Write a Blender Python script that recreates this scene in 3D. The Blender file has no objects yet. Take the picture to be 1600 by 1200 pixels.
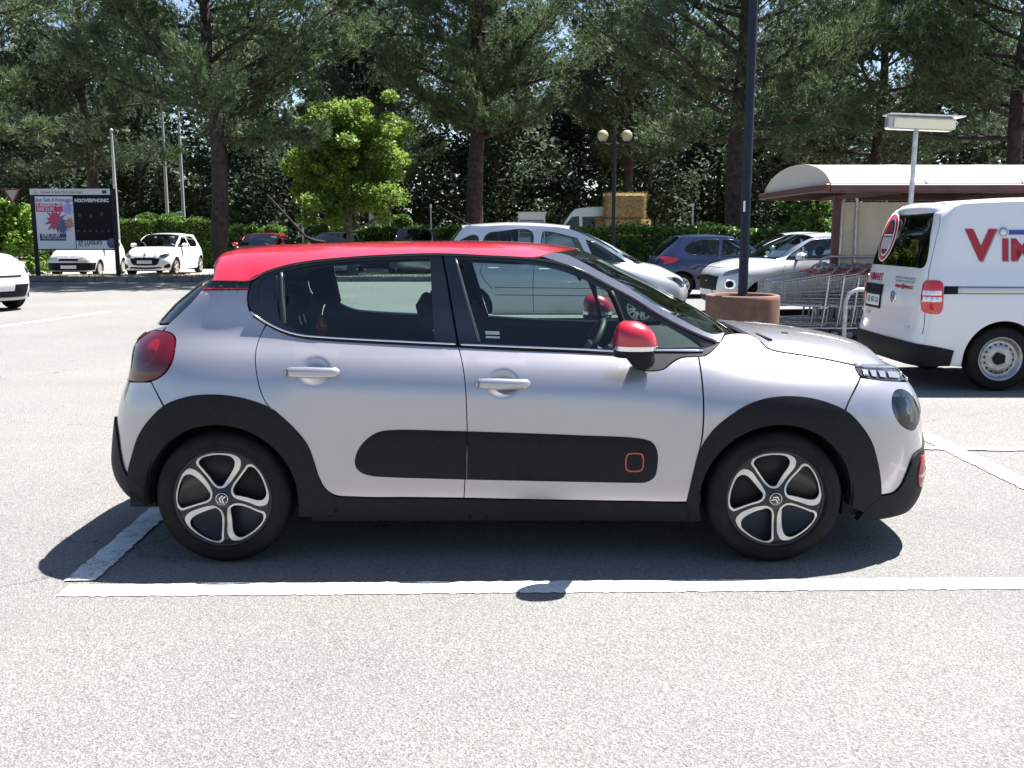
import bpy, math, random
import numpy as np
from mathutils import Vector, Matrix
from mathutils.geometry import delaunay_2d_cdt

R = math.radians
scene = bpy.context.scene
COL = scene.collection
random.seed(7)
rng = np.random.default_rng(11)

# ------------------------------------------------------------------ camera
FPX, VH, CH = 1500.0, 363.0, 1.52            # focal length in px of the 1600 px photo, horizon row, eye height
PITCH = math.atan((600 - VH) / FPX)
cam_data = bpy.data.cameras.new("camera")
cam = bpy.data.objects.new("camera", cam_data)
COL.objects.link(cam)
cam.location = (0, 0, CH)
cam.rotation_euler = (math.pi / 2 - PITCH, 0, 0)
cam_data.sensor_width = 36.0
cam_data.lens = 36.0 * FPX / 1600.0
cam_data.clip_end = 3000
cam_data.clip_start = 0.05
scene.camera = cam

# ------------------------------------------------------------------ sky, sun, exposure
SUN_TO = Vector((0.40, 0.285, 1.0)).normalized()
world = bpy.data.worlds.new("World")
scene.world = world
world.use_nodes = True
wn = world.node_tree
sky = wn.nodes.new("ShaderNodeTexSky")
sky.sky_type = 'NISHITA'
sky.sun_disc = False
sky.sun_elevation = math.asin(SUN_TO.z)
sky.sun_rotation = math.atan2(SUN_TO.x, SUN_TO.y)
sky.altitude = 400
sky.air_density = 1.0
sky.dust_density = 1.0
sky.ozone_density = 1.5
wn.nodes["Background"].inputs[1].default_value = 0.055
wn.links.new(sky.outputs[0], wn.nodes["Background"].inputs[0])
sun_data = bpy.data.lights.new("sun", 'SUN')
sun_data.energy = 5.0
sun_data.angle = R(0.53)
sun_data.color = (1.0, 0.965, 0.92)
sun = bpy.data.objects.new("sun", sun_data)
COL.objects.link(sun)
sun.rotation_euler = (-SUN_TO).to_track_quat('-Z', 'Y').to_euler()
vs = scene.view_settings
vs.view_transform = 'Standard'
vs.look = 'None'
vs.gamma = 1.0
vs.use_curve_mapping = False
vs.exposure = 1.80
scene.cycles.max_bounces = 12
scene.cycles.transparent_max_bounces = 24
scene.cycles.caustics_reflective = False
scene.cycles.caustics_refractive = False
scene.cycles.sample_clamp_indirect = 6.0

def at(u, v, Y):
    """world point on the plane y=Y seen at photo pixel (u, v)"""
    a, b = (u - 800) / FPX, (600 - v) / FPX
    dy = math.cos(PITCH) + b * math.sin(PITCH)
    dz = -math.sin(PITCH) + b * math.cos(PITCH)
    t = Y / dy
    return Vector((a * t, Y, CH + dz * t))

def gnd(u, v):
    b = (600 - v) / FPX
    dy = math.cos(PITCH) + b * math.sin(PITCH)
    dz = -math.sin(PITCH) + b * math.cos(PITCH)
    t = -CH / dz
    return Vector(((u - 800) / FPX * t, dy * t, 0))

def proj(P):
    """world points (n,3) -> photo pixels (n,2)"""
    P = np.atleast_2d(np.asarray(P, float))
    c, s = math.cos(PITCH), math.sin(PITCH)
    dep = P[:, 1] * c - (P[:, 2] - CH) * s
    up = P[:, 1] * s + (P[:, 2] - CH) * c
    return np.stack([800 + FPX * P[:, 0] / dep, 600 - FPX * up / dep], 1)

# ------------------------------------------------------------------ materials
MATS = {}
def principled(name, col, rough=0.5, metal=0.0, spec=0.5, coat=0.0, **kw):
    if name in MATS:
        return MATS[name]
    m = bpy.data.materials.new(name)
    m.use_nodes = True
    b = m.node_tree.nodes["Principled BSDF"]
    b.inputs["Base Color"].default_value = (*col, 1)
    b.inputs["Roughness"].default_value = rough
    b.inputs["Metallic"].default_value = metal
    b.inputs["Specular IOR Level"].default_value = spec
    b.inputs["Coat Weight"].default_value = coat
    b.inputs["Coat Roughness"].default_value = kw.get("coat_rough", 0.04)
    if "emit" in kw:
        b.inputs["Emission Color"].default_value = (*kw["emit"], 1)
        b.inputs["Emission Strength"].default_value = kw.get("estr", 1)
    MATS[name] = m
    return m

def N(m, typ, **props):
    n = m.node_tree.nodes.new(typ)
    for k, v in props.items():
        setattr(n, k, v)
    return n

def L(m, a, b):
    m.node_tree.links.new(a, b)

def ramp(m, fac, stops, interp='LINEAR'):
    r = N(m, "ShaderNodeValToRGB")
    r.color_ramp.interpolation = interp
    els = r.color_ramp.elements
    while len(els) < len(stops):
        els.new(0.5)
    for e, (p, c) in zip(els, stops):
        e.position = p
        e.color = (*c, 1) if len(c) == 3 else c
    L(m, fac, r.inputs[0])
    return r.outputs[0]

def noise(m, scale, detail=4, rough=0.55, coord=None, dist=0.0):
    n = N(m, "ShaderNodeTexNoise")
    n.inputs["Scale"].default_value = scale
    n.inputs["Detail"].default_value = detail
    n.inputs["Roughness"].default_value = rough
    n.inputs["Distortion"].default_value = dist
    if coord is not None:
        L(m, coord, n.inputs["Vector"])
    return n.outputs["Fac"]

def mixcol(m, fac, a, b, mode='MIX'):
    n = N(m, "ShaderNodeMix", data_type='RGBA', blend_type=mode)
    for sock, val in ((0, fac), (6, a), (7, b)):
        if hasattr(val, "links"):
            L(m, val, n.inputs[sock])
        elif isinstance(val, (int, float)):
            n.inputs[sock].default_value = val
        else:
            n.inputs[sock].default_value = (*val, 1)
    return n.outputs[2]

def bump(m, height, strength, dist, bsdf):
    n = N(m, "ShaderNodeBump")
    n.inputs["Strength"].default_value = strength
    n.inputs["Distance"].default_value = dist
    L(m, height, n.inputs["Height"])
    L(m, n.outputs[0], bsdf.inputs["Normal"])

def bsdf_of(m):
    return m.node_tree.nodes["Principled BSDF"]

def objco(m, kind="Object"):
    return N(m, "ShaderNodeTexCoord").outputs[kind]

def textured(name, c0, c1, scale, rough=0.6, metal=0.0, detail=5, lo=0.35, hi=0.65, bmp=0.0, bdist=0.01, coat=0.0, coord="Object", spec=0.5):
    if name in MATS:
        return MATS[name]
    m = principled(name, c0, rough, metal, spec, coat)
    b = bsdf_of(m)
    f = noise(m, scale, detail, 0.6, objco(m, coord))
    L(m, ramp(m, f, [(lo, c0), (hi, c1)]), b.inputs["Base Color"])
    if bmp:
        bump(m, f, bmp, bdist, b)
    return m

def glass_mat(name, tint, refl=1.0, rough=0.0):
    """thin sheet glass: transmits with a tint, mirrors by Fresnel"""
    m = bpy.data.materials.new(name)
    m.use_nodes = True
    nt = m.node_tree
    nt.nodes.remove(nt.nodes["Principled BSDF"])
    tr = N(m, "ShaderNodeBsdfTransparent")
    tr.inputs[0].default_value = (*tint, 1)
    gl = N(m, "ShaderNodeBsdfGlossy")
    gl.inputs["Roughness"].default_value = rough
    gl.inputs["Color"].default_value = (refl, refl, refl, 1)
    fr = N(m, "ShaderNodeFresnel")
    fr.inputs[0].default_value = 1.5
    mx = N(m, "ShaderNodeMixShader")
    L(m, fr.outputs[0], mx.inputs[0])
    L(m, tr.outputs[0], mx.inputs[1])
    L(m, gl.outputs[0], mx.inputs[2])
    L(m, mx.outputs[0], nt.nodes["Material Output"].inputs[0])
    MATS[name] = m
    return m

def car_paint(name, col, metal=0.0, rough=0.35, dirt=0.0, coat=1.0):
    """clear-coated paint with a trace of flake and road dust"""
    m = principled(name, col, rough, metal, 0.5, coat, coat_rough=0.05)
    b = bsdf_of(m)
    co = objco(m)
    f = noise(m, 900, 1, 0.5, co)
    c = mixcol(m, ramp(m, f, [(0.3, (0.0,) * 3), (0.7, (1.0,) * 3)]), [v * 0.93 for v in col], [min(1, v * 1.06) for v in col])
    if dirt:
        g = noise(m, 2.3, 6, 0.65, co)
        sep = N(m, "ShaderNodeSeparateXYZ")
        L(m, co, sep.inputs[0])
        mr = N(m, "ShaderNodeMapRange")
        mr.inputs[1].default_value = 0.75
        mr.inputs[2].default_value = 0.18
        L(m, sep.outputs[2], mr.inputs[0])
        mu = N(m, "ShaderNodeMath", operation='MULTIPLY')
        L(m, mr.outputs[0], mu.inputs[0])
        L(m, ramp(m, g, [(0.35, (0.1,) * 3), (0.75, (1.0,) * 3)]), mu.inputs[1])
        mu2 = N(m, "ShaderNodeMath", operation='MULTIPLY')
        L(m, mu.outputs[0], mu2.inputs[0])
        mu2.inputs[1].default_value = dirt
        c = mixcol(m, mu2.outputs[0], c, (0.42, 0.37, 0.30))
        rr = N(m, "ShaderNodeMapRange")
        rr.inputs[3].default_value = rough
        rr.inputs[4].default_value = 0.7
        L(m, mu2.outputs[0], rr.inputs[0])
        L(m, rr.outputs[0], b.inputs["Roughness"])
        cr = N(m, "ShaderNodeMapRange")
        cr.inputs[3].default_value = 0.04
        cr.inputs[4].default_value = 0.5
        L(m, mu2.outputs[0], cr.inputs[0])
        L(m, cr.outputs[0], b.inputs["Coat Roughness"])
    L(m, c, b.inputs["Base Color"])
    return m

def leaf_mat(name, dark, light, trans=0.35, rough=0.6, tip=None):
    m = principled(name, dark, rough, 0, 0.35)
    b = bsdf_of(m)
    g = N(m, "ShaderNodeNewGeometry")
    f2 = noise(m, 0.55, 3, 0.6, objco(m))
    a = N(m, "ShaderNodeMath", operation='MULTIPLY_ADD')
    L(m, g.outputs["Random Per Island"], a.inputs[0])
    a.inputs[1].default_value = 0.6
    s = N(m, "ShaderNodeMath", operation='MULTIPLY_ADD')
    L(m, f2, s.inputs[0])
    s.inputs[1].default_value = 1.1
    s.inputs[2].default_value = -0.35
    L(m, s.outputs[0], a.inputs[2])
    stops = [(0.05, dark), (0.85, light)] + ([(0.97, tip)] if tip else [])
    c = ramp(m, a.outputs[0], stops)
    L(m, c, b.inputs["Base Color"])
    tl = N(m, "ShaderNodeBsdfTranslucent")
    L(m, c, tl.inputs[0])
    mx = N(m, "ShaderNodeMixShader")
    mx.inputs[0].default_value = trans
    L(m, b.outputs[0], mx.inputs[1])
    L(m, tl.outputs[0], mx.inputs[2])
    L(m, mx.outputs[0], m.node_tree.nodes["Material Output"].inputs[0])
    return m

# ------------------------------------------------------------------ objects
def tag(o, label=None, cat=None, group=None, kind=None):
    if label: o["label"] = label
    if cat: o["category"] = cat
    if group: o["group"] = group
    if kind: o["kind"] = kind
    return o

def empty(name, loc=(0, 0, 0), rz=0.0):
    o = bpy.data.objects.new(name, None)
    o.empty_display_size = 0.2
    o.location = loc
    o.rotation_euler = (0, 0, rz)
    COL.objects.link(o)
    return o

def link_mesh(name, me, mat, parent=None):
    o = bpy.data.objects.new(name, me)
    if mat is not None and not me.materials:
        me.materials.append(mat)
    COL.objects.link(o)
    o.parent = parent
    return o

def fast_mesh(name, verts, faces, smooth=True):
    """verts (n,3) array, faces (m,k) int array of one face size"""
    me = bpy.data.meshes.new(name)
    verts = np.ascontiguousarray(verts, np.float32)
    faces = np.ascontiguousarray(faces, np.int32)
    k = faces.shape[1]
    me.vertices.add(len(verts))
    me.vertices.foreach_set("co", verts.ravel())
    me.loops.add(faces.size)
    me.loops.foreach_set("vertex_index", faces.ravel())
    me.polygons.add(len(faces))
    me.polygons.foreach_set("loop_start", np.arange(0, faces.size, k, dtype=np.int32))
    me.polygons.foreach_set("loop_total", np.full(len(faces), k, np.int32))
    me.polygons.foreach_set("use_smooth", np.full(len(faces), smooth, bool))
    me.update(calc_edges=True)
    return me

class MB:
    """collects shapes into ONE mesh"""
    def __init__(s, smooth=False):
        s.v, s.f, s.sm = [], [], []
        s.default = smooth
    def add(s, verts, faces, smooth=None):
        o = len(s.v)
        s.v += [tuple(p) for p in verts]
        s.f += [tuple(i + o for i in f) for f in faces]
        s.sm += [s.default if smooth is None else smooth] * len(faces)
        return s
    def box(s, x0, x1, y0, y1, z0, z1, bev=0.0, M=None):
        if bev > 0:
            b = min(bev, (x1 - x0) * .49, (y1 - y0) * .49, (z1 - z0) * .49)
            vs_, idx = [], {}
            for ix, (xa, sx) in enumerate(((x0, 1), (x1, -1))):
                for iy, (ya, sy) in enumerate(((y0, 1), (y1, -1))):
                    for iz, (za, sz) in enumerate(((z0, 1), (z1, -1))):
                        for ax in range(3):
                            p = [xa + sx * b, ya + sy * b, za + sz * b]
                            p[ax] = (xa, ya, za)[ax]
                            idx[ix, iy, iz, ax] = len(vs_)
                            vs_.append(Vector(p))
            fs = []
            for ax in range(3):
                o1, o2 = [a for a in range(3) if a != ax]
                for e in (0, 1):
                    q = []
                    for a, c in ((0, 0), (1, 0), (1, 1), (0, 1)):
                        k = [0, 0, 0]; k[ax] = e; k[o1] = a; k[o2] = c
                        q.append(idx[(*k, ax)])
                    fs.append(q)
            for ax in range(3):
                o1, o2 = [a for a in range(3) if a != ax]
                for e1 in (0, 1):
                    for e2 in (0, 1):
                        q = []
                        for a in (0, 1):
                            k = [0, 0, 0]; k[o1] = e1; k[o2] = e2; k[ax] = a
                            pr = [idx[(*k, o1)], idx[(*k, o2)]]
                            q += pr if a == 0 else pr[::-1]
                        fs.append(q)
            for ix in (0, 1):
                for iy in (0, 1):
                    for iz in (0, 1):
                        fs.append([idx[ix, iy, iz, a] for a in range(3)])
            c = Vector(((x0 + x1) / 2, (y0 + y1) / 2, (z0 + z1) / 2))
            out = []
            for f in fs:
                p = [vs_[i] for i in f]
                n = (p[1] - p[0]).cross(p[2] - p[0])
                m_ = sum(p, Vector()) / len(p)
                out.append(f if n.dot(m_ - c) > 0 else f[::-1])
            fs = out
        else:
            vs_ = [Vector((x, y, z)) for x in (x0, x1) for y in (y0, y1) for z in (z0, z1)]
            fs = [(0, 1, 3, 2), (4, 6, 7, 5), (0, 4, 5, 1), (2, 3, 7, 6), (0, 2, 6, 4), (1, 5, 7, 3)]
        if M is not None:
            vs_ = [M @ p for p in vs_]
        return s.add(vs_, fs, False)
    def tube(s, pts, r, n=8, caps=True, closed=False):
        pts = [Vector(p) for p in pts]
        rs = r if isinstance(r, (list, tuple)) else [r] * len(pts)
        rings, up = [], None
        for i, p in enumerate(pts):
            if closed:
                d = pts[(i + 1) % len(pts)] - pts[i - 1]
            else:
                d = pts[min(i + 1, len(pts) - 1)] - pts[max(i - 1, 0)]
            d.normalize()
            if up is None:
                up = Vector((0, 0, 1)) if abs(d.z) < 0.9 else Vector((1, 0, 0))
            a = up - d * up.dot(d)
            if a.length < 1e-5:
                a = d.orthogonal()
            a.normalize()
            b = d.cross(a)
            up = a
            rings.append([p + (a * math.cos(2 * math.pi * k / n) + b * math.sin(2 * math.pi * k / n)) * rs[i] for k in range(n)])
        vs_ = [q for ring in rings for q in ring]
        fs = []
        m = len(pts)
        for i in range(m if closed else m - 1):
            j = (i + 1) % m
            for k in range(n):
                fs.append((i * n + k, i * n + (k + 1) % n, j * n + (k + 1) % n, j * n + k))
        s.add(vs_, fs, True)
        if caps and not closed:
            s.add(rings[0], [tuple(range(n))[::-1]], False)
            s.add(rings[-1], [tuple(range(n))], False)
        return s
    def lathe(s, prof, n=24, M=None, smooth=True, arc=(0, 2 * math.pi)):
        """profile [(r, h)] round z"""
        full = abs(arc[1] - arc[0] - 2 * math.pi) < 1e-6
        na = n if full else n + 1
        vs_ = []
        for r, h in prof:
            for k in range(na):
                a = arc[0] + (arc[1] - arc[0]) * k / n
                vs_.append(Vector((r * math.cos(a), r * math.sin(a), h)))
        fs = []
        for i in range(len(prof) - 1):
            for k in range(n):
                k2 = (k + 1) % na
                fs.append((i * na + k, i * na + k2, (i + 1) * na + k2, (i + 1) * na + k))
        if M is not None:
            vs_ = [M @ p for p in vs_]
        return s.add(vs_, fs, smooth)
    def prism(s, poly, h0, h1, M=None, smooth=False):
        """2D polygon (x,y) pushed from z=h0 to h1 (ear-clipped caps)"""
        n = len(poly)
        vs_ = [Vector((x, y, h0)) for x, y in poly] + [Vector((x, y, h1)) for x, y in poly]
        area = sum(poly[i][0] * poly[(i + 1) % n][1] - poly[(i + 1) % n][0] * poly[i][1] for i in range(n))
        side = [(i, (i + 1) % n, n + (i + 1) % n, n + i) for i in range(n)]
        top = tuple(range(n, 2 * n)); bot = tuple(range(n))[::-1]
        if (area < 0) != (h1 < h0):
            side = [f[::-1] for f in side]; top = top[::-1]; bot = bot[::-1]
        if M is not None:
            vs_ = [M @ p for p in vs_]
        s.add(vs_, side, smooth)
        s.add([v for v in vs_], [top, bot], False)
        return s
    def build(s, name, mat, parent=None):
        me = bpy.data.meshes.new(name)
        me.from_pydata(s.v, [], s.f)
        me.polygons.foreach_set("use_smooth", s.sm)
        me.update()
        return link_mesh(name, me, mat, parent)

def copy_tree(o, parent=None):
    c = o.copy()
    COL.objects.link(c)
    c.parent = parent
    for ch in list(o.children):
        copy_tree(ch, c)
    return c

def xform(ax, ay, az, o):
    return Matrix(((ax[0], ay[0], az[0], o[0]), (ax[1], ay[1], az[1], o[1]), (ax[2], ay[2], az[2], o[2]), (0, 0, 0, 1)))

def text_mesh(name, body, size, mat, M, parent, extrude=0.001, align='CENTER', sx=1.0, shear=0.0, bold=0.0, spacing=1.0):
    """flat lettering as a mesh; M maps text plane (x right, y up, z out) to the parent's space"""
    cu = bpy.data.curves.new(name, 'FONT')
    cu.body = body
    cu.size = size
    cu.align_x = align
    cu.align_y = 'CENTER'
    cu.extrude = extrude
    cu.offset = bold
    cu.shear = shear
    cu.space_character = spacing
    cu.resolution_u = 3
    tmp = bpy.data.objects.new(name, cu)
    COL.objects.link(tmp)
    dg = bpy.context.evaluated_depsgraph_get()
    me = bpy.data.meshes.new_from_object(tmp.evaluated_get(dg))
    bpy.data.objects.remove(tmp)
    bpy.data.curves.remove(cu)
    me.transform(M @ Matrix.Diagonal((sx, 1, 1, 1)))
    me.materials.clear()
    me.materials.append(mat)
    o = bpy.data.objects.new(name, me)
    COL.objects.link(o)
    o.parent = parent
    return o

# ------------------------------------------------------------------ curves and sheets
def resample(P, step, closed=False):
    P = np.asarray(P, float)
    if closed:
        P = np.vstack([P, P[:1]])
    d = np.r_[0, np.cumsum(np.linalg.norm(np.diff(P, axis=0), axis=1))]
    n = max(1, int(round(d[-1] / step)))
    q = np.linspace(0, d[-1], n + 1)
    out = np.stack([np.interp(q, d, P[:, k]) for k in range(P.shape[1])], 1)
    return out[:-1] if closed else out

def catmull(P, sub=10):
    P = np.asarray(P, float)
    if len(P) < 3:
        return P
    E = np.vstack([2 * P[0] - P[1], P, 2 * P[-1] - P[-2]])
    out = []
    for i in range(1, len(E) - 2):
        p0, p1, p2, p3 = E[i - 1:i + 3]
        t0 = 0.0
        t1 = t0 + max(1e-6, np.linalg.norm(p1 - p0)) ** .5
        t2 = t1 + max(1e-6, np.linalg.norm(p2 - p1)) ** .5
        t3 = t2 + max(1e-6, np.linalg.norm(p3 - p2)) ** .5
        for t in np.linspace(t1, t2, sub, endpoint=False):
            a1 = (t1 - t) / (t1 - t0) * p0 + (t - t0) / (t1 - t0) * p1
            a2 = (t2 - t) / (t2 - t1) * p1 + (t - t1) / (t2 - t1) * p2
            a3 = (t3 - t) / (t3 - t2) * p2 + (t - t2) / (t3 - t2) * p3
            b1 = (t2 - t) / (t2 - t0) * a1 + (t - t0) / (t2 - t0) * a2
            b2 = (t3 - t) / (t3 - t1) * a2 + (t - t1) / (t3 - t1) * a3
            out.append((t2 - t) / (t2 - t1) * b1 + (t - t1) / (t2 - t1) * b2)
    out.append(E[-2])
    return np.array(out)

def outline(P, corner, step):
    """closed smooth outline through P, sharp where corner[i]"""
    P = np.asarray(P, float)
    n = len(P)
    cs = [i for i in range(n) if corner[i]]
    if not cs:
        Q = catmull(np.vstack([P[-2:], P, P[:3]]), 10)
        a, b = 20, 20 + 10 * n
        return resample(Q[a:b], step, True)
    out = []
    for k, i in enumerate(cs):
        j = cs[(k + 1) % len(cs)]
        m = (j - i) % n or n
        seg = P[[(i + q) % n for q in range(m + 1)]]
        Q = resample(catmull(seg, 8) if len(seg) > 2 else seg, step)
        out.append(Q[:-1])
    return np.vstack(out)

def inset(P, g):
    """pull a closed outline inwards by g"""
    P = np.asarray(P, float)
    A = np.roll(P, 1, 0); B = np.roll(P, -1, 0)
    area = np.sum(P[:, 0] * B[:, 1] - B[:, 0] * P[:, 1])
    e1 = P - A; e2 = B - P
    def nrm(e):
        n = np.stack([-e[:, 1], e[:, 0]], 1)
        return n / np.maximum(1e-9, np.linalg.norm(n, axis=1))[:, None]
    n1, n2 = nrm(e1), nrm(e2)
    m = n1 + n2
    m /= np.maximum(0.5, np.sum(m * n1, 1))[:, None]
    return P + m * g * (1 if area > 0 else -1)

def in_poly(Q, P):
    x, y = Q[:, 0], Q[:, 1]
    ins = np.zeros(len(Q), bool)
    n = len(P)
    for i in range(n):
        x1, y1 = P[i]; x2, y2 = P[(i + 1) % n]
        if y1 == y2:
            continue
        c = ((y1 > y) != (y2 > y)) & (x < (x2 - x1) * (y - y1) / (y2 - y1) + x1)
        ins ^= c
    return ins

def edge_dist(Q, P):
    d = np.full(len(Q), 1e9)
    for i in range(len(P)):
        a, b = P[i], P[(i + 1) % len(P)]
        ab = b - a
        t = np.clip(((Q - a) @ ab) / max(1e-12, ab @ ab), 0, 1)
        d = np.minimum(d, np.linalg.norm(Q - a - t[:, None] * ab, axis=1))
    return d

def cdt(loops, step, extra=None):
    """triangles filling loops[0] minus the other loops -> (verts2d, tris)"""
    P0 = loops[0]
    lo, hi = P0.min(0), P0.max(0)
    gx = np.arange(lo[0] + step * .5, hi[0], step)
    gy = np.arange(lo[1] + step * .5, hi[1], step)
    G = np.stack(np.meshgrid(gx, gy), -1).reshape(-1, 2)
    G[::2, 1] += 1e-4
    if extra is not None and len(extra):
        G = np.vstack([G, extra])
    if len(G):
        ok = in_poly(G, P0)
        G = G[ok]
    for H in loops[1:]:
        if len(G):
            G = G[~in_poly(G, H)]
    for H in loops:
        if len(G):
            G = G[edge_dist(G, H) > step * .42]
    V = [tuple(p) for p in G]
    E = []
    for H in loops:
        o = len(V)
        V += [tuple(p) for p in H]
        E += [(o + i, o + (i + 1) % len(H)) for i in range(len(H))]
    r = delaunay_2d_cdt([Vector(v) for v in V], E, [], 0, 1e-7)
    v2 = np.array([tuple(v) for v in r[0]])
    tri = np.array([f for f in r[2] if len(f) == 3], int).reshape(-1, 3)
    c = v2[tri].mean(1)
    ok = in_poly(c, P0)
    for H in loops[1:]:
        ok &= ~in_poly(c, H)
    return v2, tri[ok]

def boundary(tri):
    cnt = {}
    for a, b, c in tri:
        for e in ((a, b), (b, c), (c, a)):
            k = (min(e), max(e))
            cnt[k] = None if k in cnt else e
    return [e for e in cnt.values() if e is not None]

def gauss(A, sig, axis):
    r = int(sig * 3) + 1
    k = np.exp(-.5 * (np.arange(-r, r + 1) / sig) ** 2)
    k /= k.sum()
    pad = [(0, 0)] * A.ndim
    pad[axis] = (r, r)
    B = np.pad(A, pad, mode='reflect', reflect_type='odd')
    return np.apply_along_axis(lambda q: np.convolve(q, k, 'valid'), axis, B)

class Shell:
    """skin of a car as a sheet over (t, z): t runs from the middle of the tail round the near side to the middle of the nose"""
    def __init__(s, stations, xr, xf, nose, tail, n=4.0, Lr=None, Lf=None, zmax=1.8, sz=2.2, sx=7.0, dents=(), O=(0, 0, 0), flare=()):
        s.O = np.array(O, float)
        s.x0, s.x1, s.h = stations[0][0] - .5, stations[-1][0] + .5, 0.01
        zs = np.arange(0, zmax + .2, s.h)
        xs = np.arange(s.x0, s.x1, s.h)
        cols = np.array([np.interp(zs, [q[0] for q in st[1]], [q[1] for q in st[1]]) for st in stations])
        X = [st[0] for st in stations]
        Wg = np.array([[0.0] * len(zs) for _ in xs])
        for j in range(len(zs)):
            Wg[:, j] = np.interp(xs, X, cols[:, j])
        Wg = gauss(gauss(Wg, sz, 1), sx, 0)
        for (fx, fz, r0, r1, dep) in flare:                      # wheel-arch swell
            rr = np.hypot(xs[:, None] - fx, zs[None, :] - fz)
            k = np.clip((r1 - rr) / (r1 - r0), 0, 1)
            Wg += dep * k * k * (3 - 2 * k)
        s.Wg, s.zs, s.xs = Wg, zs, xs
        s.xr, s.xf, s.dents = xr, xf, dents
        q = np.linspace(0, math.pi / 2, 400)
        cx, cy = np.sin(q) ** (2 / n), np.cos(q) ** (2 / n)
        d = np.r_[0, np.cumsum(np.hypot(np.diff(cx * .7), np.diff(cy * .85)))]
        s.cl = d / d[-1]; s.cx, s.cy = cx, cy
        s.Lf = s.Lr = d[-1]
        s.T0, s.T1 = xr - s.Lr, xf + s.Lf
        s.nose = nose if callable(nose) else None
        s.tail = tail if callable(tail) else None
        if s.nose is None: s._fit(nose, 1)
        if s.tail is None: s._fit(tail, -1)
    def w(s, x, z):
        x = np.asarray(x, float); z = np.asarray(z, float)
        fx = np.clip((np.clip(x, s.xr - .45, s.xf + .45) - s.xs[0]) / s.h, 0, len(s.xs) - 1.001)
        fz = np.clip((z - s.zs[0]) / s.h, 0, len(s.zs) - 1.001)
        i, j = fx.astype(int), fz.astype(int)
        a, b = fx - i, fz - j
        W = s.Wg
        r = W[i, j] * (1 - a) * (1 - b) + W[i + 1, j] * a * (1 - b) + W[i, j + 1] * (1 - a) * b + W[i + 1, j + 1] * a * b
        for (dx, dz, rx, rz, dep) in s.dents:
            k = np.clip(1 - ((x - dx) / rx) ** 2 - ((z - dz) / rz) ** 2, 0, 1)
            r = r - dep * k * k * (3 - 2 * k)
        return r
    def _curve(s, side, xe, z):
        q = np.linspace(0, 1, 160)
        cx, cy = np.interp(q, s.cl, s.cx), np.interp(q, s.cl, s.cy)
        xs_ = s.xf if side > 0 else s.xr
        x = xs_ + (xe - xs_) * cx
        return np.stack([x, -s.w(x, np.full_like(x, z)) * cy, np.full_like(x, z)], 1)
    def _fit(s, sil, side):
        vv = np.array([p[1] for p in sil], float); uu = np.array([p[0] for p in sil], float)
        o = np.argsort(vv); vv, uu = vv[o], uu[o]
        zz = np.arange(.14, 1.46, .02); xe_ = []
        for z in zz:
            lo, hi = (s.xf + .1, s.xf + 1.3) if side > 0 else (s.xr - .02, s.xr - 1.3)
            for _ in range(30):
                m = (lo + hi) / 2
                p = proj(s._curve(side, m, z) + s.O)
                k = np.argmax(p[:, 0] * side)
                if (p[k, 0] - np.interp(p[k, 1], vv, uu)) * side > 0: hi = m
                else: lo = m
            xe_.append((lo + hi) / 2)
        xe_ = gauss(np.array(xe_), 1.5, 0)
        f = lambda z: np.interp(z, zz, xe_)
        if side > 0: s.nose = f
        else: s.tail = f
    def S(s, t, z):
        t = np.atleast_1d(np.asarray(t, float)); z = np.atleast_1d(np.asarray(z, float))
        x, cy = t.copy(), np.ones_like(t)
        f = t > s.xf
        q = np.clip((t[f] - s.xf) / s.Lf, 0, 1)
        x[f] = s.xf + (s.nose(z[f]) - s.xf) * np.interp(q, s.cl, s.cx); cy[f] = np.interp(q, s.cl, s.cy)
        f = t < s.xr
        q = np.clip((s.xr - t[f]) / s.Lr, 0, 1)
        x[f] = s.xr + (s.tail(z[f]) - s.xr) * np.interp(q, s.cl, s.cx); cy[f] = np.interp(q, s.cl, s.cy)
        return np.stack([x, -s.w(x, z) * cy, z], 1)
    def Nrm(s, t, z):
        e = 2e-3
        t = np.atleast_1d(np.asarray(t, float)); z = np.atleast_1d(np.asarray(z, float))
        tc = np.clip(t, s.T0 + e, s.T1 - e)
        a = s.S(tc + e, z) - s.S(tc - e, z)
        b = s.S(tc, z + e) - s.S(tc, z - e)
        n = np.cross(a, b)
        return n / np.maximum(1e-9, np.linalg.norm(n, axis=1))[:, None]
    def T(s, x, z):
        x = np.atleast_1d(np.asarray(x, float)); z = np.atleast_1d(np.asarray(z, float))
        t = x.copy()
        f = x > s.xf
        c = np.clip((x[f] - s.xf) / (s.nose(z[f]) - s.xf), 0, 1)
        t[f] = s.xf + s.Lf * np.interp(c, s.cx, s.cl)
        f = x < s.xr
        c = np.clip((x[f] - s.xr) / (s.tail(z[f]) - s.xr), 0, 1)
        t[f] = s.xr - s.Lr * np.interp(c, s.cx, s.cl)
        return t
    def Ty(s, y, z, front=True):
        """t of the point at half-width |y| on nose or tail"""
        wv = float(s.w(s.xf + .3 if front else s.xr - .3, z))
        c = min(1, abs(y) / wv)
        q = float(np.interp(-c, -s.cy, s.cl))
        return s.xf + s.Lf * q if front else s.xr - s.Lr * q
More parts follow.
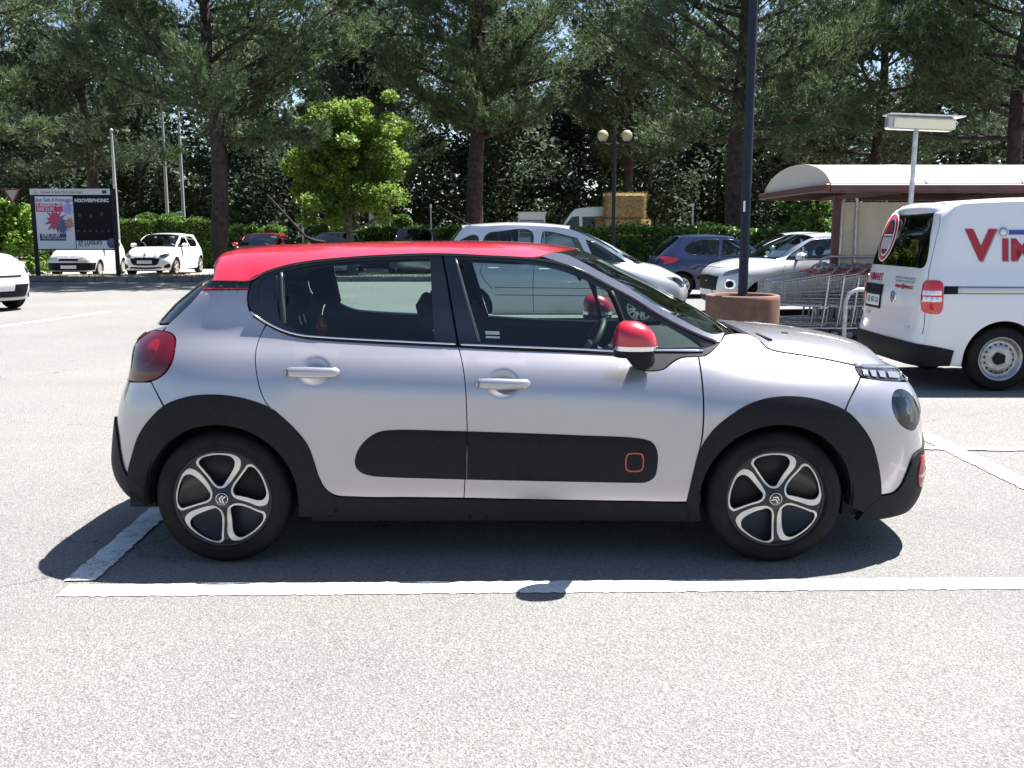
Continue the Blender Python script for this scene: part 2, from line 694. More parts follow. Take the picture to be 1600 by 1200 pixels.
    def px(s, uv, off=0.0):
        """photo pixels -> (t, z) on the near side (Gauss-Newton)"""
        uv = np.atleast_2d(np.asarray(uv, float))
        g = np.array([at(u, v, s.O[1] - .82) for u, v in uv]) - s.O
        t, z = s.T(g[:, 0], g[:, 2]), g[:, 2].copy()
        e = 1e-3
        for it in range(40):
            f = lambda a, b: proj(s.S(a, b) + s.O + (off * s.Nrm(a, b) if off else 0))
            r = uv - f(t, z)
            Jt = (f(t + e, z) - f(t - e, z)) / (2 * e); Jz = (f(t, z + e) - f(t, z - e)) / (2 * e)
            A = (Jt * Jt).sum(1) + 25; B = (Jt * Jz).sum(1); C = (Jz * Jz).sum(1) + 25
            g1, g2 = (Jt * r).sum(1), (Jz * r).sum(1)
            D = A * C - B * B
            t = np.clip(t + np.clip((C * g1 - B * g2) / D, -.1, .1), s.T0, s.T1)
            z = z + np.clip((A * g2 - B * g1) / D, -.1, .1)
        return np.stack([t, z], 1)
    def pts(s, lst):
        """mixed list: (u,v[,'c']) photo pixels, ('tz',t,z[,'c']), ('xz',x,z[,'c']) -> tz array, corner flags"""
        out, cor = [], []
        pxi = [i for i, p in enumerate(lst) if not isinstance(p[0], str)]
        sol = s.px([lst[i][:2] for i in pxi]) if pxi else []
        m = dict(zip(pxi, sol))
        for i, p in enumerate(lst):
            cor.append(p[-1] == 'c')
            if i in m: out.append(m[i])
            elif p[0] == 'tz': out.append((p[1], p[2]))
            elif p[0] == 'xz': out.append((float(s.T(p[1], p[2])[0]), p[2]))
            elif p[0] == 'fy': out.append((s.Ty(p[1], p[2]), p[2]))
            elif p[0] == 'ry': out.append((s.Ty(p[1], p[2], False), p[2]))
        return np.array(out, float), cor
    def sheet(s, loops, step=.03, off=0.0, skirt=.012, extra=None, back=False, dome=0.0):
        v2, tri = cdt(loops, step, extra)
        t, z = v2[:, 0], v2[:, 1]
        n = s.Nrm(t, z)
        o_ = np.full(len(t), off)
        if dome:
            d = edge_dist(v2, loops[0])
            o_ = off + dome * (1 - np.exp(-d / .025))
        V = s.S(t, z) + n * o_[:, None]
        e1 = v2[tri[:, 1]] - v2[tri[:, 0]]; e2 = v2[tri[:, 2]] - v2[tri[:, 0]]
        flip = (e1[:, 0] * e2[:, 1] - e1[:, 1] * e2[:, 0]) < 0
        tri = tri.copy(); tri[flip] = tri[flip][:, ::-1]
        F = [tuple(f) for f in tri]
        sm = [True] * len(F)
        V = list(map(tuple, V))
        if skirt:
            Va, na = np.array(V), n
            m = {}
            for a, b in boundary(tri):
                ids = []
                for k in (a, b):
                    if k not in m:
                        m[k] = len(V)
                        V.append(tuple(Va[k])); V.append(tuple(Va[k] - na[k] * skirt))
                    ids.append(m[k])
                F.append((ids[0], ids[0] + 1, ids[1] + 1, ids[1])); sm.append(True)
        return V, F, sm
    def panel(s, name, lst, mat, parent, step=.03, off=0.0, skirt=.012, gap=.0022, holes=(), mirror='copy', ostep=None, extra=None, dome=0.0, raw=None):
        if raw is None:
            P, c = s.pts(lst)
            P = outline(P, c, ostep or step * .6)
        else:
            P = raw
        if gap: P = inset(P, gap)
        V, F, sm = s.sheet([P] + list(holes), step, off, skirt, extra, dome=dome)
        mb = MB()
        mb.v, mb.f, mb.sm = list(V), list(F), list(sm)
        if mirror == 'join':
            o = len(mb.v)
            mb.v += [(x, -y, z) for x, y, z in V]
            mb.f += [tuple(i + o for i in f)[::-1] for f in F]
            mb.sm += sm
        ob = mb.build(name, mat, parent)
        if mirror == 'copy':
            mirror_copy(ob)
        return ob
    def strip(s, name, lst, width, height, mat, parent, off=0.0, step=.03, mirror=True, closed=False, is_tz=False):
        """raised moulding along a line on the skin"""
        P = np.asarray(lst, float) if is_tz else s.pts(lst)[0]
        Q = resample(catmull(P, 8), step) if not closed else outline(P, [False] * len(P), step)
        d = np.gradient(Q, axis=0)
        if closed:
            d = np.roll(Q, -1, 0) - np.roll(Q, 1, 0)
        nn = np.stack([-d[:, 1], d[:, 0]], 1); nn /= np.linalg.norm(nn, axis=1)[:, None]
        prof = [(-.5, -.3), (-.5, .55), (-.3, 1), (.3, 1), (.5, .55), (.5, -.3)]
        rings = []
        for a, h in prof:
            q = Q + nn * (a * width)
            rings.append(s.S(q[:, 0], q[:, 1]) + s.Nrm(q[:, 0], q[:, 1]) * (off + h * height))
        V = np.stack(rings, 1)
        m, k = V.shape[:2]
        F = []
        for i in range(m if closed else m - 1):
            for j in range(k - 1):
                i2 = (i + 1) % m
                F.append((i * k + j, i * k + j + 1, i2 * k + j + 1, i2 * k + j))
        if not closed:
            F += [tuple(range(k))[::-1], tuple((m - 1) * k + j for j in range(k))]
        mb = MB().add(V.reshape(-1, 3), [f[::-1] for f in F], True)
        ob = mb.build(name, mat, parent)
        if mirror: mirror_copy(ob)
        return ob

def mirror_copy(ob):
    c = ob.copy()
    c.scale = (1, -1, 1)
    COL.objects.link(c)
    c.parent = ob.parent
    return c

def smooth3(P, n):
    Q = catmull(np.asarray(P, float), 12)
    d = np.r_[0, np.cumsum(np.linalg.norm(np.diff(Q, axis=0), axis=1))]
    q = np.linspace(0, d[-1], n)
    return np.stack([np.interp(q, d, Q[:, k]) for k in range(3)], 1)

def crown_loft(name, E, C, mat, parent, rows=24, ns=14, pz=2.4, pxe=2.0, drop=0.0, thick=0.0, pw=None, raw=False, smin=0.0):
    """sheet between near edge E, centre line C and the mirrored far edge"""
    E = np.asarray(E, float) if raw else smooth3(E, rows); C = np.asarray(C, float) if raw else smooth3(C, rows)
    rows = len(E)
    sv = np.linspace(-1, 1, 2 * ns + 1)
    sv = np.sign(sv) * (1 - (1 - np.abs(sv)) ** 1.35)
    A = np.abs(sv)
    V = np.zeros((rows, len(sv), 3))
    for i in range(rows):
        p = pz if pw is None else pw[i] if hasattr(pw, '__len__') else pw
        V[i, :, 0] = C[i, 0] + (E[i, 0] - C[i, 0]) * A ** pxe
        V[i, :, 1] = -sv * E[i, 1] * -1 if False else E[i, 1] * -sv
        V[i, :, 2] = C[i, 2] + (E[i, 2] - C[i, 2]) * A ** p - drop
    k = len(sv)
    V = V.reshape(-1, 3)
    F = [(i * k + j, i * k + j + 1, (i + 1) * k + j + 1, (i + 1) * k + j) for i in range(rows - 1) for j in range(k - 1)]
    a, b, c = V[F[0][0]], V[F[0][1]], V[F[0][2]]
    nz = np.cross(b - a, c - a)
    mid = len(F) // 2
    a, b, c = V[F[mid][0]], V[F[mid][1]], V[F[mid][2]]
    if np.cross(b - a, c - a)[2] < 0:
        F = [f[::-1] for f in F]
    mb = MB().add(V, F, True)
    if thick:
        # turned-down rim
        ring = [j for j in range(k)] + [i * k + k - 1 for i in range(1, rows)] + [(rows - 1) * k + j for j in range(k - 2, -1, -1)] + [i * k for i in range(rows - 2, 0, -1)]
        o = [V[i] for i in ring] + [V[i] - np.array((0, 0, thick)) for i in ring]
        m = len(ring)
        mb.add(o, [(i, (i + 1) % m, m + (i + 1) % m, m + i) for i in range(m)], True)
    return mb.build(name, mat, parent)

# ------------------------------------------------------------------ shared car materials
M_RUBBER = textured("tyre_rubber", (0.0055, 0.0058, 0.0068), (0.013, 0.0128, 0.0128), 9, 0.75, bmp=0.15, bdist=0.002, spec=0.22)
M_BLACKP = textured("black_plastic", (0.0060, 0.0066, 0.0088), (0.0095, 0.0105, 0.0135), 40, 0.62, bmp=0.1, bdist=0.001, spec=0.2)
M_GLOSSB = principled("gloss_black", (0.010, 0.010, 0.012), 0.12, 0, 0.5, 0.6)
M_POSTTRIM = principled("post_trim", (0.10, 0.10, 0.11), 0.35, 0.6)
M_CHROME = principled("chrome", (0.78, 0.78, 0.80), 0.12, 1.0)
M_SATIN = principled("satin_metal", (0.60, 0.585, 0.55), 0.48, 0.7)
M_DARK = principled("dark_cavity", (0.012, 0.012, 0.014), 0.9)
M_CLOTH = textured("seat_cloth", (0.020, 0.021, 0.025), (0.038, 0.040, 0.046), 60, 0.9)
M_DASH = principled("dash_plastic", (0.030, 0.031, 0.034), 0.55)
M_LINING = principled("roof_lining", (0.32, 0.32, 0.31), 0.95)
M_GLASS = glass_mat("window_glass", (0.60, 0.71, 0.69))
M_TINT = glass_mat("privacy_glass", (0.62, 0.74, 0.75))
M_CLEAR = glass_mat("lamp_lens", (0.93, 0.95, 0.96))
M_REDL = principled("red_lamp", (0.085, 0.003, 0.008), 0.10, 0, 0.4, 0.6)
M_REDL2 = principled("bright_red_lamp", (0.62, 0.02, 0.03), 0.12, 0, 0.5, 1.0)
M_REDL3 = principled("mid_red_lamp", (0.26, 0.006, 0.012), 0.15, 0, 0.4, 0.6)
M_WHITEL = principled("white_lamp", (0.75, 0.75, 0.76), 0.15, 0.3, 0.5, 1.0)
M_ORANGEL = principled("amber_lamp", (0.7, 0.22, 0.03), 0.15, 0, 0.5, 1.0)
M_PLATE = principled("plate_white", (0.72, 0.73, 0.75), 0.4)
M_PLATEBLUE = principled("plate_blue", (0.02, 0.06, 0.30), 0.4)
M_INK = principled("black_ink", (0.012, 0.012, 0.014), 0.5)
M_STEEL = textured("steel_wheel", (0.30, 0.30, 0.31), (0.45, 0.45, 0.46), 14, 0.42, 0.85)
M_WHEELBLK = principled("wheel_black", (0.010, 0.010, 0.011), 0.4, 0, 0.35, 0.2)

def wheel_frame(x, y, z, side, rot=0.0):
    c, s_ = math.cos(rot), math.sin(rot)
    if side < 0:
        M = xform((1, 0, 0), (0, 0, 1), (0, -1, 0), (x, y, z))
    else:
        M = xform((-1, 0, 0), (0, 0, 1), (0, 1, 0), (x, y, z))
    return M @ Matrix.Rotation(rot, 4, 'Z')

def tyre_profile(r, rim, w):
    h = w / 2
    return [(rim - .012, -h * .8), (rim + .004, -h * .92), (r - .05, -h * 1.02), (r - .018, -h * .93), (r - .004, -h * .72), (r, -h * .55),
            (r, -h * .42), (r - .008, -h * .40), (r - .008, -h * .33), (r, -h * .31), (r, -h * .05), (r - .008, -h * .04), (r - .008, h * .04), (r, h * .05),
            (r, h * .31), (r - .008, h * .33), (r - .008, h * .40), (r, h * .42), (r, h * .55), (r - .004, h * .72), (r - .018, h * .93), (r - .045, h * 1.02),
            (rim + .025, h * 1.0), (rim + .022, h * 1.025), (rim + .016, h * 1.025), (rim + .013, h * .98), (rim + .004, h * .9), (rim - .006, h * .8)]

def plain_wheel(parent, x, y, side, r, rim, w, style, rot=0.0):
    """wheel with tyre and rim for the parked cars; style: 'alloy', 'steel', 'hub'"""
    we = empty("wheel", (0, 0, 0)); we.parent = parent
    M = wheel_frame(x, y, r, side, rot)
    MB().lathe(tyre_profile(r, rim, w), 32, M).build("tyre", M_RUBBER, we)
    h = w / 2
    mb = MB()
    if style == 'steel':
        mb.lathe([(0.0, h * .55), (.035, h * .58), (.06, h * .62), (.085, h * .70), (rim * .62, h * .62), (rim * .72, h * .50), (rim * .86, h * .42), (rim * .90, h * .75), (rim, h * .92), (rim + .008, h * .96), (rim + .008, h * .8)], 40, M)
        mb.build("rim", M_STEEL, we)
        for k in range(16):
            a = 2 * math.pi * k / 16
            MB().lathe([(0, h * .60), (.011, h * .60), (.011, h * .50)], 8, M @ Matrix.Translation((rim * .68 * math.cos(a), rim * .68 * math.sin(a), 0))).build("vent_hole", M_DARK, we)
        p = [(.062 * math.cos(2 * math.pi * k / 5 + .3), .062 * math.sin(2 * math.pi * k / 5 + .3)) for k in range(5)]
        MB().prism(p, h * .6, h * .86, M).build("hub_cap", M_BLACKP, we)
    else:
        mb.lathe([(0.0, h * .3), (rim * .95, h * .3), (rim * .96, h * .85), (rim, h * .95), (rim + .006, h * .97), (rim + .006, h * .8)], 32, M)
        mb.build("rim_barrel", M_WHEELBLK if style == 'alloy' else M_STEEL, we)
        sp = MB()
        n = 5 if style == 'alloy' else 8
        for k in range(n):
            a = 2 * math.pi * k / n
            Mk = M @ Matrix.Rotation(a, 4, 'Z')
            wv = rim * (.16 if style == 'alloy' else .20)
            sp.prism([(-wv, rim * .12), (wv, rim * .12), (wv * .9, rim * .96), (wv * .35, rim * .97), (0, rim * .55), (-wv * .35, rim * .97), (-wv * .9, rim * .96)], h * .72, h * .9, Mk)
        sp.lathe([(0, h * .95), (rim * .2, h * .93), (rim * .22, h * .8)], 16, M)
        sp.lathe([(rim * .90, h * .86), (rim * .93, h * .94), (rim * 1.0, h * .96), (rim * 1.01, h * .9)], 32, M)
        sp.build("spokes", M_SATIN, we)
    return we

def seat(parent, x, y, name="front_seat", wid=.48, zc=.52):
    e = empty(name, (x, y, 0)); e.parent = parent
    MB().box(-.25, .25, -wid / 2, wid / 2, zc - .14, zc, .05).build("cushion", M_CLOTH, e)
    Mb = Matrix.Translation((-.22, 0, zc - .05)) @ Matrix.Rotation(R(-14), 4, 'Y')
    MB().box(-.10, .04, -wid / 2, wid / 2, 0, .58, .06, Mb).build("backrest", M_CLOTH, e)
    MB().box(-.06, .04, -.13, .13, .62, .80, .045, Mb).build("headrest", M_CLOTH, e)
    MB().tube([Mb @ Vector((-.01, -.06, .55)), Mb @ Vector((-.01, -.06, .66))], .006, 6).tube([Mb @ Vector((-.01, .06, .55)), Mb @ Vector((-.01, .06, .66))], .006, 6).build("headrest_rods", M_CHROME, e)
    return e

# ------------------------------------------------------------------ the silver hatchback with the red roof
PAINT = car_paint("silver_paint", (0.405, 0.390, 0.420), 0.62, 0.30, dirt=0.14)
REDP = car_paint("red_paint", (0.44, 0.006, 0.022), 0.0, 0.30)
HX, HY = -0.06, 5.125
hero = empty("hatchback_car", (HX, HY, 0))
tag(hero, "silver hatchback with a red roof and black side cladding, nearest to the camera", "car")

def stn(*p): return list(p)
ST = [
 (-1.75, [(.10, .76), (.30, .80), (.45, .835), (.60, .85), (.75, .848), (.86, .835), (.93, .81), (.99, .775), (1.05, .738), (1.12, .71), (1.30, .65), (1.45, .59), (1.7, .5)]),
 (-1.27, [(.10, .78), (.30, .84), (.45, .862), (.60, .872), (.75, .872), (.87, .860), (.94, .837), (.99, .802), (1.03, .760), (1.06, .735), (1.10, .718), (1.22, .685), (1.34, .64), (1.45, .59), (1.7, .47)]),
 (-.85, [(.10, .78), (.22, .82), (.35, .848), (.55, .862), (.70, .867), (.82, .862), (.89, .845), (.95, .815), (.99, .780), (1.025, .740), (1.06, .727), (1.20, .695), (1.34, .640), (1.45, .592), (1.7, .47)]),
 (-.2, [(.10, .78), (.22, .82), (.35, .846), (.55, .861), (.70, .867), (.79, .863), (.86, .848), (.92, .818), (.96, .782), (.995, .742), (1.03, .730), (1.20, .692), (1.34, .638), (1.45, .59), (1.7, .47)]),
 (.45, [(.10, .78), (.22, .82), (.35, .846), (.55, .861), (.70, .867), (.78, .862), (.84, .847), (.90, .816), (.94, .780), (.975, .740), (1.01, .728), (1.20, .68), (1.34, .626), (1.45, .578), (1.7, .47)]),
 (.95, [(.10, .78), (.22, .82), (.35, .85), (.55, .864), (.70, .868), (.77, .859), (.84, .836), (.90, .800), (.96, .748), (1.02, .695), (1.20, .61), (1.45, .49), (1.7, .4)]),
 (1.27, [(.10, .78), (.30, .84), (.45, .86), (.60, .870), (.70, .868), (.77, .855), (.83, .830), (.88, .790), (.92, .740), (.955, .685), (.985, .620), (1.1, .4), (1.7, .3)]),
 (1.75, [(.10, .76), (.30, .81), (.45, .835), (.60, .845), (.70, .842), (.77, .825), (.82, .795), (.86, .755), (.90, .70), (.95, .62), (1.1, .42), (1.7, .3)]),
]
nose_px = [(1340, 540), (1372, 556), (1398, 574), (1411, 588), (1422, 599), (1432, 615), (1438, 632), (1441, 650), (1441, 670), (1441, 690), (1442, 715), (1441, 745), (1437, 768), (1424, 790), (1396, 806), (1360, 830)]
tail_px = [(334, 405), (333, 424), (316, 437), (300, 450), (267, 477), (246, 504), (232, 515), (219, 528), (209, 548), (204, 572), (200, 592), (191, 612), (185, 635), (181, 657), (179, 680), (177, 705), (176, 722), (181, 744), (197, 767), (225, 786), (262, 800), (300, 830)]
hz = lambda u, v, w_: at(u, v, HY - w_).z
def hx(u, v, w_): return at(u, v, HY - w_).x - HX
DENT = []
for (u, v) in ((490, 581), (786, 600)):
    DENT.append((hx(u, v, .86), hz(u, v, .86), .078, .066, .019))
SH = Shell(ST, -1.18, 1.22, nose_px, tail_px, n=3.6, sz=1.7, O=(HX, HY, 0), dents=DENT,
           flare=((-1.27, .32, .42, .62, .012), (1.27, .32, .42, .66, .014)))
def fine(dx, dz, r=.1, st=.008):
    g = np.arange(-r, r, st)
    return np.stack(np.meshgrid(g + dx, g + dz), -1).reshape(-1, 2)
T0, T1 = SH.T0, SH.T1
c = 'c'
BSEAM = [(716, 542, c), (722, 565), (727, 600), (729, 640), (730, 680), (728, 720), (725, 778, c)]
# painted panels
rear_door = SH.panel("rear_door", [(417, 507, c), (447, 522), (472, 528), (510, 531.5), (560, 534.5), (640, 538.5)] + BSEAM +
    [(640, 777), (560, 776.5), (522, 773), (508, 763), (498, 745), (490, 720), (480, 695), (460, 670), (435, 647), (428, 641, c), (418, 633), (408, 613), (402, 590), (399, 562), (402, 538), (410, 518)],
    PAINT, hero, extra=fine(*DENT[0][:2]))
front_door = SH.panel("front_door", [(1091, 557, c), (1097, 600), (1099, 640), (1097, 680), (1093, 703, c), (1084, 738), (1073, 784, c), (1000, 783.3), (900, 781.5), (800, 779.7)] +
    [p[:2] + (('c',) if len(p) > 2 else ()) for p in BSEAM[::-1]] + [(800, 546.5), (900, 550.5), (962, 554), (984, 555.5, c), (987, 567), (1000, 577), (1018, 579.5), (1037, 577), (1050, 567), (1065, 559)],
    PAINT, hero, extra=fine(*DENT[1][:2]))
SHUT = [(1188, 534), (1196, 543), (1210, 548.5), (1250, 555), (1287, 561), (1312, 566), (1335, 571)]
fender = SH.panel("front_fender", [(1092, 557, c), (1102, 556), (1115, 547), (1126, 535, c), (1133, 523, c), (1150, 521), (1170, 523), (1186, 532, c)] + SHUT[1:-1] +
    [(1335, 571, c), (1338, 580), (1344, 589, c), (1336, 607), (1327, 625), (1320, 641, c), (1282, 626), (1245, 620), (1210, 621), (1175, 630), (1145, 647), (1115, 672), (1093, 704, c), (1098, 680), (1100, 640), (1098, 600)],
    PAINT, hero, step=.022)
quarter = SH.panel("rear_quarter_panel", [(236, 596, c), (248, 591), (261, 580), (271, 560), (275, 532), (268, 521), (256, 517, c), (264, 506, c), (300, 472), (316, 453, c), (388, 452.5, c), (386, 470), (390, 486), (404, 498), (416, 506, c),
    (410, 518), (402, 538), (399, 562), (402, 590), (408, 613), (418, 633), (428, 641, c), (410, 632), (372, 621), (330, 617), (290, 621), (257, 635, c), (246, 615)], PAINT, hero, step=.022)
rear_bumper = SH.panel("rear_bumper", [(236, 597, c), (245, 615), (256, 636, c), (235, 655), (217, 682), (206, 717), (201, 742, c), (195, 732), (189, 705), (184.5, 672), (181, 652), ('ry', .55, .50), ('tz', T0, .50, c), ('tz', T0, .80, c), ('ry', .50, .80, c), (207, 597)],
    PAINT, hero, mirror='join', step=.024)
hl_c = SH.px([(1421, 641)])[0]
hl = np.array([(hl_c[0] + .004 + .106 * math.cos(a), hl_c[1] + .096 * math.sin(a) - .012 * math.cos(a)) for a in np.linspace(0, 2 * math.pi, 40, endpoint=False)])
bump_top = [(1344, 590, c), (1375, 594), (1405, 596, c), ('fy', .50, .800), ('fy', .25, .80), ('tz', T1, .80, c)]
front_bumper = SH.panel("front_bumper", bump_top + [('tz', T1, .56, c), ('fy', .45, .57), (1440, 699, c), (1427, 710), (1417, 735), (1407, 757), (1395, 769), (1376, 773, c), (1375, 750), (1370, 720), (1362, 692), (1345, 665), (1321, 642, c), (1328, 625), (1337, 607)],
    PAINT, hero, mirror='join', step=.022, holes=[hl])
# headlight: bowl, reflector, lens
M_LAMPBOWL = principled("lamp_bowl", (.60, .57, .54), .25, .3)
hlo = empty("headlight"); hlo.parent = hero
def lamp(parent, name, raw, mat, off, mirror='copy', step=.02, gap=0.0, skirt=.01, dome=0.0):
    return SH.panel(name, None, mat, parent, step=step, off=off, skirt=skirt, gap=gap, mirror=mirror, raw=raw, dome=dome)
for nm, sc_, mat, off, sk in (("bowl", 1.0, M_LAMPBOWL, -.035, -.03), ("lens", .985, M_CLEAR, -.002, .006)):
    lamp(hlo, nm, hl_c + (hl - hl_c) * sc_, mat, off, skirt=sk)
lamp(hlo, "projector", np.array([(hl_c[0] - .046 + .054 * math.cos(a), hl_c[1] + .080 * math.sin(a)) for a in np.linspace(0, 6.28, 24, endpoint=False)]), M_GLOSSB, -.026, dome=.01)
lamp(hlo, "reflector", np.array([(hl_c[0] + .058 + .044 * math.cos(a), hl_c[1] + .082 * math.sin(a)) for a in np.linspace(0, 6.28, 24, endpoint=False)]), M_LAMPBOWL, -.026, dome=.008)
# daytime lamp
M_LEDTILE = principled("led_tile_grey", (.22, .22, .25), .2, .4)
drl = SH.panel("daytime_lamp", [(1336, 571, c), (1375, 572.5), (1405, 577, c), (1412, 587), (1405, 595, c), (1375, 593), (1350, 589), (1340, 581)], M_GLOSSB, hero, step=.02, off=-.004, gap=.002)
for k, (ua, ub) in enumerate(((1346, 1355), (1358, 1368), (1371, 1382), (1385, 1403))):
    SH.panel("led_tile", [(ua, 577 + k, c), (ub, 577.5 + k, c), (ub + 2, 589 + k * .8, c), (ua + 4, 587 + k, c)], M_LEDTILE, hero, step=.015, off=.002, gap=.001, skirt=.004)
SH.strip("lamp_brow", [(1335, 570), (1375, 572), (1404, 576)], .008, .006, M_CHROME, hero)
# upper grille between the lamps, chevron badge
SH.panel("upper_grille", [('fy', .54, .855, c), ('fy', .3, .852), ('tz', T1, .85, c), ('tz', T1, .803, c), ('fy', .3, .803), ('fy', .53, .806, c)], M_GLOSSB, hero, mirror='join', off=-.006, gap=0)
for zz in (.842, .815):
    SH.strip("grille_bar", [(SH.Ty(.53, zz), zz), (SH.Ty(.3, zz), zz), (SH.Ty(.09, zz + .012), zz + .012), (T1, zz + .03)], .010, .008, M_CHROME, hero, is_tz=True)
SH.panel("lower_grille", [('fy', .40, .52, c), ('tz', T1, .54, c), ('tz', T1, .30, c), ('fy', .42, .31, c)], M_BLACKP, hero, mirror='join', off=.012, gap=0)
SH.panel("number_plate", [('fy', .26, .47, c), ('tz', T1, .47, c), ('tz', T1, .36, c), ('fy', .26, .36, c)], M_PLATE, hero, mirror='join', off=.020, gap=0, skirt=.006)
# black lower bumpers
SH.panel("front_lower_bumper", [(1377, 774, c), (1395, 770), (1407.5, 758), (1417.5, 736), (1427.5, 711), (1441, 700, c), ('fy', .45, .565), ('tz', T1, .555, c), ('tz', T1, .19, c), ('fy', .55, .19), (1424, 792), (1400, 804), (1370, 810), (1338, 812, c), (1352, 795), (1372, 778)],
    M_BLACKP, hero, mirror='join', step=.024, off=.009, gap=0, skirt=.03)
fg = SH.px([(1437, 735)])[0]
fog = np.array([(fg[0] + .012 + .058 * math.cos(a), fg[1] + .078 * math.sin(a) + .015 * math.cos(a)) for a in np.linspace(0, 2 * math.pi, 28, endpoint=False)])
lamp(hero, "fog_lamp_surround", fog, M_REDL3, .014, dome=.008)
lamp(hero, "fog_lamp", fg + (.035, 0) + (fog - fg) * .36, M_LAMPBOWL, .0225)
SH.panel("rear_lower_bumper", [(201.5, 745, c), (195, 733), (188.5, 706), (184, 672), (181, 651, c), (176, 655), ('ry', .55, .49), ('tz', T0, .49, c), ('tz', T0, .22, c), ('ry', .5, .22), (197, 768), (225, 787), (237, 787, c), (231, 770), (214, 752)],
    M_BLACKP, hero, mirror='join', step=.024, off=.009, gap=0, skirt=.03)
# tail lamps
tlp = [(206, 595, c), (222, 597), (245, 592), (260, 580), (270, 560), (274, 532), (267, 521), (247, 518), (229, 521, c)]
tz_, cc = SH.pts(tlp)
tl_out = np.vstack([tz_, [(tz_[-1][0] - .06, tz_[-1][1] + .0), (tz_[-1][0] - .10, tz_[-1][1] - .06), (tz_[0][0] - .07, tz_[0][1] + .08), (tz_[0][0] - .05, tz_[0][1] + .005)]])
tl_out = outline(tl_out, cc + [False] * 3 + [False], .014)
tl = lamp(hero, "tail_light", tl_out, M_REDL, .006, dome=.010, gap=.002)
tc = tl_out.mean(0)
for q, nm, m_ in (((.085, .012), "lamp_ring", M_REDL3),):
    ring = np.array([(tc[0] + q[0] + .045 * math.cos(a), tc[1] + q[1] + .055 * math.sin(a)) for a in np.linspace(0, 6.2832, 24, endpoint=False)])
    lamp(hero, nm, ring, m_, .0155, gap=0, skirt=.004)
# tailgate and rear glass
SH.panel("tailgate", [(262, 507.5, c), (254, 517, c), (236, 518), ('tz', tl_out[:, 0].min() - .004, .92), ('tz', tl_out[:, 0].min() - .004, .81, c), ('tz', T0, .81, c), ('tz', T0, 1.035, c), ('ry', .45, 1.035)], PAINT, hero, mirror='join', step=.024)
rg = SH.px([(264, 505), (300, 471), (318, 452)])
SH.panel("rear_window", [('tz', rg[0][0] - .002, rg[0][1] + .004, c), ('tz', rg[1][0] - .002, rg[1][1]), ('tz', rg[2][0] - .002, rg[2][1] + .01, c), ('tz', T0, 1.345, c), ('tz', T0, 1.04, c)], M_GLOSSB, hero, mirror='join', step=.03, off=-.006, gap=.002)
SH.panel("rear_plate", [('ry', .26, .75, c), ('tz', T0, .75, c), ('tz', T0, .64, c), ('ry', .26, .64, c)], M_PLATE, hero, mirror='join', off=.008, gap=0, skirt=.005)
# window surround: two black door frames and the glass
g_q = [(429, 427.5, c), (411, 434.5), (404.5, 444), (402, 468), (407, 483), (431, 497.5, c)]
g_r = [(443, 424.5, c), (480, 415.5), (560, 407.5), (630, 404.5), (672, 404, c), (679, 534, c), (600, 531), (510, 525.5), (472, 520), (446, 508, c)]
g_f = [(716, 405, c), (790, 408), (842, 412.5), (880, 421.5), (912, 434), (950, 453.5, c), (962, 480), (972, 510), (979, 545, c), (900, 543), (800, 538), (751, 534.5, c)]
g_t = [(969, 464, c), (1010, 487), (1050, 511), (1082, 529), (1101, 541, c), (1040, 543), (988, 542, c), (977, 505)]
dlo_r = [(410, 428.5), (440, 418), (480, 410), (560, 402.5), (630, 399), (690, 398, c), (698, 440), (715, 541, c), (640, 537), (560, 533), (510, 530), (472, 526.5), (447, 520.5), (417, 505.5), (402, 495), (391, 484), (387, 470), (389, 452), (396, 437)]
dlo_f = [(692, 398, c), (760, 401), (830, 405), (882, 414), (912, 426), (950, 446.5), (990, 468), (1025, 490.5), (1057, 508), (1085, 521.5), (1121, 535, c), (1112, 545), (1100, 552, c), (1030, 551), (962, 552), (900, 548.5), (800, 544.5), (717, 541, c), (700, 440)]
def hole(lst):
    P, cc_ = SH.pts(lst)
    return outline(P, cc_, .02)
glass_holes = [hole(g) for g in (g_q, g_r, g_f, g_t)]
SH.panel("rear_door_frame", dlo_r, M_GLOSSB, hero, step=.03, off=-.003, gap=.002, holes=glass_holes[:2], skirt=.02)
SH.panel("front_door_frame", dlo_f, M_GLOSSB, hero, step=.03, off=-.003, gap=.002, holes=glass_holes[2:], skirt=.02)
for g, nm, gm in zip(glass_holes, ("quarter_window", "rear_door_window", "front_door_window", "corner_window"), (M_GLOSSB, M_GLASS, M_GLASS, M_GLASS)):
    SH.panel(nm, None, gm, hero, step=.05, off=-.007, gap=0, skirt=0, raw=inset(g, -.004))
SH.strip("window_trim_top", [(392, 437), (410, 428), (440, 417.8), (480, 409.8), (560, 402.3), (630, 398.8), (690, 397.8), (760, 400.8), (830, 404.8), (882, 413.8), (912, 425.5), (950, 446), (990, 467.5), (1025, 490), (1057, 507.5), (1085, 521), (1119, 535)], .011, .008, M_GLOSSB, hero)
SH.strip("window_trim_bottom", [(392, 487), (403, 496), (417, 504.5), (447, 518.5), (472, 524.5), (510, 528), (560, 531), (640, 535), (712, 538.5)], .009, .009, M_CHROME, hero)
SH.strip("window_trim_bottom", [(720, 539), (800, 542.5), (900, 546.5), (962, 549.5), (1030, 548), (1098, 548.5)], .009, .009, M_CHROME, hero)
SH.strip("weather_strip", [(396, 494), (417, 507), (447, 521), (472, 527), (510, 530.7), (560, 533.7), (640, 537.7), (714, 541.4)], .010, .006, M_BLACKP, hero)
SH.strip("weather_strip", [(719, 541.6), (800, 545.6), (900, 549.6), (962, 553), (985, 554)], .010, .006, M_BLACKP, hero)
SH.strip("window_post", [(712, 405), (730, 470), (749, 534)], .012, .006, M_POSTTRIM, hero)
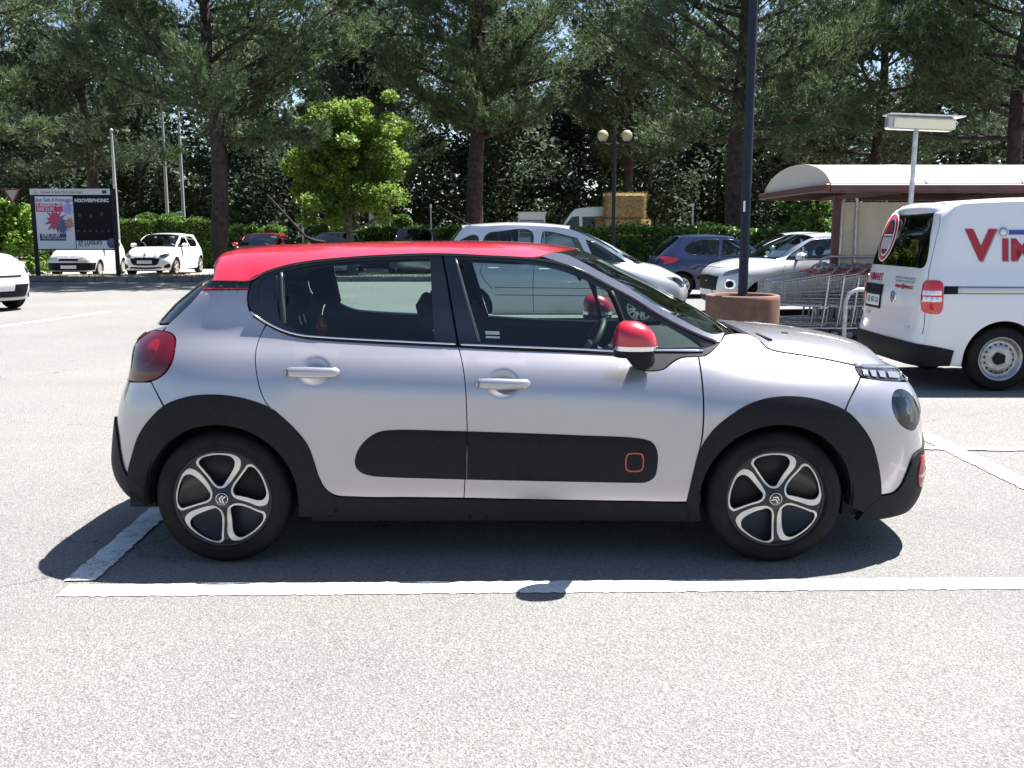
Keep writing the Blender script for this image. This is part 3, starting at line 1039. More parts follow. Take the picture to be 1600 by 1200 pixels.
SH.strip("window_post", [(432, 427), (433, 460), (437, 500)], .007, .004, M_BLACKP, hero)
SH.strip("window_post", [(440, 426), (441, 460), (446, 505)], .012, .006, M_POSTTRIM, hero)
SH.strip("window_post", [(955, 455), (966, 482), (976, 510), (983, 545)], .020, .008, M_BLACKP, hero)
# black mirror patch on the door, sticker on the glass
SH.panel("mirror_base", [(985, 553, c), (987, 567), (1000, 576.5), (1018, 579), (1036, 576.5), (1049, 566), (1065, 558), (1099, 556), (1114, 546), (1125, 535.5, c), (1112, 541), (1090, 547), (1030, 548, c)], M_BLACKP, hero, off=.002, gap=0)
SH.panel("glass_sticker", [(758, 517, c), (780, 517.5, c), (781, 523, c), (759, 522.5, c)], principled("sticker", (.35, .42, .42), .6), hero, off=-.004, gap=0, skirt=0, mirror=None)
SH.panel("glass_sticker", [(759, 525, c), (781, 525.5, c), (781, 528.5, c), (759, 528, c)], MATS["sticker"], hero, off=-.004, gap=0, skirt=0, mirror=None)
# A-pillar
SH.panel("front_pillar", [(845, 400.5, c), (866, 394.5, c), (884, 397.5), (902, 405.5), (940, 426), (975, 445), (1012, 469), (1050, 491), (1087, 511), (1112, 522), (1132, 520, c), (1125, 535, c), (1117, 534), (1085, 520), (1057, 506.5), (1025, 489), (990, 466.5), (950, 445), (912, 424.5), (882, 412.8)],
    PAINT, hero, gap=.001, off=.003)
# black band and red line on the rear pillar
SH.panel("pillar_band", [(332, 438, c), (393, 438.5, c), (389, 449, c), (319, 449, c)], M_GLOSSB, hero, off=.001, gap=0)
SH.panel("pillar_trim", [(326, 432, c), (398, 432, c), (396, 458, c), (312, 458, c)], M_DARK, hero, off=-.012, gap=0, skirt=.01, step=.05)
SH.panel("pillar_line", [(319.5, 449.6, c), (389, 449.6, c), (388.5, 452, c), (317, 452, c)], REDP, hero, off=.002, gap=0, skirt=.008)
# roof: near edge traced, middle line from the silhouette
E3 = lambda lst, off=0: (lambda q: SH.S(q[:, 0], q[:, 1]) + SH.Nrm(q[:, 0], q[:, 1]) * off)(SH.px(np.array(lst, float)))
def pz_at(u, v): return np.array(at(u, v, HY)) - np.array((HX, HY, 0))
rE = E3([(333, 437.5), (338, 437.5), (348, 437.6), (366, 437.8), (392, 437), (410, 427.2), (440, 417), (480, 409), (560, 401.6), (630, 398), (690, 397), (760, 400), (812, 402), (845, 400.5), (866, 394.5)], .002)
rE[:6, 1] -= .007
cen = [(-1.40, 1.345), (-1.425, 1.388), (-1.405, 1.418), (-1.35, 1.436), (-1.26, 1.448), (-1.16, 1.456), (-1.0, 1.462), (-.82, 1.468), (-.55, 1.474), (-.3, 1.476), (-.1, 1.475), (.12, 1.468), (.28, 1.455), (.365, 1.443), (.405, 1.434)]
rC = np.array([(x, 0, z) for x, z in cen])
def seg_interp(P, k=5):
    Q = catmull(P, k); return Q
rEd, rCd = seg_interp(rE), seg_interp(rC)
mrow = min(len(rEd), len(rCd)); rEd, rCd = rEd[:mrow], rCd[:mrow]
pw = np.interp(np.arange(mrow), [0, 10, 30, mrow], [2.6, 3.6, 3.6, 3.2])
roof = crown_loft("roof", rEd, rCd, REDP, hero, pw=list(pw), raw=True, ns=18, thick=.005, pxe=2.5)
crown_loft("roof_lining", rEd * (1, .97, 1), rCd, M_LINING, hero, pw=list(pw), raw=True, ns=8, drop=.035, pxe=2.5)
# windscreen, cowl, bonnet
wsE = E3([(868, 395), (884, 397.8), (902, 405.8), (940, 426.3), (975, 445.3), (1012, 469.3), (1050, 491.3), (1087, 511.3), (1112, 521), (1133, 521)], .001)
wsC = np.array([(x, 0, z) for x, z in ((.41, 1.434), (.46, 1.412), (.53, 1.38), (.67, 1.315), (.80, 1.25), (.93, 1.18), (1.06, 1.11), (1.19, 1.03), (1.25, .995), (1.29, .975))])
crown_loft("windscreen", wsE, wsC, M_GLASS, hero, rows=24, ns=10, pz=2.6, pxe=2.2)
crown_loft("windscreen_band", wsE[:3], wsC[:3] + (0, 0, .001), M_GLOSSB, hero, rows=6, ns=10, pz=2.6, pxe=2.2, drop=-.002)
hE = np.vstack([E3([(1140, 520)], .0), E3(SHUT, .0)])
hE[0] += (.02, 0, .0)
hF = SH.S([SH.Ty(.55, .86)], [.86])[0]
hE = np.vstack([hE[1:], [(hF[0] - .03, hF[1], .862)]])
nose_x = float(SH.nose(.86))
hC = np.array([(x, 0, z) for x, z in ((1.22, 1.035), (1.27, 1.036), (1.33, 1.034), (1.50, 1.022), (1.66, 1.003), (1.79, .978), (1.90, .942), (nose_x - .015, .875))])
crown_loft("bonnet", hE, hC, PAINT, hero, rows=26, ns=16, pz=2.6, pxe=2.0, thick=.015)
SH.strip("bonnet_gap", SHUT, .0042, .0035, M_DARK, hero, off=.001)
cwE = np.vstack([E3([(1128, 523), (1150, 519), (1172, 521)], -.02), hE[:1] + (.05, .02, -.012)])
cwC = np.array([(1.16, 0, .985), (1.22, 0, .985), (1.26, 0, .985), (1.34, 0, .985)])
crown_loft("cowl_tray", cwE, cwC, M_BLACKP, hero, rows=10, ns=8, pz=2.6, pxe=2.0, drop=.012)
for y0, y1, zz in ((-.50, .02, .0), (.05, .58, .0)):
    w_ = empty("wiper"); w_.parent = hero
    MB().tube([(1.31, y0, 1.0), (1.28, y0 + .1, 1.016), (1.25, y1 - .1, 1.02)], [.014, .010, .007], 6).build("arm", M_BLACKP, w_)
    MB().tube([(1.255, y0 + .05, 1.006), (1.235, (y0 + y1) / 2, 1.018), (1.22, y1, 1.014)], .007, 6).build("blade", M_RUBBER, w_)
for yy in (-.30, .30):
    MB().box(1.42, 1.45, yy - .012, yy + .012, 1.005, 1.024, .004).build("washer_jet", M_BLACKP, hero)
# cladding
def arch(u_list, cx, r, a0, a1, extra=()):
    P = [p for p in u_list]
    ring = [('xz', cx + r * math.cos(a), .312 + r * math.sin(a)) for a in np.linspace(a0, a1, 22)]
    return P + [ring[0] + ('c',)] + ring[1:-1] + [ring[-1] + ('c',)]
SH.panel("rear_arch_cladding", arch([(201, 745, c), (206, 717), (217, 682), (235, 655), (260, 632), (290, 621), (330, 617), (372, 621), (410, 632), (435, 647), (460, 670), (480, 695), (490, 720), (498, 746), (508, 764), (524, 774.5, c), (522, 806, c)], -1.27, .352, -.25, math.pi + .12) + [(232, 780, c)],
    M_BLACKP, hero, off=.008, gap=0, skirt=.05, step=.025)
SH.panel("front_arch_cladding", arch([(1072, 786, c), (1083, 740), (1093, 704), (1115, 672), (1145, 647), (1175, 630), (1210, 621), (1245, 620), (1282, 626), (1321, 642), (1345, 665), (1362, 692), (1370, 720), (1375, 750), (1376, 775, c), (1350, 800, c)], 1.27, .352, -.12, math.pi + .3) + [(1078, 815, c)],
    M_BLACKP, hero, off=.008, gap=0, skirt=.05, step=.025)
SH.panel("sill_cladding", [(524, 775, c), (560, 777.5), (640, 778.5), (725, 779.5), (800, 781), (900, 783), (1000, 784.7), (1073, 785.8, c), (1079, 814, c), (900, 812), (700, 809), (522, 806, c)], M_BLACKP, hero, off=.004, gap=0, skirt=.10)
SH.strip("sill_edge", [(515, 771), (524, 775.5), (560, 777.5), (725, 779.8), (900, 783), (1070, 786)], .006, .008, M_SATIN if False else M_BLACKP, hero)
# door bumper strip, split at the door gap
ab_r = [(729.7, 674, c), (612, 672), (592, 675), (575, 684.5), (560, 702), (554.5, 720), (557, 731), (566, 739), (582, 743.5), (600, 745), (728.9, 749, c)]
ab_f = [(730.6, 674, c), (900, 680), (1005, 686), (1020, 692), (1027, 705), (1027, 730), (1022, 746), (1008, 753.5), (990, 754), (900, 752.5), (729.6, 749, c)]
for lst, dr in ((ab_r, rear_door), (ab_f, front_door)):
    SH.panel("bumper_pad", lst, M_BLACKP, hero, off=.004, gap=0, skirt=.014, dome=.012, step=.02)
rc = SH.px([(991, 721)])[0]
def rsq(h, k=36):
    return np.array([(rc[0] + h * np.sign(math.cos(a)) * abs(math.cos(a)) ** .55, rc[1] + h * 1.06 * np.sign(math.sin(a)) * abs(math.sin(a)) ** .55) for a in np.linspace(0, 2 * math.pi, k, endpoint=False)])
SH.panel("red_ring", None, REDP, hero, off=.0165, gap=0, skirt=.004, step=.02, raw=rsq(.043), holes=[rsq(.037)])
# handles
for (u0, u1, vt, vb, dr) in ((446, 532, 572, 590, rear_door), (743, 829, 590, 608.5, front_door)):
    a, b = SH.px([(u0, (vt + vb) / 2), (u1, (vt + vb) / 2 + 1)])
    dx, dz = DENT[0][:2] if dr is rear_door else DENT[1][:2]
    mb = MB()
    rings = []
    for k, f in enumerate(np.linspace(0, 1, 15)):
        x = a[0] + (b[0] - a[0]) * f
        zc_ = a[1] + (b[1] - a[1]) * f
        yy = -float(SH.w(x, dz - .13)) + .006 - .016 * math.sin(math.pi * min(1, max(0, f))) ** .5
        hh = .026 * (1 if .06 < f < .94 else .55) * (1 - .25 * abs(f - .4))
        rings.append([(x, yy + .014, zc_ - hh), (x, yy, zc_ - hh * .7), (x, yy - .004, zc_), (x, yy, zc_ + hh * .7), (x, yy + .014, zc_ + hh)])
    V = [p for r_ in rings for p in r_]
    F = [(i * 5 + j, (i + 1) * 5 + j, (i + 1) * 5 + j + 1, i * 5 + j + 1) for i in range(14) for j in range(4)]
    F += [(0, 1, 2, 3, 4), tuple(70 + j for j in range(5))[::-1]]
    h = MB().add(V, [f[::-1] for f in F], True).build("door_handle", PAINT, hero)
    mirror_copy(h)
    kk = 2
    MB().box(a[0] + .012, a[0] + .014, rings[2][2][1] - .0015, rings[2][2][1] + .004, rings[2][1][2], rings[2][3][2]).build("key_cover_gap", M_DARK, hero)
# mirrors
def door_mirror(side):
    e = empty("door_mirror"); e.parent = hero
    cx_, cz_ = hx(993, 531, .95), hz(993, 531, .95)
    def shell(z0, z1, k=1.0, nz=10, nu=28):
        rows = []
        for z in np.linspace(z0, z1, nz):
            q = (z + .065) / .145                      # 0 bottom .. 1 top
            k1 = max(0.0, min(1.0, (q - .28) / .74))
            lx1 = -.022 + .120 * math.sqrt(max(0.0, 1 - k1 ** 2)) - .012 * max(0, .28 - q) / .28
            k0 = max(0.0, min(1.0, (q - .45) / .57))
            lx0 = -.040 - .052 * math.sqrt(max(0.0, 1 - k0 ** 2.2))
            yh = .088 * math.sqrt(max(.02, 1 - max(0.0, (q - .35) / .68) ** 2.4))
            mx, rx = (lx0 + lx1) / 2, (lx1 - lx0) / 2
            rows.append([(cx_ + mx + rx * k * np.sign(math.cos(a)) * abs(math.cos(a)) ** .8, side * (.925 + yh * k * np.sign(math.sin(a)) * abs(math.sin(a)) ** .8), cz_ + z) for a in np.linspace(0, 2 * math.pi, nu, endpoint=False)])
        V = [p for r_ in rows for p in r_]
        F = [(i * nu + j, i * nu + (j + 1) % nu, (i + 1) * nu + (j + 1) % nu, (i + 1) * nu + j) for i in range(nz - 1) for j in range(nu)]
        mb = MB().add(V, F, True)
        mb.add(rows[-1], [tuple(range(nu))], True).add(rows[0], [tuple(range(nu))[::-1]], True)
        return mb
    shell(-.026, .080, nz=16).build("cap", REDP, e)
    shell(-.045, -.0255, 1.012, nz=4).build("indicator", M_CHROME, e)
    shell(-.075, -.0445, 1.0, nz=5).build("housing", M_BLACKP, e)
    MB().tube([(cx_ + .00, side * .90, cz_ - .06), (cx_ + .035, side * .89, cz_ - .095), (cx_ + .06, side * .80, cz_ - .105)], [.045, .05, .05], 12).build("arm", M_BLACKP, e)
    return e
door_mirror(-1); door_mirror(1)
# aerial
MB().tube([(-.93, .0, 1.464), (-.98, .0, 1.472), (-1.03, 0, 1.498)], [.014, .012, .006], 10).tube([(-1.02, 0, 1.488), (-1.225, 0, 1.715)], [.0065, .005], 6).build("aerial", M_BLACKP, hero)

# wheels with five loop spokes
LOOP_O = [(-.475, .77), (-.41, .885), (-.21, .945), (.05, .952), (.31, .905), (.44, .80), (.426, .64), (.30, .47), (.148, .295), (.05, .225), (-.08, .225), (-.18, .295), (-.30, .48), (-.41, .66)]
LOOP_I = [(-.425, .77), (-.36, .865), (-.19, .915), (.05, .922), (.255, .872), (.325, .77), (.30, .65), (.19, .48), (.075, .325), (.03, .265), (-.075, .262), (-.15, .32), (-.265, .49), (-.37, .67)]
def hero_wheel(x, side, cap_rot, rot0):
    we = empty("wheel"); we.parent = hero
    y = side * .755
    M = wheel_frame(x, y, .312, side)
    MB().lathe(tyre_profile(.312, .222, .205), 64, M).build("tyre", M_RUBBER, we)
    RR = .222
    hgt = lambda r: .098 - .020 * np.exp(-((r - .11) / .06) ** 2) - .012 * (r / RR) ** 6 + .004 * np.exp(-(r / .05) ** 2)
    lo = outline(np.array(LOOP_O) * RR, [False] * 14, .009); li = outline(np.array(LOOP_I) * RR, [False] * 14, .009)
    circ = np.array([(RR * math.cos(a), RR * math.sin(a)) for a in np.linspace(0, 2 * math.pi, 90, endpoint=False)])
    rot = lambda P, a: P @ np.array([[math.cos(a), math.sin(a)], [-math.sin(a), math.cos(a)]])
    def face(name, loops, off, mat, step, skirt, extra_back=None):
        v2, tri = cdt(loops, step)
        e1 = v2[tri[:, 1]] - v2[tri[:, 0]]; e2 = v2[tri[:, 2]] - v2[tri[:, 0]]
        fl = (e1[:, 0] * e2[:, 1] - e1[:, 1] * e2[:, 0]) < 0
        tri[fl] = tri[fl][:, ::-1]
        z = hgt(np.hypot(v2[:, 0], v2[:, 1])) + off
        V = [M @ Vector((a_, b_, c_)) for a_, b_, c_ in zip(v2[:, 0], v2[:, 1], z)]
        mb = MB().add(V, [tuple(f) for f in tri], True)
        for a_, b_ in boundary(tri):
            q = [Vector((*v2[k], z[k])) for k in (a_, b_)]
            mb.add([M @ q[0], M @ (q[0] - Vector((0, 0, skirt))), M @ (q[1] - Vector((0, 0, skirt))), M @ q[1]], [(0, 1, 2, 3)], False)
        return mb.build(name, mat, we)
    loops_i = [rot(li, -2 * math.pi * k / 5 + rot0) for k in range(5)]
    loops_o = [rot(lo, -2 * math.pi * k / 5 + rot0) for k in range(5)]
    face("rim", [circ] + loops_i, 0, M_WHEELBLK, .02, .035)
    for k in range(5):
        face("spoke_loop", [loops_o[k], loops_i[k]], .003, M_SATIN, .02, .012)
    MB().lathe([(0, .045), (.20, .045), (.215, .09), (.222, .097), (.229, .094), (.229, .06)], 48, M).build("rim_back", M_WHEELBLK, we)
    cp = MB().lathe([(0, .108), (.024, .107), (.029, .104), (.030, .09)], 28, M).build("centre_cap", M_GLOSSB, we)
    mb = MB().lathe([(.026, .1062), (.0275, .1085), (.029, .1055)], 28, M)
    Mc = M @ Matrix.Rotation(cap_rot, 4, 'Z')
    for dy in (-.010, .003):
        mb.prism([(-.017, dy - .006), (0, dy + .006), (.017, dy - .006), (.017, dy - .0005), (0, dy + .0115), (-.017, dy - .0005)], .107, .1092, Mc)
    mb.build("emblem", M_CHROME, cp)
for x_, cr, r0 in ((-1.27, R(75), R(3)), (1.27, R(-25), R(4))):
    hero_wheel(x_, -1, cr, r0); hero_wheel(x_, 1, cr, r0)
# inner shell behind the gaps, wheel wells, floor, cabin
belt = [(-1.6, .98), (-1.2, 1.03), (-.9, 1.035), (-.2, .985), (.45, .955), (.9, .93), (1.1, .90), (1.35, .84), (1.6, .80)]
bk = [('tz', T0 + .02, .24, c), ('xz', -1.66, .24, c)] + [('xz', -1.27 + .36 * math.cos(a), .312 + .36 * math.sin(a)) for a in np.linspace(math.pi + .15, -.2, 18)] + \
     [('xz', -.8, .22, c), ('xz', .8, .22, c)] + [('xz', 1.27 + .36 * math.cos(a), .312 + .36 * math.sin(a)) for a in np.linspace(math.pi + .2, -.15, 18)] + \
     [('xz', 1.66, .24, c), ('tz', T1 - .02, .24, c), ('tz', T1 - .02, .70, c)] + [('xz', x, z) for x, z in belt[::-1]] + [('tz', T0 + .02, .80, c)]
SH.panel("inner_shell", bk, M_DARK, hero, off=-.022, gap=0, skirt=.02, step=.06, mirror='join')
for x_ in (-1.27, 1.27):
    for s_ in (-1, 1):
        Mw = xform((1, 0, 0), (0, 0, 1), (0, s_, 0), (x_, 0, .312))
        MB().lathe([(.365, .84), (.365, .50), (0, .50)], 24, Mw, arc=(-.12, math.pi + .12)).build("wheel_well", M_DARK, hero)
MB().box(-1.72, 1.82, -.50, .50, .17, .24).box(-.88, .88, -.76, .76, .18, .25).box(1.62, 1.86, -.74, .74, .20, .30).box(-1.74, -1.62, -.74, .74, .24, .34).build("underbody", M_DARK, hero)
SH.panel("pillar_trim", [(676, 400, c), (712, 402, c), (748, 536, c), (683, 536, c)], M_DARK, hero, off=-.035, gap=0, skirt=.05, step=.06)
SH.panel("pillar_trim", [(392, 440, c), (440, 420, c), (446, 512, c), (400, 495, c)], M_DARK, hero, off=-.035, gap=0, skirt=.05, step=.06)
MB().box(-.95, .95, -.74, .74, .26, .30).box(-1.05, -.95, -.72, .72, .30, .72).build("cabin_floor", M_DASH, hero)
crown_loft("dashboard", [(.66, -.74, .84), (.72, -.74, .93), (.85, -.73, .955), (1.2, -.70, .95)], [(.60, 0, .86), (.66, 0, .955), (.85, 0, .985), (1.25, 0, .965)], M_DASH, hero, rows=12, ns=8, pz=3)
MB().box(.66, .95, -.72, .72, .42, .86, .05).build("dash_front", M_DASH, hero)
MB().box(.55, .66, -.10, .10, .45, .92, .03).build("centre_console", M_GLOSSB, hero)
for s_ in (-.36, .36):
    seat(hero, .05, s_, zc=.50)
for s_ in (-.42, 0, .42):
    seat(hero, -.78, s_, "rear_seat", .42, zc=.50)
bq = at(503, 511, HY - .45)
MB().lathe([(.0, .05), (.022, .042), (.026, 0), (.022, -.05)], 14, Matrix.Translation((bq.x - HX, -.45, bq.z))).build("belt_buckle", M_REDL2, hero)
sw = empty("steering_wheel"); sw.parent = hero
Ms = Matrix.Translation((.50, .36, .86)) @ Matrix.Rotation(R(-62), 4, 'Y')
MB().tube([Ms @ Vector((.18 * math.cos(a), .18 * math.sin(a), 0)) for a in np.linspace(0, 2 * math.pi, 28, endpoint=False)], .017, 8, closed=True).build("rim", M_DASH, sw)
MB().box(-.05, .05, -.16, .16, -.03, .012, .015, Ms).box(-.16, .0, -.03, .03, -.03, .01, .01, Ms).build("hub", M_DASH, sw)
MB().tube([Ms @ Vector((0, 0, 0)), Ms @ Vector((.0, 0, -.22))], .04, 10).build("column", M_DASH, sw)
MB().box(.40, .43, -.11, .11, 1.27, 1.33, .012).tube([(.43, 0, 1.31), (.46, 0, 1.37)], .01).build("rear_view_mirror", M_GLOSSB, hero)

# ------------------------------------------------------------------ parked cars
def text_on(sh, name, body, size, t, z, mat, parent, off=.004, front=None, **kw):
    """lettering laid flat on the skin at (t, z)"""
    p = sh.S([t], [z])[0]; n = sh.Nrm([t], [z])[0]
    zx = Vector(n)
    ax = Vector((0, 0, 1)).cross(zx).normalized()
    ay = zx.cross(ax)
    return text_mesh(name, body, size, mat, xform(ax, ay, zx, Vector(p) + zx * off), parent, **kw)

def simple_car(sp):
    W, H, zb = sp['W'], sp['H'], sp['belt']
    xa, r = sp['wb'] / 2, sp['r']
    nx = sp['nose']; tx = sp['tail']                       # lists (z, x)
    xn, xt = max(p[1] for p in nx), min(p[1] for p in tx)
    (xhf, zhf), (xc, zc), (xrf, zrf), (xrr, zrr), (xtt, ztt) = sp['hood'], sp['cowl'], sp['rf'], sp['rr'], sp['tt']
    tum = sp.get('tum', .70)
    def cab(k=1.0, b=zb):
        return [(.1, .90 * W * k), (.28, .965 * W * k), (.5, .995 * W * k), (b - .28, W * k), (b - .14, .985 * W * k), (b - .03, .945 * W * k), (b + .03, .915 * W * k), ((b + H) / 2, (.915 + tum) / 2 * W * k), (H, tum * W * k), (H + .2, tum * W * k * .8)]
    def fr(zt, k=1.0):
        return [(.1, .88 * W * k), (.3, .96 * W * k), (.5, .99 * W * k), (zt - .24, .995 * W * k), (zt - .13, .965 * W * k), (zt - .05, .90 * W * k), (zt, .82 * W * k), (zt + .08, .66 * W * k), (zt + .5, .5 * W)]
    st = [(xt + .2, cab(.985)), (-xa, cab(1.0)), (0, cab()), (xc - .45, cab()), (xc + .02, fr(zc)), ((xc + xhf) / 2, fr((zc + zhf) / 2 + .02)), (xhf, fr(zhf))]
    if sp.get('box'):
        st = [(xt + .2, cab(.99)), (0, cab()), (xc - .3, cab()), (xc + .02, fr(zc)), (xhf, fr(zhf))]
    sh = Shell(st, sp.get('xr', -xa * .95), sp.get('xf', xa * .95), lambda z: np.interp(z, *zip(*nx)), lambda z: np.interp(z, *zip(*tx)), n=sp.get('n', 3.2), zmax=H + .1,
               flare=((-xa, r, r + .10, r + .26, .012), (xa, r, r + .10, r + .26, .012)))
    root = empty(sp['name'], sp['loc'], sp['yaw'])
    tag(root, sp['label'], sp.get('cat', 'car'), sp.get('group'))
    P, step = sp['paint'], sp.get('step', .07)
    ra = r + .055
    zs = sp.get('sill', .21)
    a0 = math.asin(max(-1, (zs - r) / ra))
    def arch_pts(cx):
        an = np.linspace(math.pi - a0, a0, 14)
        q = [('xz', cx + ra * math.cos(a), r + ra * math.sin(a)) for a in an]
        return [q[0] + ('c',)] + q[1:-1] + [q[-1] + ('c',)]
    mid = sp.get('roof_mid', [])
    top = [('tz', sh.T1, zhf - .005, 'c'), ('fy', W * .66, zhf, 'c'), ('xz', (xc + xhf) / 2, (zc + zhf) / 2 + .025), ('xz', xc, zc, 'c')]
    roofl = [('xz', xrf, zrf)] + [('xz', x, z) for x, z in mid] + [('xz', xrr, zrr)]
    apil = [('xz', xc + (xrf - xc) * .5, zc + (zrf - zc) * .5 + sp.get('abow', .02))]
    poly = [('tz', sh.T0, zs + .03, 'c')] + [('xz', xt + .12, zs + .02)] + arch_pts(-xa) + arch_pts(xa) + [('xz', xn - .14, zs), ('tz', sh.T1, zs + .01, 'c')] + top + apil + roofl + \
           [('xz', xrr + (xtt - xrr) * .5, zrr + (ztt - zrr) * .5 + .01), ('xz', xtt, ztt, 'c'), ('tz', sh.T0, ztt - .01, 'c')]
    holes = []
    wl = []
    for nm, pl in sp['windows']:
        Q, cc = sh.pts([('xz',) + tuple(p) for p in pl])
        q = outline(Q, cc, .035)
        holes.append(q); wl.append((nm, q))
    body = sh.panel("body", poly, P, root, step=step, mirror='join', gap=0, skirt=.02, holes=holes, ostep=.05)
    gm = sp.get('glass', M_TINT)
    for nm, q in wl:
        sh.panel(nm, None, gm, root, step=.1, off=-.006, gap=0, skirt=0, raw=inset(q, -.004))
        Ct = q.mean(0)
        sh.strip("window_seal", q, .016, .003, M_GLOSSB, root, is_tz=True, closed=True, step=.05)
    eS = lambda pts_: np.array([sh.S(sh.T(x, z), [z])[0] for x, z in pts_])
    fyh = sh.S([sh.Ty(W * .66, zhf)], [zhf])[0]
    hE = np.vstack([eS([(xc, zc), ((xc + xhf) / 2, (zc + zhf) / 2 + .025)]), [fyh]])
    cdx = sp.get('cowl_dx', .14)
    hC = np.array([(xc + cdx, 0, zc + .02), ((xc + xhf) / 2 + .06, 0, (zc + zhf) / 2 + .065), (float(sh.nose(zhf)) - .005, 0, zhf + .005)])
    crown_loft("bonnet", hE, hC, P, root, rows=12, ns=8, pz=2.5)
    aP = [(xc, zc), (xc + (xrf - xc) * .5, zc + (zrf - zc) * .5 + sp.get('abow', .02)), (xrf, zrf)]
    cr = sp.get('crown', .05)
    wC = np.array([(xc + cdx, 0, zc + .02), (xc + (xrf - xc) * .5 + cdx * .75, 0, (zc + zrf) / 2 + .05), (xrf + .06, 0, zrf + cr)])
    crown_loft("windscreen", eS(aP) * (1, .985, 1), wC, sp.get('wglass', gm), root, rows=10, ns=8, pz=2.6)
    rP = [(xrf, zrf)] + list(mid) + [(xrr, zrr)]
    rC = np.array([(x + (.06 if i == 0 else (-.05 if i == len(rP) - 1 else 0)), 0, z + cr) for i, (x, z) in enumerate(rP)])
    crown_loft("roof", eS(rP), rC, sp.get('roof_paint', P), root, rows=12, ns=8, pz=3.4)
    dP = [(xrr, zrr), (xrr + (xtt - xrr) * .5, zrr + (ztt - zrr) * .5 + .01), (xtt, ztt)]
    tw = float(sh.tail(ztt))
    dC = np.array([(xrr - .05, 0, zrr + cr), ((xrr + xtt) / 2 - .06, 0, (zrr + ztt) / 2 + .03), (tw - .0, 0, ztt)])
    crown_loft("rear_window", eS(dP), dC, sp.get('rear_mat', gm), root, rows=10, ns=8, pz=2.8)
    crown_loft("roof_lining", eS(rP) * (1, .95, 1), rC, M_LINING, root, rows=6, ns=4, pz=3.4, drop=.05)
    for nm, mat, off, mirror, lst in sp.get('bits', []):
        sh.panel(nm, lst, mat, root, step=.05, off=off, gap=0, skirt=.01, mirror=mirror, ostep=.03)
    for seam in sp.get('seams', []):
        sh.strip("door_gap", [(float(sh.T(x, z)[0]), z) for x, z in seam], .009, .0012, M_DARK, root, is_tz=True, step=.08)
    for nm, mat, wd, ht, ln in sp.get('strips', []):
        sh.strip(nm, [(float(sh.T(x, z)[0]), z) for x, z in ln], wd, ht, mat, root, is_tz=True, step=.08)
    for hx_, hz_ in sp.get('handles', []):
        y = float(sh.w(hx_, hz_))
        for s_ in (-1, 1):
            MB().box(hx_ - .09, hx_ + .09, s_ * (y + .012) - .014, s_ * (y + .012) + .014, hz_ - .014, hz_ + .014, .008).build("door_handle", sp.get('handle_mat', P), root)
    if sp.get('mirror'):
        mx, mz = sp['mirror']
        for s_ in (-1, 1):
            e = empty("door_mirror"); e.parent = root
            y0 = float(sh.w(mx, mz))
            MB().box(mx - .05, mx + .09, min(s_ * (y0 + .05), s_ * (y0 + .25)), max(s_ * (y0 + .05), s_ * (y0 + .25)), mz - .01, mz + .14, .05).build("cap", sp.get('mirror_mat', P), e)
            MB().box(mx - .054, mx - .046, min(s_ * (y0 + .075), s_ * (y0 + .23)), max(s_ * (y0 + .075), s_ * (y0 + .23)), mz + .005, mz + .125).build("mirror_glass", M_CHROME, e)
            MB().tube([(mx + .03, s_ * (y0 - .02), mz - .02), (mx + .02, s_ * (y0 + .1), mz + .02)], .025, 8).build("arm", M_BLACKP, e)
    for x_ in (-xa, xa):
        for s_ in (-1, 1):
            plain_wheel(root, x_, s_ * (W - .115), s_, r, sp.get('rim', r - .10), .19, sp.get('wheel', 'alloy'), rot=.3)
            Mw = xform((1, 0, 0), (0, 0, 1), (0, s_, 0), (x_, 0, r))
            MB().lathe([(ra + .004, W - .02), (ra + .004, W - .32), (0, W - .32)], 16, Mw, arc=(-.2, math.pi + .2)).build("wheel_well", M_DARK, root)
    MB().box(xt + .2, xn - .2, -W * .60, W * .60, zs - .03, zs + .06).box(-xa + ra, xa - ra, -W * .9, W * .9, zs - .02, zs + .05).build("underbody", M_DARK, root)
    if sp.get('cabin', True):
        MB().box(xt + .3, xc, -W * .86, W * .86, .42, .46).build("cabin_floor", M_DASH, root)
        MB().box(xc - .32, xc + .02, -W * .84, W * .84, .5, zb - .03, .05).build("dashboard", M_DASH, root)
        for s_ in (-.36, .36):
            seat(root, xc - 1.0, s_, zc=zb - .47, wid=.46)
        if not sp.get('two'):
            for s_ in (-.36, .36):
                seat(root, xc - 1.8, s_, "rear_seat", .5, zb - .47)
    return root, sh

WHITE = car_paint("white_paint", (0.72, 0.72, 0.73), 0.0, 0.35, dirt=0.10)
WHITE2 = car_paint("pearl_white_paint", (0.62, 0.63, 0.65), 0.25, 0.35, dirt=0.08)
SILVER2 = car_paint("mpv_silver_paint", (0.55, 0.56, 0.60), 0.55, 0.40, dirt=0.12)
BLUE = car_paint("blue_paint", (0.006, 0.018, 0.070), 0.1, 0.35)
REDC = car_paint("crimson_paint", (0.42, 0.012, 0.03), 0.0, 0.35)
GREYC = car_paint("grey_paint", (0.22, 0.235, 0.27), 0.6, 0.4)
DGLASS = glass_mat("dark_window_glass", (0.30, 0.36, 0.38))
VGLASS = glass_mat("van_rear_glass", (0.05, 0.06, 0.07))
C_ = 'c'
plate_f = lambda z, w=.26, h=.11: ("number_plate", M_PLATE, .016, 'join', [('fy', w, z + h / 2, C_), ('fy', .001, z + h / 2, C_), ('fy', .001, z - h / 2, C_), ('fy', w, z - h / 2, C_)])

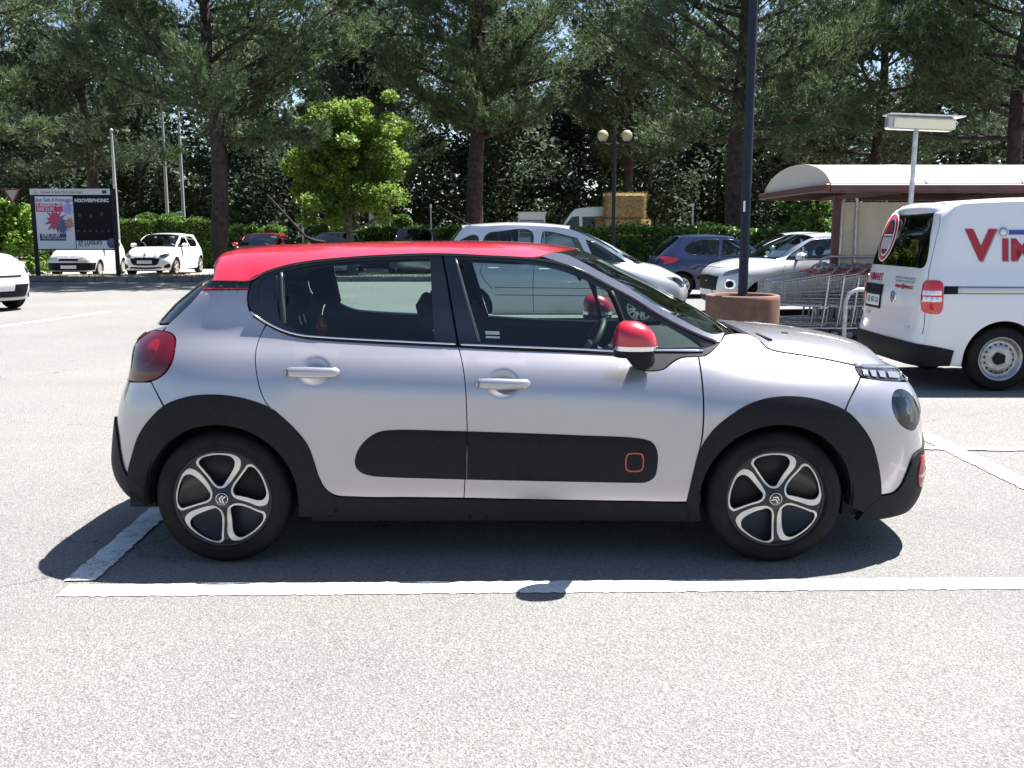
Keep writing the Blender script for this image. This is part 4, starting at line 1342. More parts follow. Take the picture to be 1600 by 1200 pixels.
# silver people carrier behind the hatchback
mpv, mpv_sh = simple_car(dict(name="people_carrier", label="silver people carrier parked right behind the red-roofed hatchback", loc=(0.70, 16.45, 0), yaw=0, paint=SILVER2,
    W=.875, H=1.62, belt=1.02, wb=2.76, r=.31, nose=[(.15, 2.08), (.3, 2.20), (.5, 2.25), (.68, 2.22), (.8, 2.12), (.95, 1.85), (1.7, 1.5)], tail=[(.2, -1.98), (.4, -2.05), (.6, -2.05), (.9, -2.0), (1.1, -1.94), (1.35, -1.80), (1.6, -1.62)],
    hood=(2.10, .80), cowl=(1.32, 1.0), rf=(.22, 1.575), rr=(-1.5, 1.585), tt=(-1.92, 1.05), roof_mid=[(-.2, 1.62), (-.7, 1.635), (-1.1, 1.62)], abow=.05, tum=.74, crown=.055, cowl_dx=.2, glass=M_TINT,
    windows=[("quarter_window", [(1.20, 1.02, C_), (.62, 1.36), (.50, 1.40, C_), (.66, 1.02, C_)]), ("front_window", [(.55, 1.03, C_), (.36, 1.42, C_), (-.05, 1.52), (-.20, 1.53, C_), (-.28, 1.05, C_)]),
             ("rear_window_side", [(-.42, 1.05, C_), (-.38, 1.53), (-.9, 1.53), (-1.10, 1.49), (-1.18, 1.30), (-1.10, 1.07, C_)]), ("tail_window_side", [(-1.32, 1.14), (-1.26, 1.46), (-1.58, 1.36), (-1.72, 1.18)])],
    bits=[("headlight", M_CLEAR, .004, 'copy', [('fy', .80, .80), ('fy', .62, .78), ('fy', .55, .68), ('fy', .68, .64), ('xz', 2.0, .70), ('xz', 1.88, .80)]), ("headlight_bowl", M_CHROME, .002, 'copy', [('fy', .78, .79), ('fy', .63, .77), ('fy', .56, .685), ('fy', .68, .65), ('xz', 2.0, .70)]),
          ("grille", M_BLACKP, .004, 'join', [('fy', .5, .74, C_), ('fy', .001, .74, C_), ('fy', .001, .64, C_), ('fy', .5, .65, C_)]), ("lower_grille", M_BLACKP, .004, 'join', [('fy', .6, .40, C_), ('fy', .001, .42, C_), ('fy', .001, .26, C_), ('fy', .62, .27, C_)]), plate_f(.5),
          ("tail_light", M_REDL, .006, 'copy', [('xz', -1.90, 1.35), ('xz', -1.82, 1.30), ('xz', -1.90, 1.02), ('ry', .78, 1.02), ('ry', .76, 1.3)])],
    strips=[("side_moulding", M_BLACKP, .010, .006, [(-.98, .64), (0, .63), (.88, .62)]), ("side_moulding", M_BLACKP, .010, .006, [(-.98, .52), (0, .51), (.88, .50)])],
    seams=[[(.78, .28), (.74, .7), (.64, 1.0)], [(-.35, .24), (-.36, .7), (-.34, 1.02)], [(-1.02, .62), (-1.2, .85), (-1.18, 1.05)]], handles=[(-.18, .93), (-1.0, .95)], mirror=(.55, 1.02), wheel='hub'))
MB().tube([(-1.38, -.55, 1.64), (-1.46, -.55, 1.68), (-1.9, -.55, 1.95)], [.012, .005, .003], 6).build("aerial", M_BLACKP, mpv)

hatch_nose = [(.15, 1.80), (.3, 1.91), (.5, 1.95), (.62, 1.94), (.72, 1.88), (.85, 1.70), (1.5, 1.4)]
# dark blue hatchback by the hedge
simple_car(dict(name="parked_hatchback", label="dark blue hatchback seen from behind, parked by the hedge left of the lamp post", loc=(5.10, 23.3, 0), yaw=R(4), paint=BLUE, group="cars parked in front of the hedge",
    W=.825, H=1.43, belt=.96, wb=2.44, r=.29, nose=hatch_nose, tail=[(.2, -1.76), (.4, -1.85), (.6, -1.87), (.8, -1.82), (.95, -1.74), (1.1, -1.60), (1.25, -1.44), (1.40, -1.25)],
    hood=(1.80, .72), cowl=(.86, .95), rf=(.05, 1.385), rr=(-1.22, 1.385), tt=(-1.70, .97), roof_mid=[(-.4, 1.425), (-.8, 1.42)], abow=.04, glass=M_TINT,
    windows=[("front_window", [(.72, .97, C_), (.08, 1.33, C_), (-.10, 1.355), (-.22, 1.35, C_), (-.28, .985, C_)]), ("rear_side_window", [(-.36, .985, C_), (-.30, 1.35, C_), (-.75, 1.34), (-1.02, 1.26), (-1.14, 1.13), (-1.0, 1.02)])],
    bits=[("tail_light", M_REDL2, .006, 'copy', [('xz', -1.30, .90), ('xz', -1.55, .96), ('xz', -1.72, .93), ('ry', .70, .86), ('ry', .72, .74), ('xz', -1.62, .78), ('xz', -1.38, .84)]), ("rear_plate", M_PLATE, .01, 'join', [('ry', .26, .55, C_), ('ry', .001, .55, C_), ('ry', .001, .44, C_), ('ry', .26, .44, C_)]),
          ("headlight", M_WHITEL, .004, 'copy', [('xz', 1.55, .76), ('xz', 1.75, .70), ('fy', .55, .68), ('fy', .6, .60), ('xz', 1.7, .62)])],
    seams=[[(-.34, .24), (-.36, .7), (-.33, .98)], [(.80, .3), (.84, .7), (.74, .95)]], handles=[(-.22, .86)], strips=[("side_moulding", M_BLACKP, .07, .012, [(-.86, .48), (.86, .46)])], mirror=(.55, .98), wheel='hub'))
# white city car nose left behind the planter
simple_car(dict(name="parked_city_car", label="white city car facing left behind the planter and the trolleys", loc=(5.55, 18.45, 0), yaw=R(180 + 10), paint=WHITE2, group="cars parked in front of the hedge",
    W=.86, H=1.48, belt=1.0, wb=2.31, r=.31, nose=[(.15, 1.78), (.3, 1.88), (.5, 1.93), (.7, 1.92), (.82, 1.86), (.92, 1.75), (1.05, 1.5), (1.5, 1.2)], tail=[(.2, -1.68), (.4, -1.76), (.7, -1.77), (.95, -1.72), (1.1, -1.64), (1.3, -1.48), (1.45, -1.35)],
    hood=(1.76, .88), cowl=(.88, 1.03), rf=(.12, 1.43), rr=(-1.25, 1.40), tt=(-1.66, 1.06), roof_mid=[(-.3, 1.465), (-.8, 1.455)], abow=.045, glass=M_TINT,
    windows=[("front_window", [(.72, 1.03, C_), (.22, 1.35), (.10, 1.385, C_), (-.3, 1.40), (-.42, 1.39, C_), (-.50, 1.04, C_)]), ("rear_side_window", [(-.58, 1.05, C_), (-.50, 1.385, C_), (-.95, 1.36), (-1.2, 1.24), (-1.02, 1.10)])],
    bits=[("headlight", M_CLEAR, .006, 'copy', [('xz', 1.42, .90), ('xz', 1.66, .86), ('fy', .56, .80), ('fy', .55, .74), ('xz', 1.74, .76), ('xz', 1.55, .82)]), ("headlight_bowl", M_SATIN, .002, 'copy', [('xz', 1.44, .895), ('xz', 1.66, .855), ('fy', .57, .80), ('fy', .56, .745), ('xz', 1.74, .765)]),
          ("fog_lamp_ring", M_CHROME, .006, 'copy', [('fy', .76, .66), ('fy', .64, .66), ('fy', .64, .52), ('fy', .76, .52)]), ("fog_lamp", M_BLACKP, .012, 'copy', [('fy', .74, .64), ('fy', .66, .64), ('fy', .66, .54), ('fy', .74, .54)]),
          ("grille", M_BLACKP, .006, 'join', [('fy', .46, .72, C_), ('fy', .001, .74, C_), ('fy', .001, .46, C_), ('fy', .40, .47, C_)]), ("lower_grille", M_BLACKP, .006, 'join', [('fy', .5, .36, C_), ('fy', .001, .36, C_), ('fy', .001, .24, C_), ('fy', .52, .24, C_)]), plate_f(.42)],
    seams=[[(.86, .3), (.84, .7), (.72, 1.0)], [(-.52, .24), (-.54, .7), (-.52, 1.03)]], handles=[(-.42, .92)], mirror=(.50, 1.02), wheel='alloy',
    strips=[("grille_bar", M_CHROME, .03, .015, [(1.925, .62), (1.93, .64)])]))
# light silver hatchback farther back on the right
simple_car(dict(name="parked_hatchback", label="light silver hatchback half hidden behind the dark blue and the white car", loc=(7.75, 27.5, 0), yaw=R(178), paint=SILVER2, group="cars parked in front of the hedge",
    W=.84, H=1.50, belt=1.02, wb=2.5, r=.3, nose=hatch_nose, tail=[(.2, -1.78), (.5, -1.87), (.8, -1.82), (1.0, -1.74), (1.2, -1.60), (1.45, -1.35)],
    hood=(1.80, .74), cowl=(.90, 1.0), rf=(.15, 1.44), rr=(-1.25, 1.42), tt=(-1.70, 1.02), roof_mid=[(-.3, 1.485), (-.8, 1.475)], glass=DGLASS, step=.1,
    windows=[("front_window", [(.74, 1.02, C_), (.12, 1.39, C_), (-.22, 1.41, C_), (-.28, 1.035, C_)]), ("rear_side_window", [(-.36, 1.035, C_), (-.30, 1.41, C_), (-.95, 1.38), (-1.14, 1.18), (-1.0, 1.06)])], mirror=(.55, 1.03), wheel='alloy'))

def front_car(name, label, loc, yaw, paint, H=1.46, W=.86, group=None, bits=(), wheel='alloy', **kw):
    d = dict(name=name, label=label, loc=loc, yaw=yaw, paint=paint, group=group, W=W, H=H, belt=.98, wb=2.54, r=.31,
        nose=[(.15, 1.86), (.3, 1.98), (.5, 2.02), (.66, 2.0), (.80, 1.90), (.9, 1.72), (1.5, 1.4)], tail=[(.2, -1.82), (.5, -1.93), (.8, -1.90), (1.0, -1.80), (1.2, -1.64), (1.45, -1.38)],
        hood=(1.86, .80), cowl=(.92, 1.0), rf=(.15, H - .055), rr=(-1.3, H - .07), tt=(-1.78, 1.02), roof_mid=[(-.3, H - .012), (-.8, H - .02)], abow=.04, glass=DGLASS, step=.09,
        windows=[("front_window", [(.76, 1.0, C_), (.16, H - .11, C_), (-.20, H - .09, C_), (-.28, 1.01, C_)]), ("rear_side_window", [(-.36, 1.01, C_), (-.30, H - .09, C_), (-.95, H - .12), (-1.16, 1.16), (-1.02, 1.03)])],
        bits=list(bits), seams=[[(.82, .3), (.84, .7), (.76, .98)], [(-.32, .24), (-.33, .98)]], handles=[(-.2, .88), (-1.0, .9)], mirror=(.56, 1.0), wheel=wheel)
    d.update(kw)
    return simple_car(d)

def gfront(u, v, dep):
    g = gnd(u, v)
    return g
# white hatchback facing the camera, left
p = gnd(243, 432)
front_car("parked_hatchback", "white hatchback with a black grille facing the camera beside the poster board", (p.x - .3, p.y + 1.95, 0), R(-90 - 1), WHITE, 1.46, .87, "cars parked along the far road",
    bits=[("headlight", M_CLEAR, .006, 'copy', [('xz', 1.50, .86), ('xz', 1.75, .80), ('fy', .52, .72), ('fy', .52, .66), ('fy', .70, .66), ('xz', 1.66, .74)]), ("headlight_bowl", M_SATIN, .003, 'copy', [('xz', 1.52, .855), ('xz', 1.75, .795), ('fy', .53, .72), ('fy', .53, .665), ('fy', .70, .67)]),
          ("grille", M_BLACKP, .006, 'join', [('fy', .52, .62, C_), ('fy', .3, .64), ('fy', .001, .645, C_), ('fy', .001, .38, C_), ('fy', .40, .40), ('fy', .46, .46)]), ("grille_trim", M_CHROME, .009, 'join', [('fy', .53, .645, C_), ('fy', .001, .665, C_), ('fy', .001, .645, C_), ('fy', .53, .625, C_)]),
          ("lower_grille", M_BLACKP, .006, 'join', [('fy', .55, .33, C_), ('fy', .001, .31, C_), ('fy', .001, .26, C_), ('fy', .55, .28, C_)]), ("fog_lamp", M_BLACKP, .006, 'copy', [('fy', .78, .44), ('fy', .64, .36), ('fy', .62, .30), ('fy', .78, .32)]),
          ("badge", M_CHROME, .012, 'join', [('fy', .045, .76), ('fy', .001, .79, C_), ('fy', .001, .71, C_), ('fy', .035, .73)]), plate_f(.50)])
# old white compact with black bumper behind the poster board
p = gnd(118, 434)
front_car("parked_compact", "old boxy white car with a black bumper, half behind the poster board", (p.x - .25, p.y + 1.75, 0), R(-90 + 2), WHITE, 1.43, .80, "cars parked along the far road", wheel='hub',
    nose=[(.15, 1.72), (.3, 1.80), (.55, 1.80), (.72, 1.74), (.85, 1.6), (1.5, 1.2)], tail=[(.2, -1.55), (.5, -1.6), (.9, -1.58), (1.1, -1.52), (1.4, -1.40)], wb=2.2, hood=(1.68, .74), cowl=(.90, .96), rr=(-1.30, 1.36), tt=(-1.53, 1.0), n=4.5, r=.28,
    bits=[("front_bumper", M_BLACKP, .012, 'join', [('xz', 1.45, .50, C_), ('fy', .5, .50), ('fy', .001, .50, C_), ('fy', .001, .24, C_), ('fy', .5, .24), ('xz', 1.5, .26, C_)]), ("headlight", M_SATIN, .005, 'copy', [('fy', .70, .68, C_), ('fy', .36, .68, C_), ('fy', .38, .58, C_), ('fy', .70, .58, C_)]),
          ("indicator", M_ORANGEL, .006, 'copy', [('xz', 1.62, .68, C_), ('fy', .72, .68, C_), ('fy', .72, .58, C_), ('xz', 1.64, .58, C_)]), ("grille", M_BLACKP, .005, 'join', [('fy', .33, .64, C_), ('fy', .001, .64, C_), ('fy', .001, .56, C_), ('fy', .33, .56, C_)]), plate_f(.36)])
# white car cut by the left edge
front_car("parked_crossover", "white car at the left edge of the view, only the nose in sight", (-11.62, 19.3, 0), R(-24), WHITE, 1.62, .89, bits=[
    ("headlight", M_CLEAR, .006, 'copy', [('xz', 1.62, .92), ('fy', .72, .88), ('fy', .60, .82), ('fy', .64, .74), ('fy', .78, .76)]), ("upper_lamp", M_SATIN, .004, 'copy', [('fy', .80, .90), ('fy', .62, .86), ('fy', .62, .76), ('fy', .78, .78)]),
    ("lower_grille", M_BLACKP, .006, 'join', [('fy', .66, .52, C_), ('fy', .001, .52, C_), ('fy', .001, .28, C_), ('fy', .60, .28, C_)]), ("grille_slot", M_BLACKP, .006, 'join', [('fy', .45, .70, C_), ('fy', .001, .70, C_), ('fy', .001, .665, C_), ('fy', .45, .665, C_)]), ("fog_lamp", M_WHITEL, .008, 'copy', [('fy', .74, .44), ('fy', .66, .44), ('fy', .66, .36), ('fy', .74, .36)]),
    ("bumper_strip", M_SATIN, .012, 'join', [('fy', .80, .27, C_), ('fy', .001, .27, C_), ('fy', .001, .22, C_), ('fy', .80, .22, C_)]), plate_f(.46, .26, .12)], belt=1.06, cowl=(.95, 1.12), hood=(1.84, .98), tt=(-1.78, 1.1), wb=2.6,
    windows=[("front_window", [(.78, 1.12, C_), (.16, 1.50, C_), (-.20, 1.52, C_), (-.28, 1.12, C_)]), ("rear_side_window", [(-.36, 1.12, C_), (-.30, 1.52, C_), (-.95, 1.50), (-1.16, 1.26), (-1.02, 1.13)])],
    nose=[(.15, 1.86), (.3, 1.98), (.5, 2.04), (.75, 2.03), (.92, 1.94), (1.02, 1.75), (1.7, 1.4)], tail=[(.2, -1.82), (.5, -1.93), (.9, -1.90), (1.1, -1.82), (1.3, -1.70), (1.6, -1.45)], mirror=(.58, 1.12), handles=[(-.2, .98), (-1.0, 1.0)], seams=[])
# roofs that show above the hatchback
front_car("parked_hatchback", "crimson car whose windscreen shows beside the left pine trunk", (-9.75, 38.0, 0), R(-90), REDC, 1.46, .86, "cars parked along the far road")
front_car("parked_hatchback", "white car whose roof just clears the red roof, left of the maple trunk", (-6.75, 37.2, 0), R(-90), WHITE, 1.50, .84, "cars parked along the far road")
front_car("parked_wagon", "grey car whose roof just clears the red roof in front of the ball-shaped bush", (-3.70, 37.2, 0), R(-90), GREYC, 1.64, .88, "cars parked along the far road", belt=1.06)

# ------------------------------------------------------------------ white delivery van on the right
van, vs_ = simple_car(dict(name="delivery_van", label="white delivery van with red lettering and steel wheels at the right edge", cat="van", loc=(6.04, 10.02, 0), yaw=0, paint=WHITE,
    W=.885, H=1.83, belt=1.14, wb=2.68, r=.315, rim=.205, nose=[(.15, 2.0), (.3, 2.12), (.55, 2.17), (.8, 2.10), (.95, 1.95), (1.9, 1.4)], tail=[(.2, -2.12), (.38, -2.18), (.5, -2.16), (.6, -2.13), (.9, -2.115), (1.15, -2.075), (1.5, -1.99), (1.7, -1.91), (1.8, -1.80)], n=6.5, xr=-1.74, sill=.24, tum=.80,
    hood=(2.0, .88), cowl=(1.42, 1.08), rf=(.62, 1.73), rr=(-1.80, 1.765), tt=(-1.90, 1.70), roof_mid=[(-.1, 1.805), (-1.0, 1.815)], crown=.05, glass=M_TINT, rear_mat=WHITE, step=.06, wheel='steel', two=True,
    windows=[("front_window", [(1.20, 1.10, C_), (.64, 1.60, C_), (.30, 1.62, C_), (.24, 1.08, C_)])],
    bits=[
          ("rear_bumper", M_BLACKP, .014, 'join', [('xz', -1.80, .40, C_), ('xz', -2.0, .44), ('ry', .7, .46), ('ry', .001, .46, C_), ('ry', .001, .235, C_), ('ry', .7, .24), ('xz', -1.82, .25, C_)]),
          ("grille", M_BLACKP, .006, 'join', [('fy', .6, .78, C_), ('fy', .001, .78, C_), ('fy', .001, .62, C_), ('fy', .6, .64, C_)]), ("headlight", M_WHITEL, .006, 'copy', [('xz', 1.75, .90), ('fy', .65, .82), ('fy', .64, .66), ('xz', 1.9, .68)])],
    seams=[[(-.28, .30), (-.28, 1.0), (-.26, 1.66)], [(.18, .30), (.18, 1.0), (.20, 1.66)], [(1.02, .4), (1.06, .8), (1.20, 1.1)], [(-.28, 1.66), (.20, 1.66)]],
    strips=[("door_rail", M_BLACKP, .075, .006, [(-1.93, .975), (-1.80, .975)]), ("door_rail", M_SATIN, .055, .006, [(-1.80, .975), (-.3, .97)]), ("rail_edge", M_DARK, .004, .006, [(-1.87, 1.008), (-.3, 1.003)]), ("rail_edge", M_DARK, .004, .006, [(-1.87, .942), (-.3, .938)])],
    handles=[(.0, .88), (.32, .92)], mirror=(.95, 1.12)))
vs_.O = np.array((6.04, 10.02, 0.0))
wzb = float(vs_.px([(1428, 418)])[0][1]); wzt = float(vs_.px([(1430, 327)])[0][1])
vs_.panel("rear_window_pane", [(1461, 331), (1455, 327.5), (1430, 327), ('ry', .03, wzt, 'c'), ('ry', .001, wzt, 'c'), ('ry', .001, wzb, 'c'), (1428, 418), (1440, 419), (1446, 414), (1453, 375)], VGLASS, van, mirror='join', off=.004, gap=0, step=.05)
vs_.panel("window_back", [(1460, 332), (1455, 328.5), (1430, 328), ('ry', .03, wzt - .008, 'c'), ('ry', .001, wzt - .008, 'c'), ('ry', .001, wzb + .008, 'c'), (1428, 417), (1440, 418), (1445, 413), (1452, 375)], M_DARK, van, mirror='join', off=.001, gap=0, step=.05)
vs_.panel("tail_light", [(1447, 438, 'c'), (1468, 439), (1473, 443), (1472, 485), (1468, 490), (1444, 488), (1440, 484), (1443, 443)], M_REDL2, van, off=.006, gap=0, step=.04, dome=.006)
vs_.strip("door_gap", [(1441, 522), (1446, 480), (1450, 437), (1459, 390), (1468, 352), (1477, 322)], .008, .0012, M_DARK, van, step=.06)
# lamp bars, plates, emblems and lettering on the van
for v0_ in (454, 464):
    vs_.panel("lamp_bar", [(1444, v0_, 'c'), (1471, v0_ + .6, 'c'), (1470.5, v0_ + 8, 'c'), (1443, v0_ + 7.4, 'c')], M_WHITEL, van, off=.0145, gap=0, skirt=.006, step=.04)
vs_.panel("brake_lamp", [('ry', .07, wzt + .06, 'c'), ('ry', .001, wzt + .06, 'c'), ('ry', .001, wzt + .015, 'c'), ('ry', .07, wzt + .015, 'c')], M_REDL, van, mirror='join', off=.008, gap=0, step=.05)
def rear_M(y, z, off=.008):
    t = vs_.Ty(y, z, False)
    p_ = vs_.S([t], [z])[0]; n_ = vs_.Nrm([t], [z])[0]
    if y > 0: p_ = p_ * (1, -1, 1); n_ = n_ * (1, -1, 1)
    zx = Vector(n_); ax = Vector((0, 0, 1)).cross(zx).normalized(); ay = zx.cross(ax)
    return xform(ax, ay, zx, Vector(p_) + zx * off)
VRED = principled("van_red_vinyl", (0.36, 0.012, 0.028), 0.45)
VBLUE = principled("van_blue_vinyl", (0.05, 0.06, 0.30), 0.4)
VGREY = principled("van_grey_vinyl", (0.30, 0.31, 0.36), 0.4)
VWHITE = principled("van_white_vinyl", (0.75, 0.75, 0.77), 0.4)
def rear_box(name, y, z, w_, h_, mat, d=.012, off=.0):
    M = rear_M(y, z, off)
    return MB().box(-w_ / 2, w_ / 2, -h_ / 2, h_ / 2, -.004, d, .004, M).build(name, mat, van)
rear_box("plate_recess", .40, .925, .44, .10, M_BLACKP, .02)
rear_box("plate_frame", .40, .805, .42, .17, M_BLACKP, .012)
pl = rear_box("rear_plate", .40, .805, .36, .115, M_PLATE, .016)
rear_box("plate_band", .565, .805, .03, .112, M_PLATEBLUE, .018)
text_mesh("plate_number", "EL 457 CA", .085, M_INK, rear_M(.38, .805, .018), van, sx=.78)
for sc_, mat, dd in ((1.0, M_CHROME, .010), (.88, M_INK, .012)):
    MB().lathe([(0, dd), (.062 * sc_, dd), (.065 * sc_, -.004)], 28, rear_M(-.13, .87, 0)).build("badge", mat, van)
mb = MB(); Mb_ = rear_M(-.13, .87, 0)
def bar2(mb, a, b, w_, z0, z1, M):
    a, b = Vector((*a, 0)), Vector((*b, 0)); d = (b - a).normalized(); n_ = Vector((-d.y, d.x, 0)) * w_ / 2
    mb.prism([tuple((a - n_)[:2]), tuple((b - n_)[:2]), tuple((b + n_)[:2]), tuple((a + n_)[:2])], z0, z1, M)
for s_ in (-1, 1):
    bar2(mb, (s_ * .022, .050), (0, .006), .009, .011, .0135, Mb_)
    bar2(mb, (s_ * .046, .026), (s_ * .020, -.046), .009, .011, .0138, Mb_)
    bar2(mb, (s_ * .020, -.046), (0, -.004), .009, .011, .0142, Mb_)
mb.build("badge_letters", M_CHROME, van)
text_mesh("lettering_small", "VIMART", .115, VRED, rear_M(.42, 1.045, .004), van, bold=.002, sx=.9)
text_mesh("lettering_small", "vimart@vimart.it", .062, VRED, rear_M(-.34, .985, .004), van, bold=.001)
text_mesh("lettering_small", "INSEGNE E CARTELLONISTICA", .036, VGREY, rear_M(-.34, 1.065, .004), van)
text_mesh("lettering_small", "AUTOMEZZI  AUTOVETTURE", .036, VGREY, rear_M(-.34, 1.03, .004), van)
text_mesh("model_lettering", "Caddy", .05, M_SATIN, rear_M(.52, .67, .003), van)
text_mesh("model_lettering", "1.6 TDI", .038, VGREY, rear_M(-.55, .60, .003), van)
def side_M(x, z, off=.004):
    t = float(vs_.T(x, z)[0]); p_ = vs_.S([t], [z])[0]; n_ = vs_.Nrm([t], [z])[0]
    zx = Vector(n_); ax = Vector((0, 0, 1)).cross(zx).normalized(); ay = zx.cross(ax)
    return xform(ax, ay, zx, Vector(p_) + zx * off)
for dx, dz, of, mat in ((.010, -.010, .003, VGREY), (0, 0, .006, VRED)):
    text_mesh("lettering", "V", .40, mat, side_M(-1.57 + dx, 1.385 + dz, of), van, bold=.016, sx=1.05)
    text_mesh("lettering", "IMART", .275, mat, side_M(-1.375 + dx, 1.345 + dz, of), van, bold=.013, align='LEFT', sx=1.02, spacing=1.1)
Ms_ = side_M(-1.36, 1.52, .004)
MB().box(.04, 1.1, -.022, .022, 0, .003, 0, Ms_).build("blue_bar", VBLUE, van)
for r_, m_, d_ in ((.052, VWHITE, .005), (.044, VGREY, .007), (.030, VWHITE, .009)):
    MB().lathe([(0, d_), (r_, d_), (r_, 0)], 24, Ms_).build("badge_disc", m_, van)
# round emblem with the 2000-style bars on the rear glass
Me = rear_M(.36, (wzb + wzt) / 2 + .0, .016)
for sx_, sy_, m_, d_ in ((.20, .265, VWHITE, .002), (.185, .25, VRED, .004), (.135, .205, VWHITE, .006), (.120, .19, M_INK, .008)):
    MB().lathe([(0, d_), (1, d_), (1, 0)], 36, Me @ Matrix.Diagonal((sx_, sy_, 1, 1))).build("emblem_disc", m_, van)
mb = MB()
for k in range(6):
    xx = -.095 + .038 * k
    mb.box(xx - .008, xx + .008, -.13, .0, .008, .011, 0, Me)
mb.box(-.11, .11, .015, .03, .008, .011, 0, Me)
mb.build("emblem_bars", VWHITE, van)
for s_ in (-1, 1):
    MB().prism([(s_ * .012, .05), (s_ * .09, .05), (s_ * .075, .10), (s_ * .04, .14), (s_ * .012, .15)], .008, .012, Me).build("emblem_wing", VRED, van)

# ------------------------------------------------------------------ ground
def asphalt_mat():
    m = principled("old_asphalt", (0.28, 0.27, 0.25), 0.9, 0, 0.25)
    b = bsdf_of(m)
    co = objco(m)
    v = N(m, "ShaderNodeTexVoronoi"); v.inputs["Scale"].default_value = 150; L(m, co, v.inputs["Vector"])
    g = N(m, "ShaderNodeSeparateColor"); L(m, v.outputs["Color"], g.inputs[0])
    stone = ramp(m, g.outputs[0], [(0.0, (0.135, 0.133, 0.128)), (0.3, (0.172, 0.170, 0.164)), (0.7, (0.205, 0.202, 0.195)), (1.0, (0.265, 0.261, 0.252))])
    mp = N(m, "ShaderNodeMapping"); mp.inputs["Scale"].default_value = (0.75, 1.0, 1.0); L(m, co, mp.inputs["Vector"])
    pit = noise(m, 120, 5, 0.7, mp.outputs[0], 0.5)
    pits = ramp(m, pit, [(0.30, (0.30,) * 3), (0.40, (0.80,) * 3), (0.47, (1.0,) * 3)])
    c1 = mixcol(m, 1.0, stone, pits, 'MULTIPLY')
    v2_ = N(m, "ShaderNodeTexVoronoi"); v2_.inputs["Scale"].default_value = 62; L(m, mp.outputs[0], v2_.inputs["Vector"])
    g2 = N(m, "ShaderNodeSeparateColor"); L(m, v2_.outputs["Color"], g2.inputs[0])
    sp = N(m, "ShaderNodeMath", operation='MULTIPLY')
    L(m, ramp(m, v2_.outputs["Distance"], [(0.16, (1.0,) * 3), (0.34, (0.0,) * 3)]), sp.inputs[0])
    L(m, ramp(m, g2.outputs[1], [(0.72, (0.0,) * 3), (0.86, (0.75,) * 3)]), sp.inputs[1])
    c1 = mixcol(m, sp.outputs[0], c1, (0.075, 0.073, 0.070))
    big = noise(m, 0.35, 6, 0.6, co)
    c2 = mixcol(m, 1.0, c1, ramp(m, big, [(0.3, (0.86, 0.86, 0.87)), (0.7, (1.10, 1.09, 1.065))]), 'MULTIPLY')
    st = noise(m, 1.7, 5, 0.7, co, 1.0)
    c3 = mixcol(m, ramp(m, st, [(0.60, (0.0,) * 3), (0.78, (0.55,) * 3)]), c2, (0.16, 0.155, 0.15))
    # oil drips, tyre tracks along the lanes, hairline cracks
    oil = N(m, "ShaderNodeTexVoronoi"); oil.inputs["Scale"].default_value = 0.42; oil.inputs["Randomness"].default_value = 1.0
    wob = N(m, "ShaderNodeVectorMath", operation='ADD')
    wn_ = N(m, "ShaderNodeTexNoise"); wn_.inputs["Scale"].default_value = 9; wn_.inputs["Detail"].default_value = 4; L(m, co, wn_.inputs["Vector"])
    sc_ = N(m, "ShaderNodeVectorMath", operation='SCALE'); sc_.inputs[3].default_value = 0.22; L(m, wn_.outputs["Color"], sc_.inputs[0])
    L(m, co, wob.inputs[0]); L(m, sc_.outputs[0], wob.inputs[1]); L(m, wob.outputs[0], oil.inputs["Vector"])
    c3 = mixcol(m, ramp(m, oil.outputs["Distance"], [(0.0, (0.62,) * 3), (0.045, (0.40,) * 3), (0.10, (0.0,) * 3)]), c3, (0.085, 0.083, 0.08))
    tm = N(m, "ShaderNodeMapping"); tm.inputs["Scale"].default_value = (0.10, 1.9, 1.0); tm.inputs["Rotation"].default_value = (0, 0, 0.03); L(m, co, tm.inputs["Vector"])
    trk = noise(m, 1.0, 3, 0.5, tm.outputs[0], 0.4)
    c3 = mixcol(m, ramp(m, trk, [(0.54, (0.0,) * 3), (0.70, (0.28,) * 3)]), c3, (0.15, 0.147, 0.143))
    ck = N(m, "ShaderNodeTexVoronoi", feature='DISTANCE_TO_EDGE'); ck.inputs["Scale"].default_value = 0.33; L(m, wob.outputs[0], ck.inputs["Vector"])
    ckm = noise(m, 0.8, 2, 0.5, co)
    mk = N(m, "ShaderNodeMath", operation='MULTIPLY')
    L(m, ramp(m, ck.outputs["Distance"], [(0.0, (0.8,) * 3), (0.0022, (0.0,) * 3)]), mk.inputs[0])
    L(m, ramp(m, ckm, [(0.50, (0.0,) * 3), (0.60, (1.0,) * 3)]), mk.inputs[1])
    c3 = mixcol(m, mk.outputs[0], c3, (0.07, 0.068, 0.065))
    L(m, c3, b.inputs["Base Color"])
    ad = N(m, "ShaderNodeMath", operation='ADD')
    L(m, pit, ad.inputs[0]); L(m, v.outputs["Distance"], ad.inputs[1])
    bump(m, ad.outputs[0], 0.8, 0.006, b)
    return m
M_ASPH = asphalt_mat()
g = MB()
g.add([(-420, -420, 0), (420, -420, 0), (420, 420, 0), (-420, 420, 0)], [(0, 1, 2, 3)])
tag(g.build("asphalt_ground", M_ASPH), "pale worn asphalt of the car park", kind="structure")

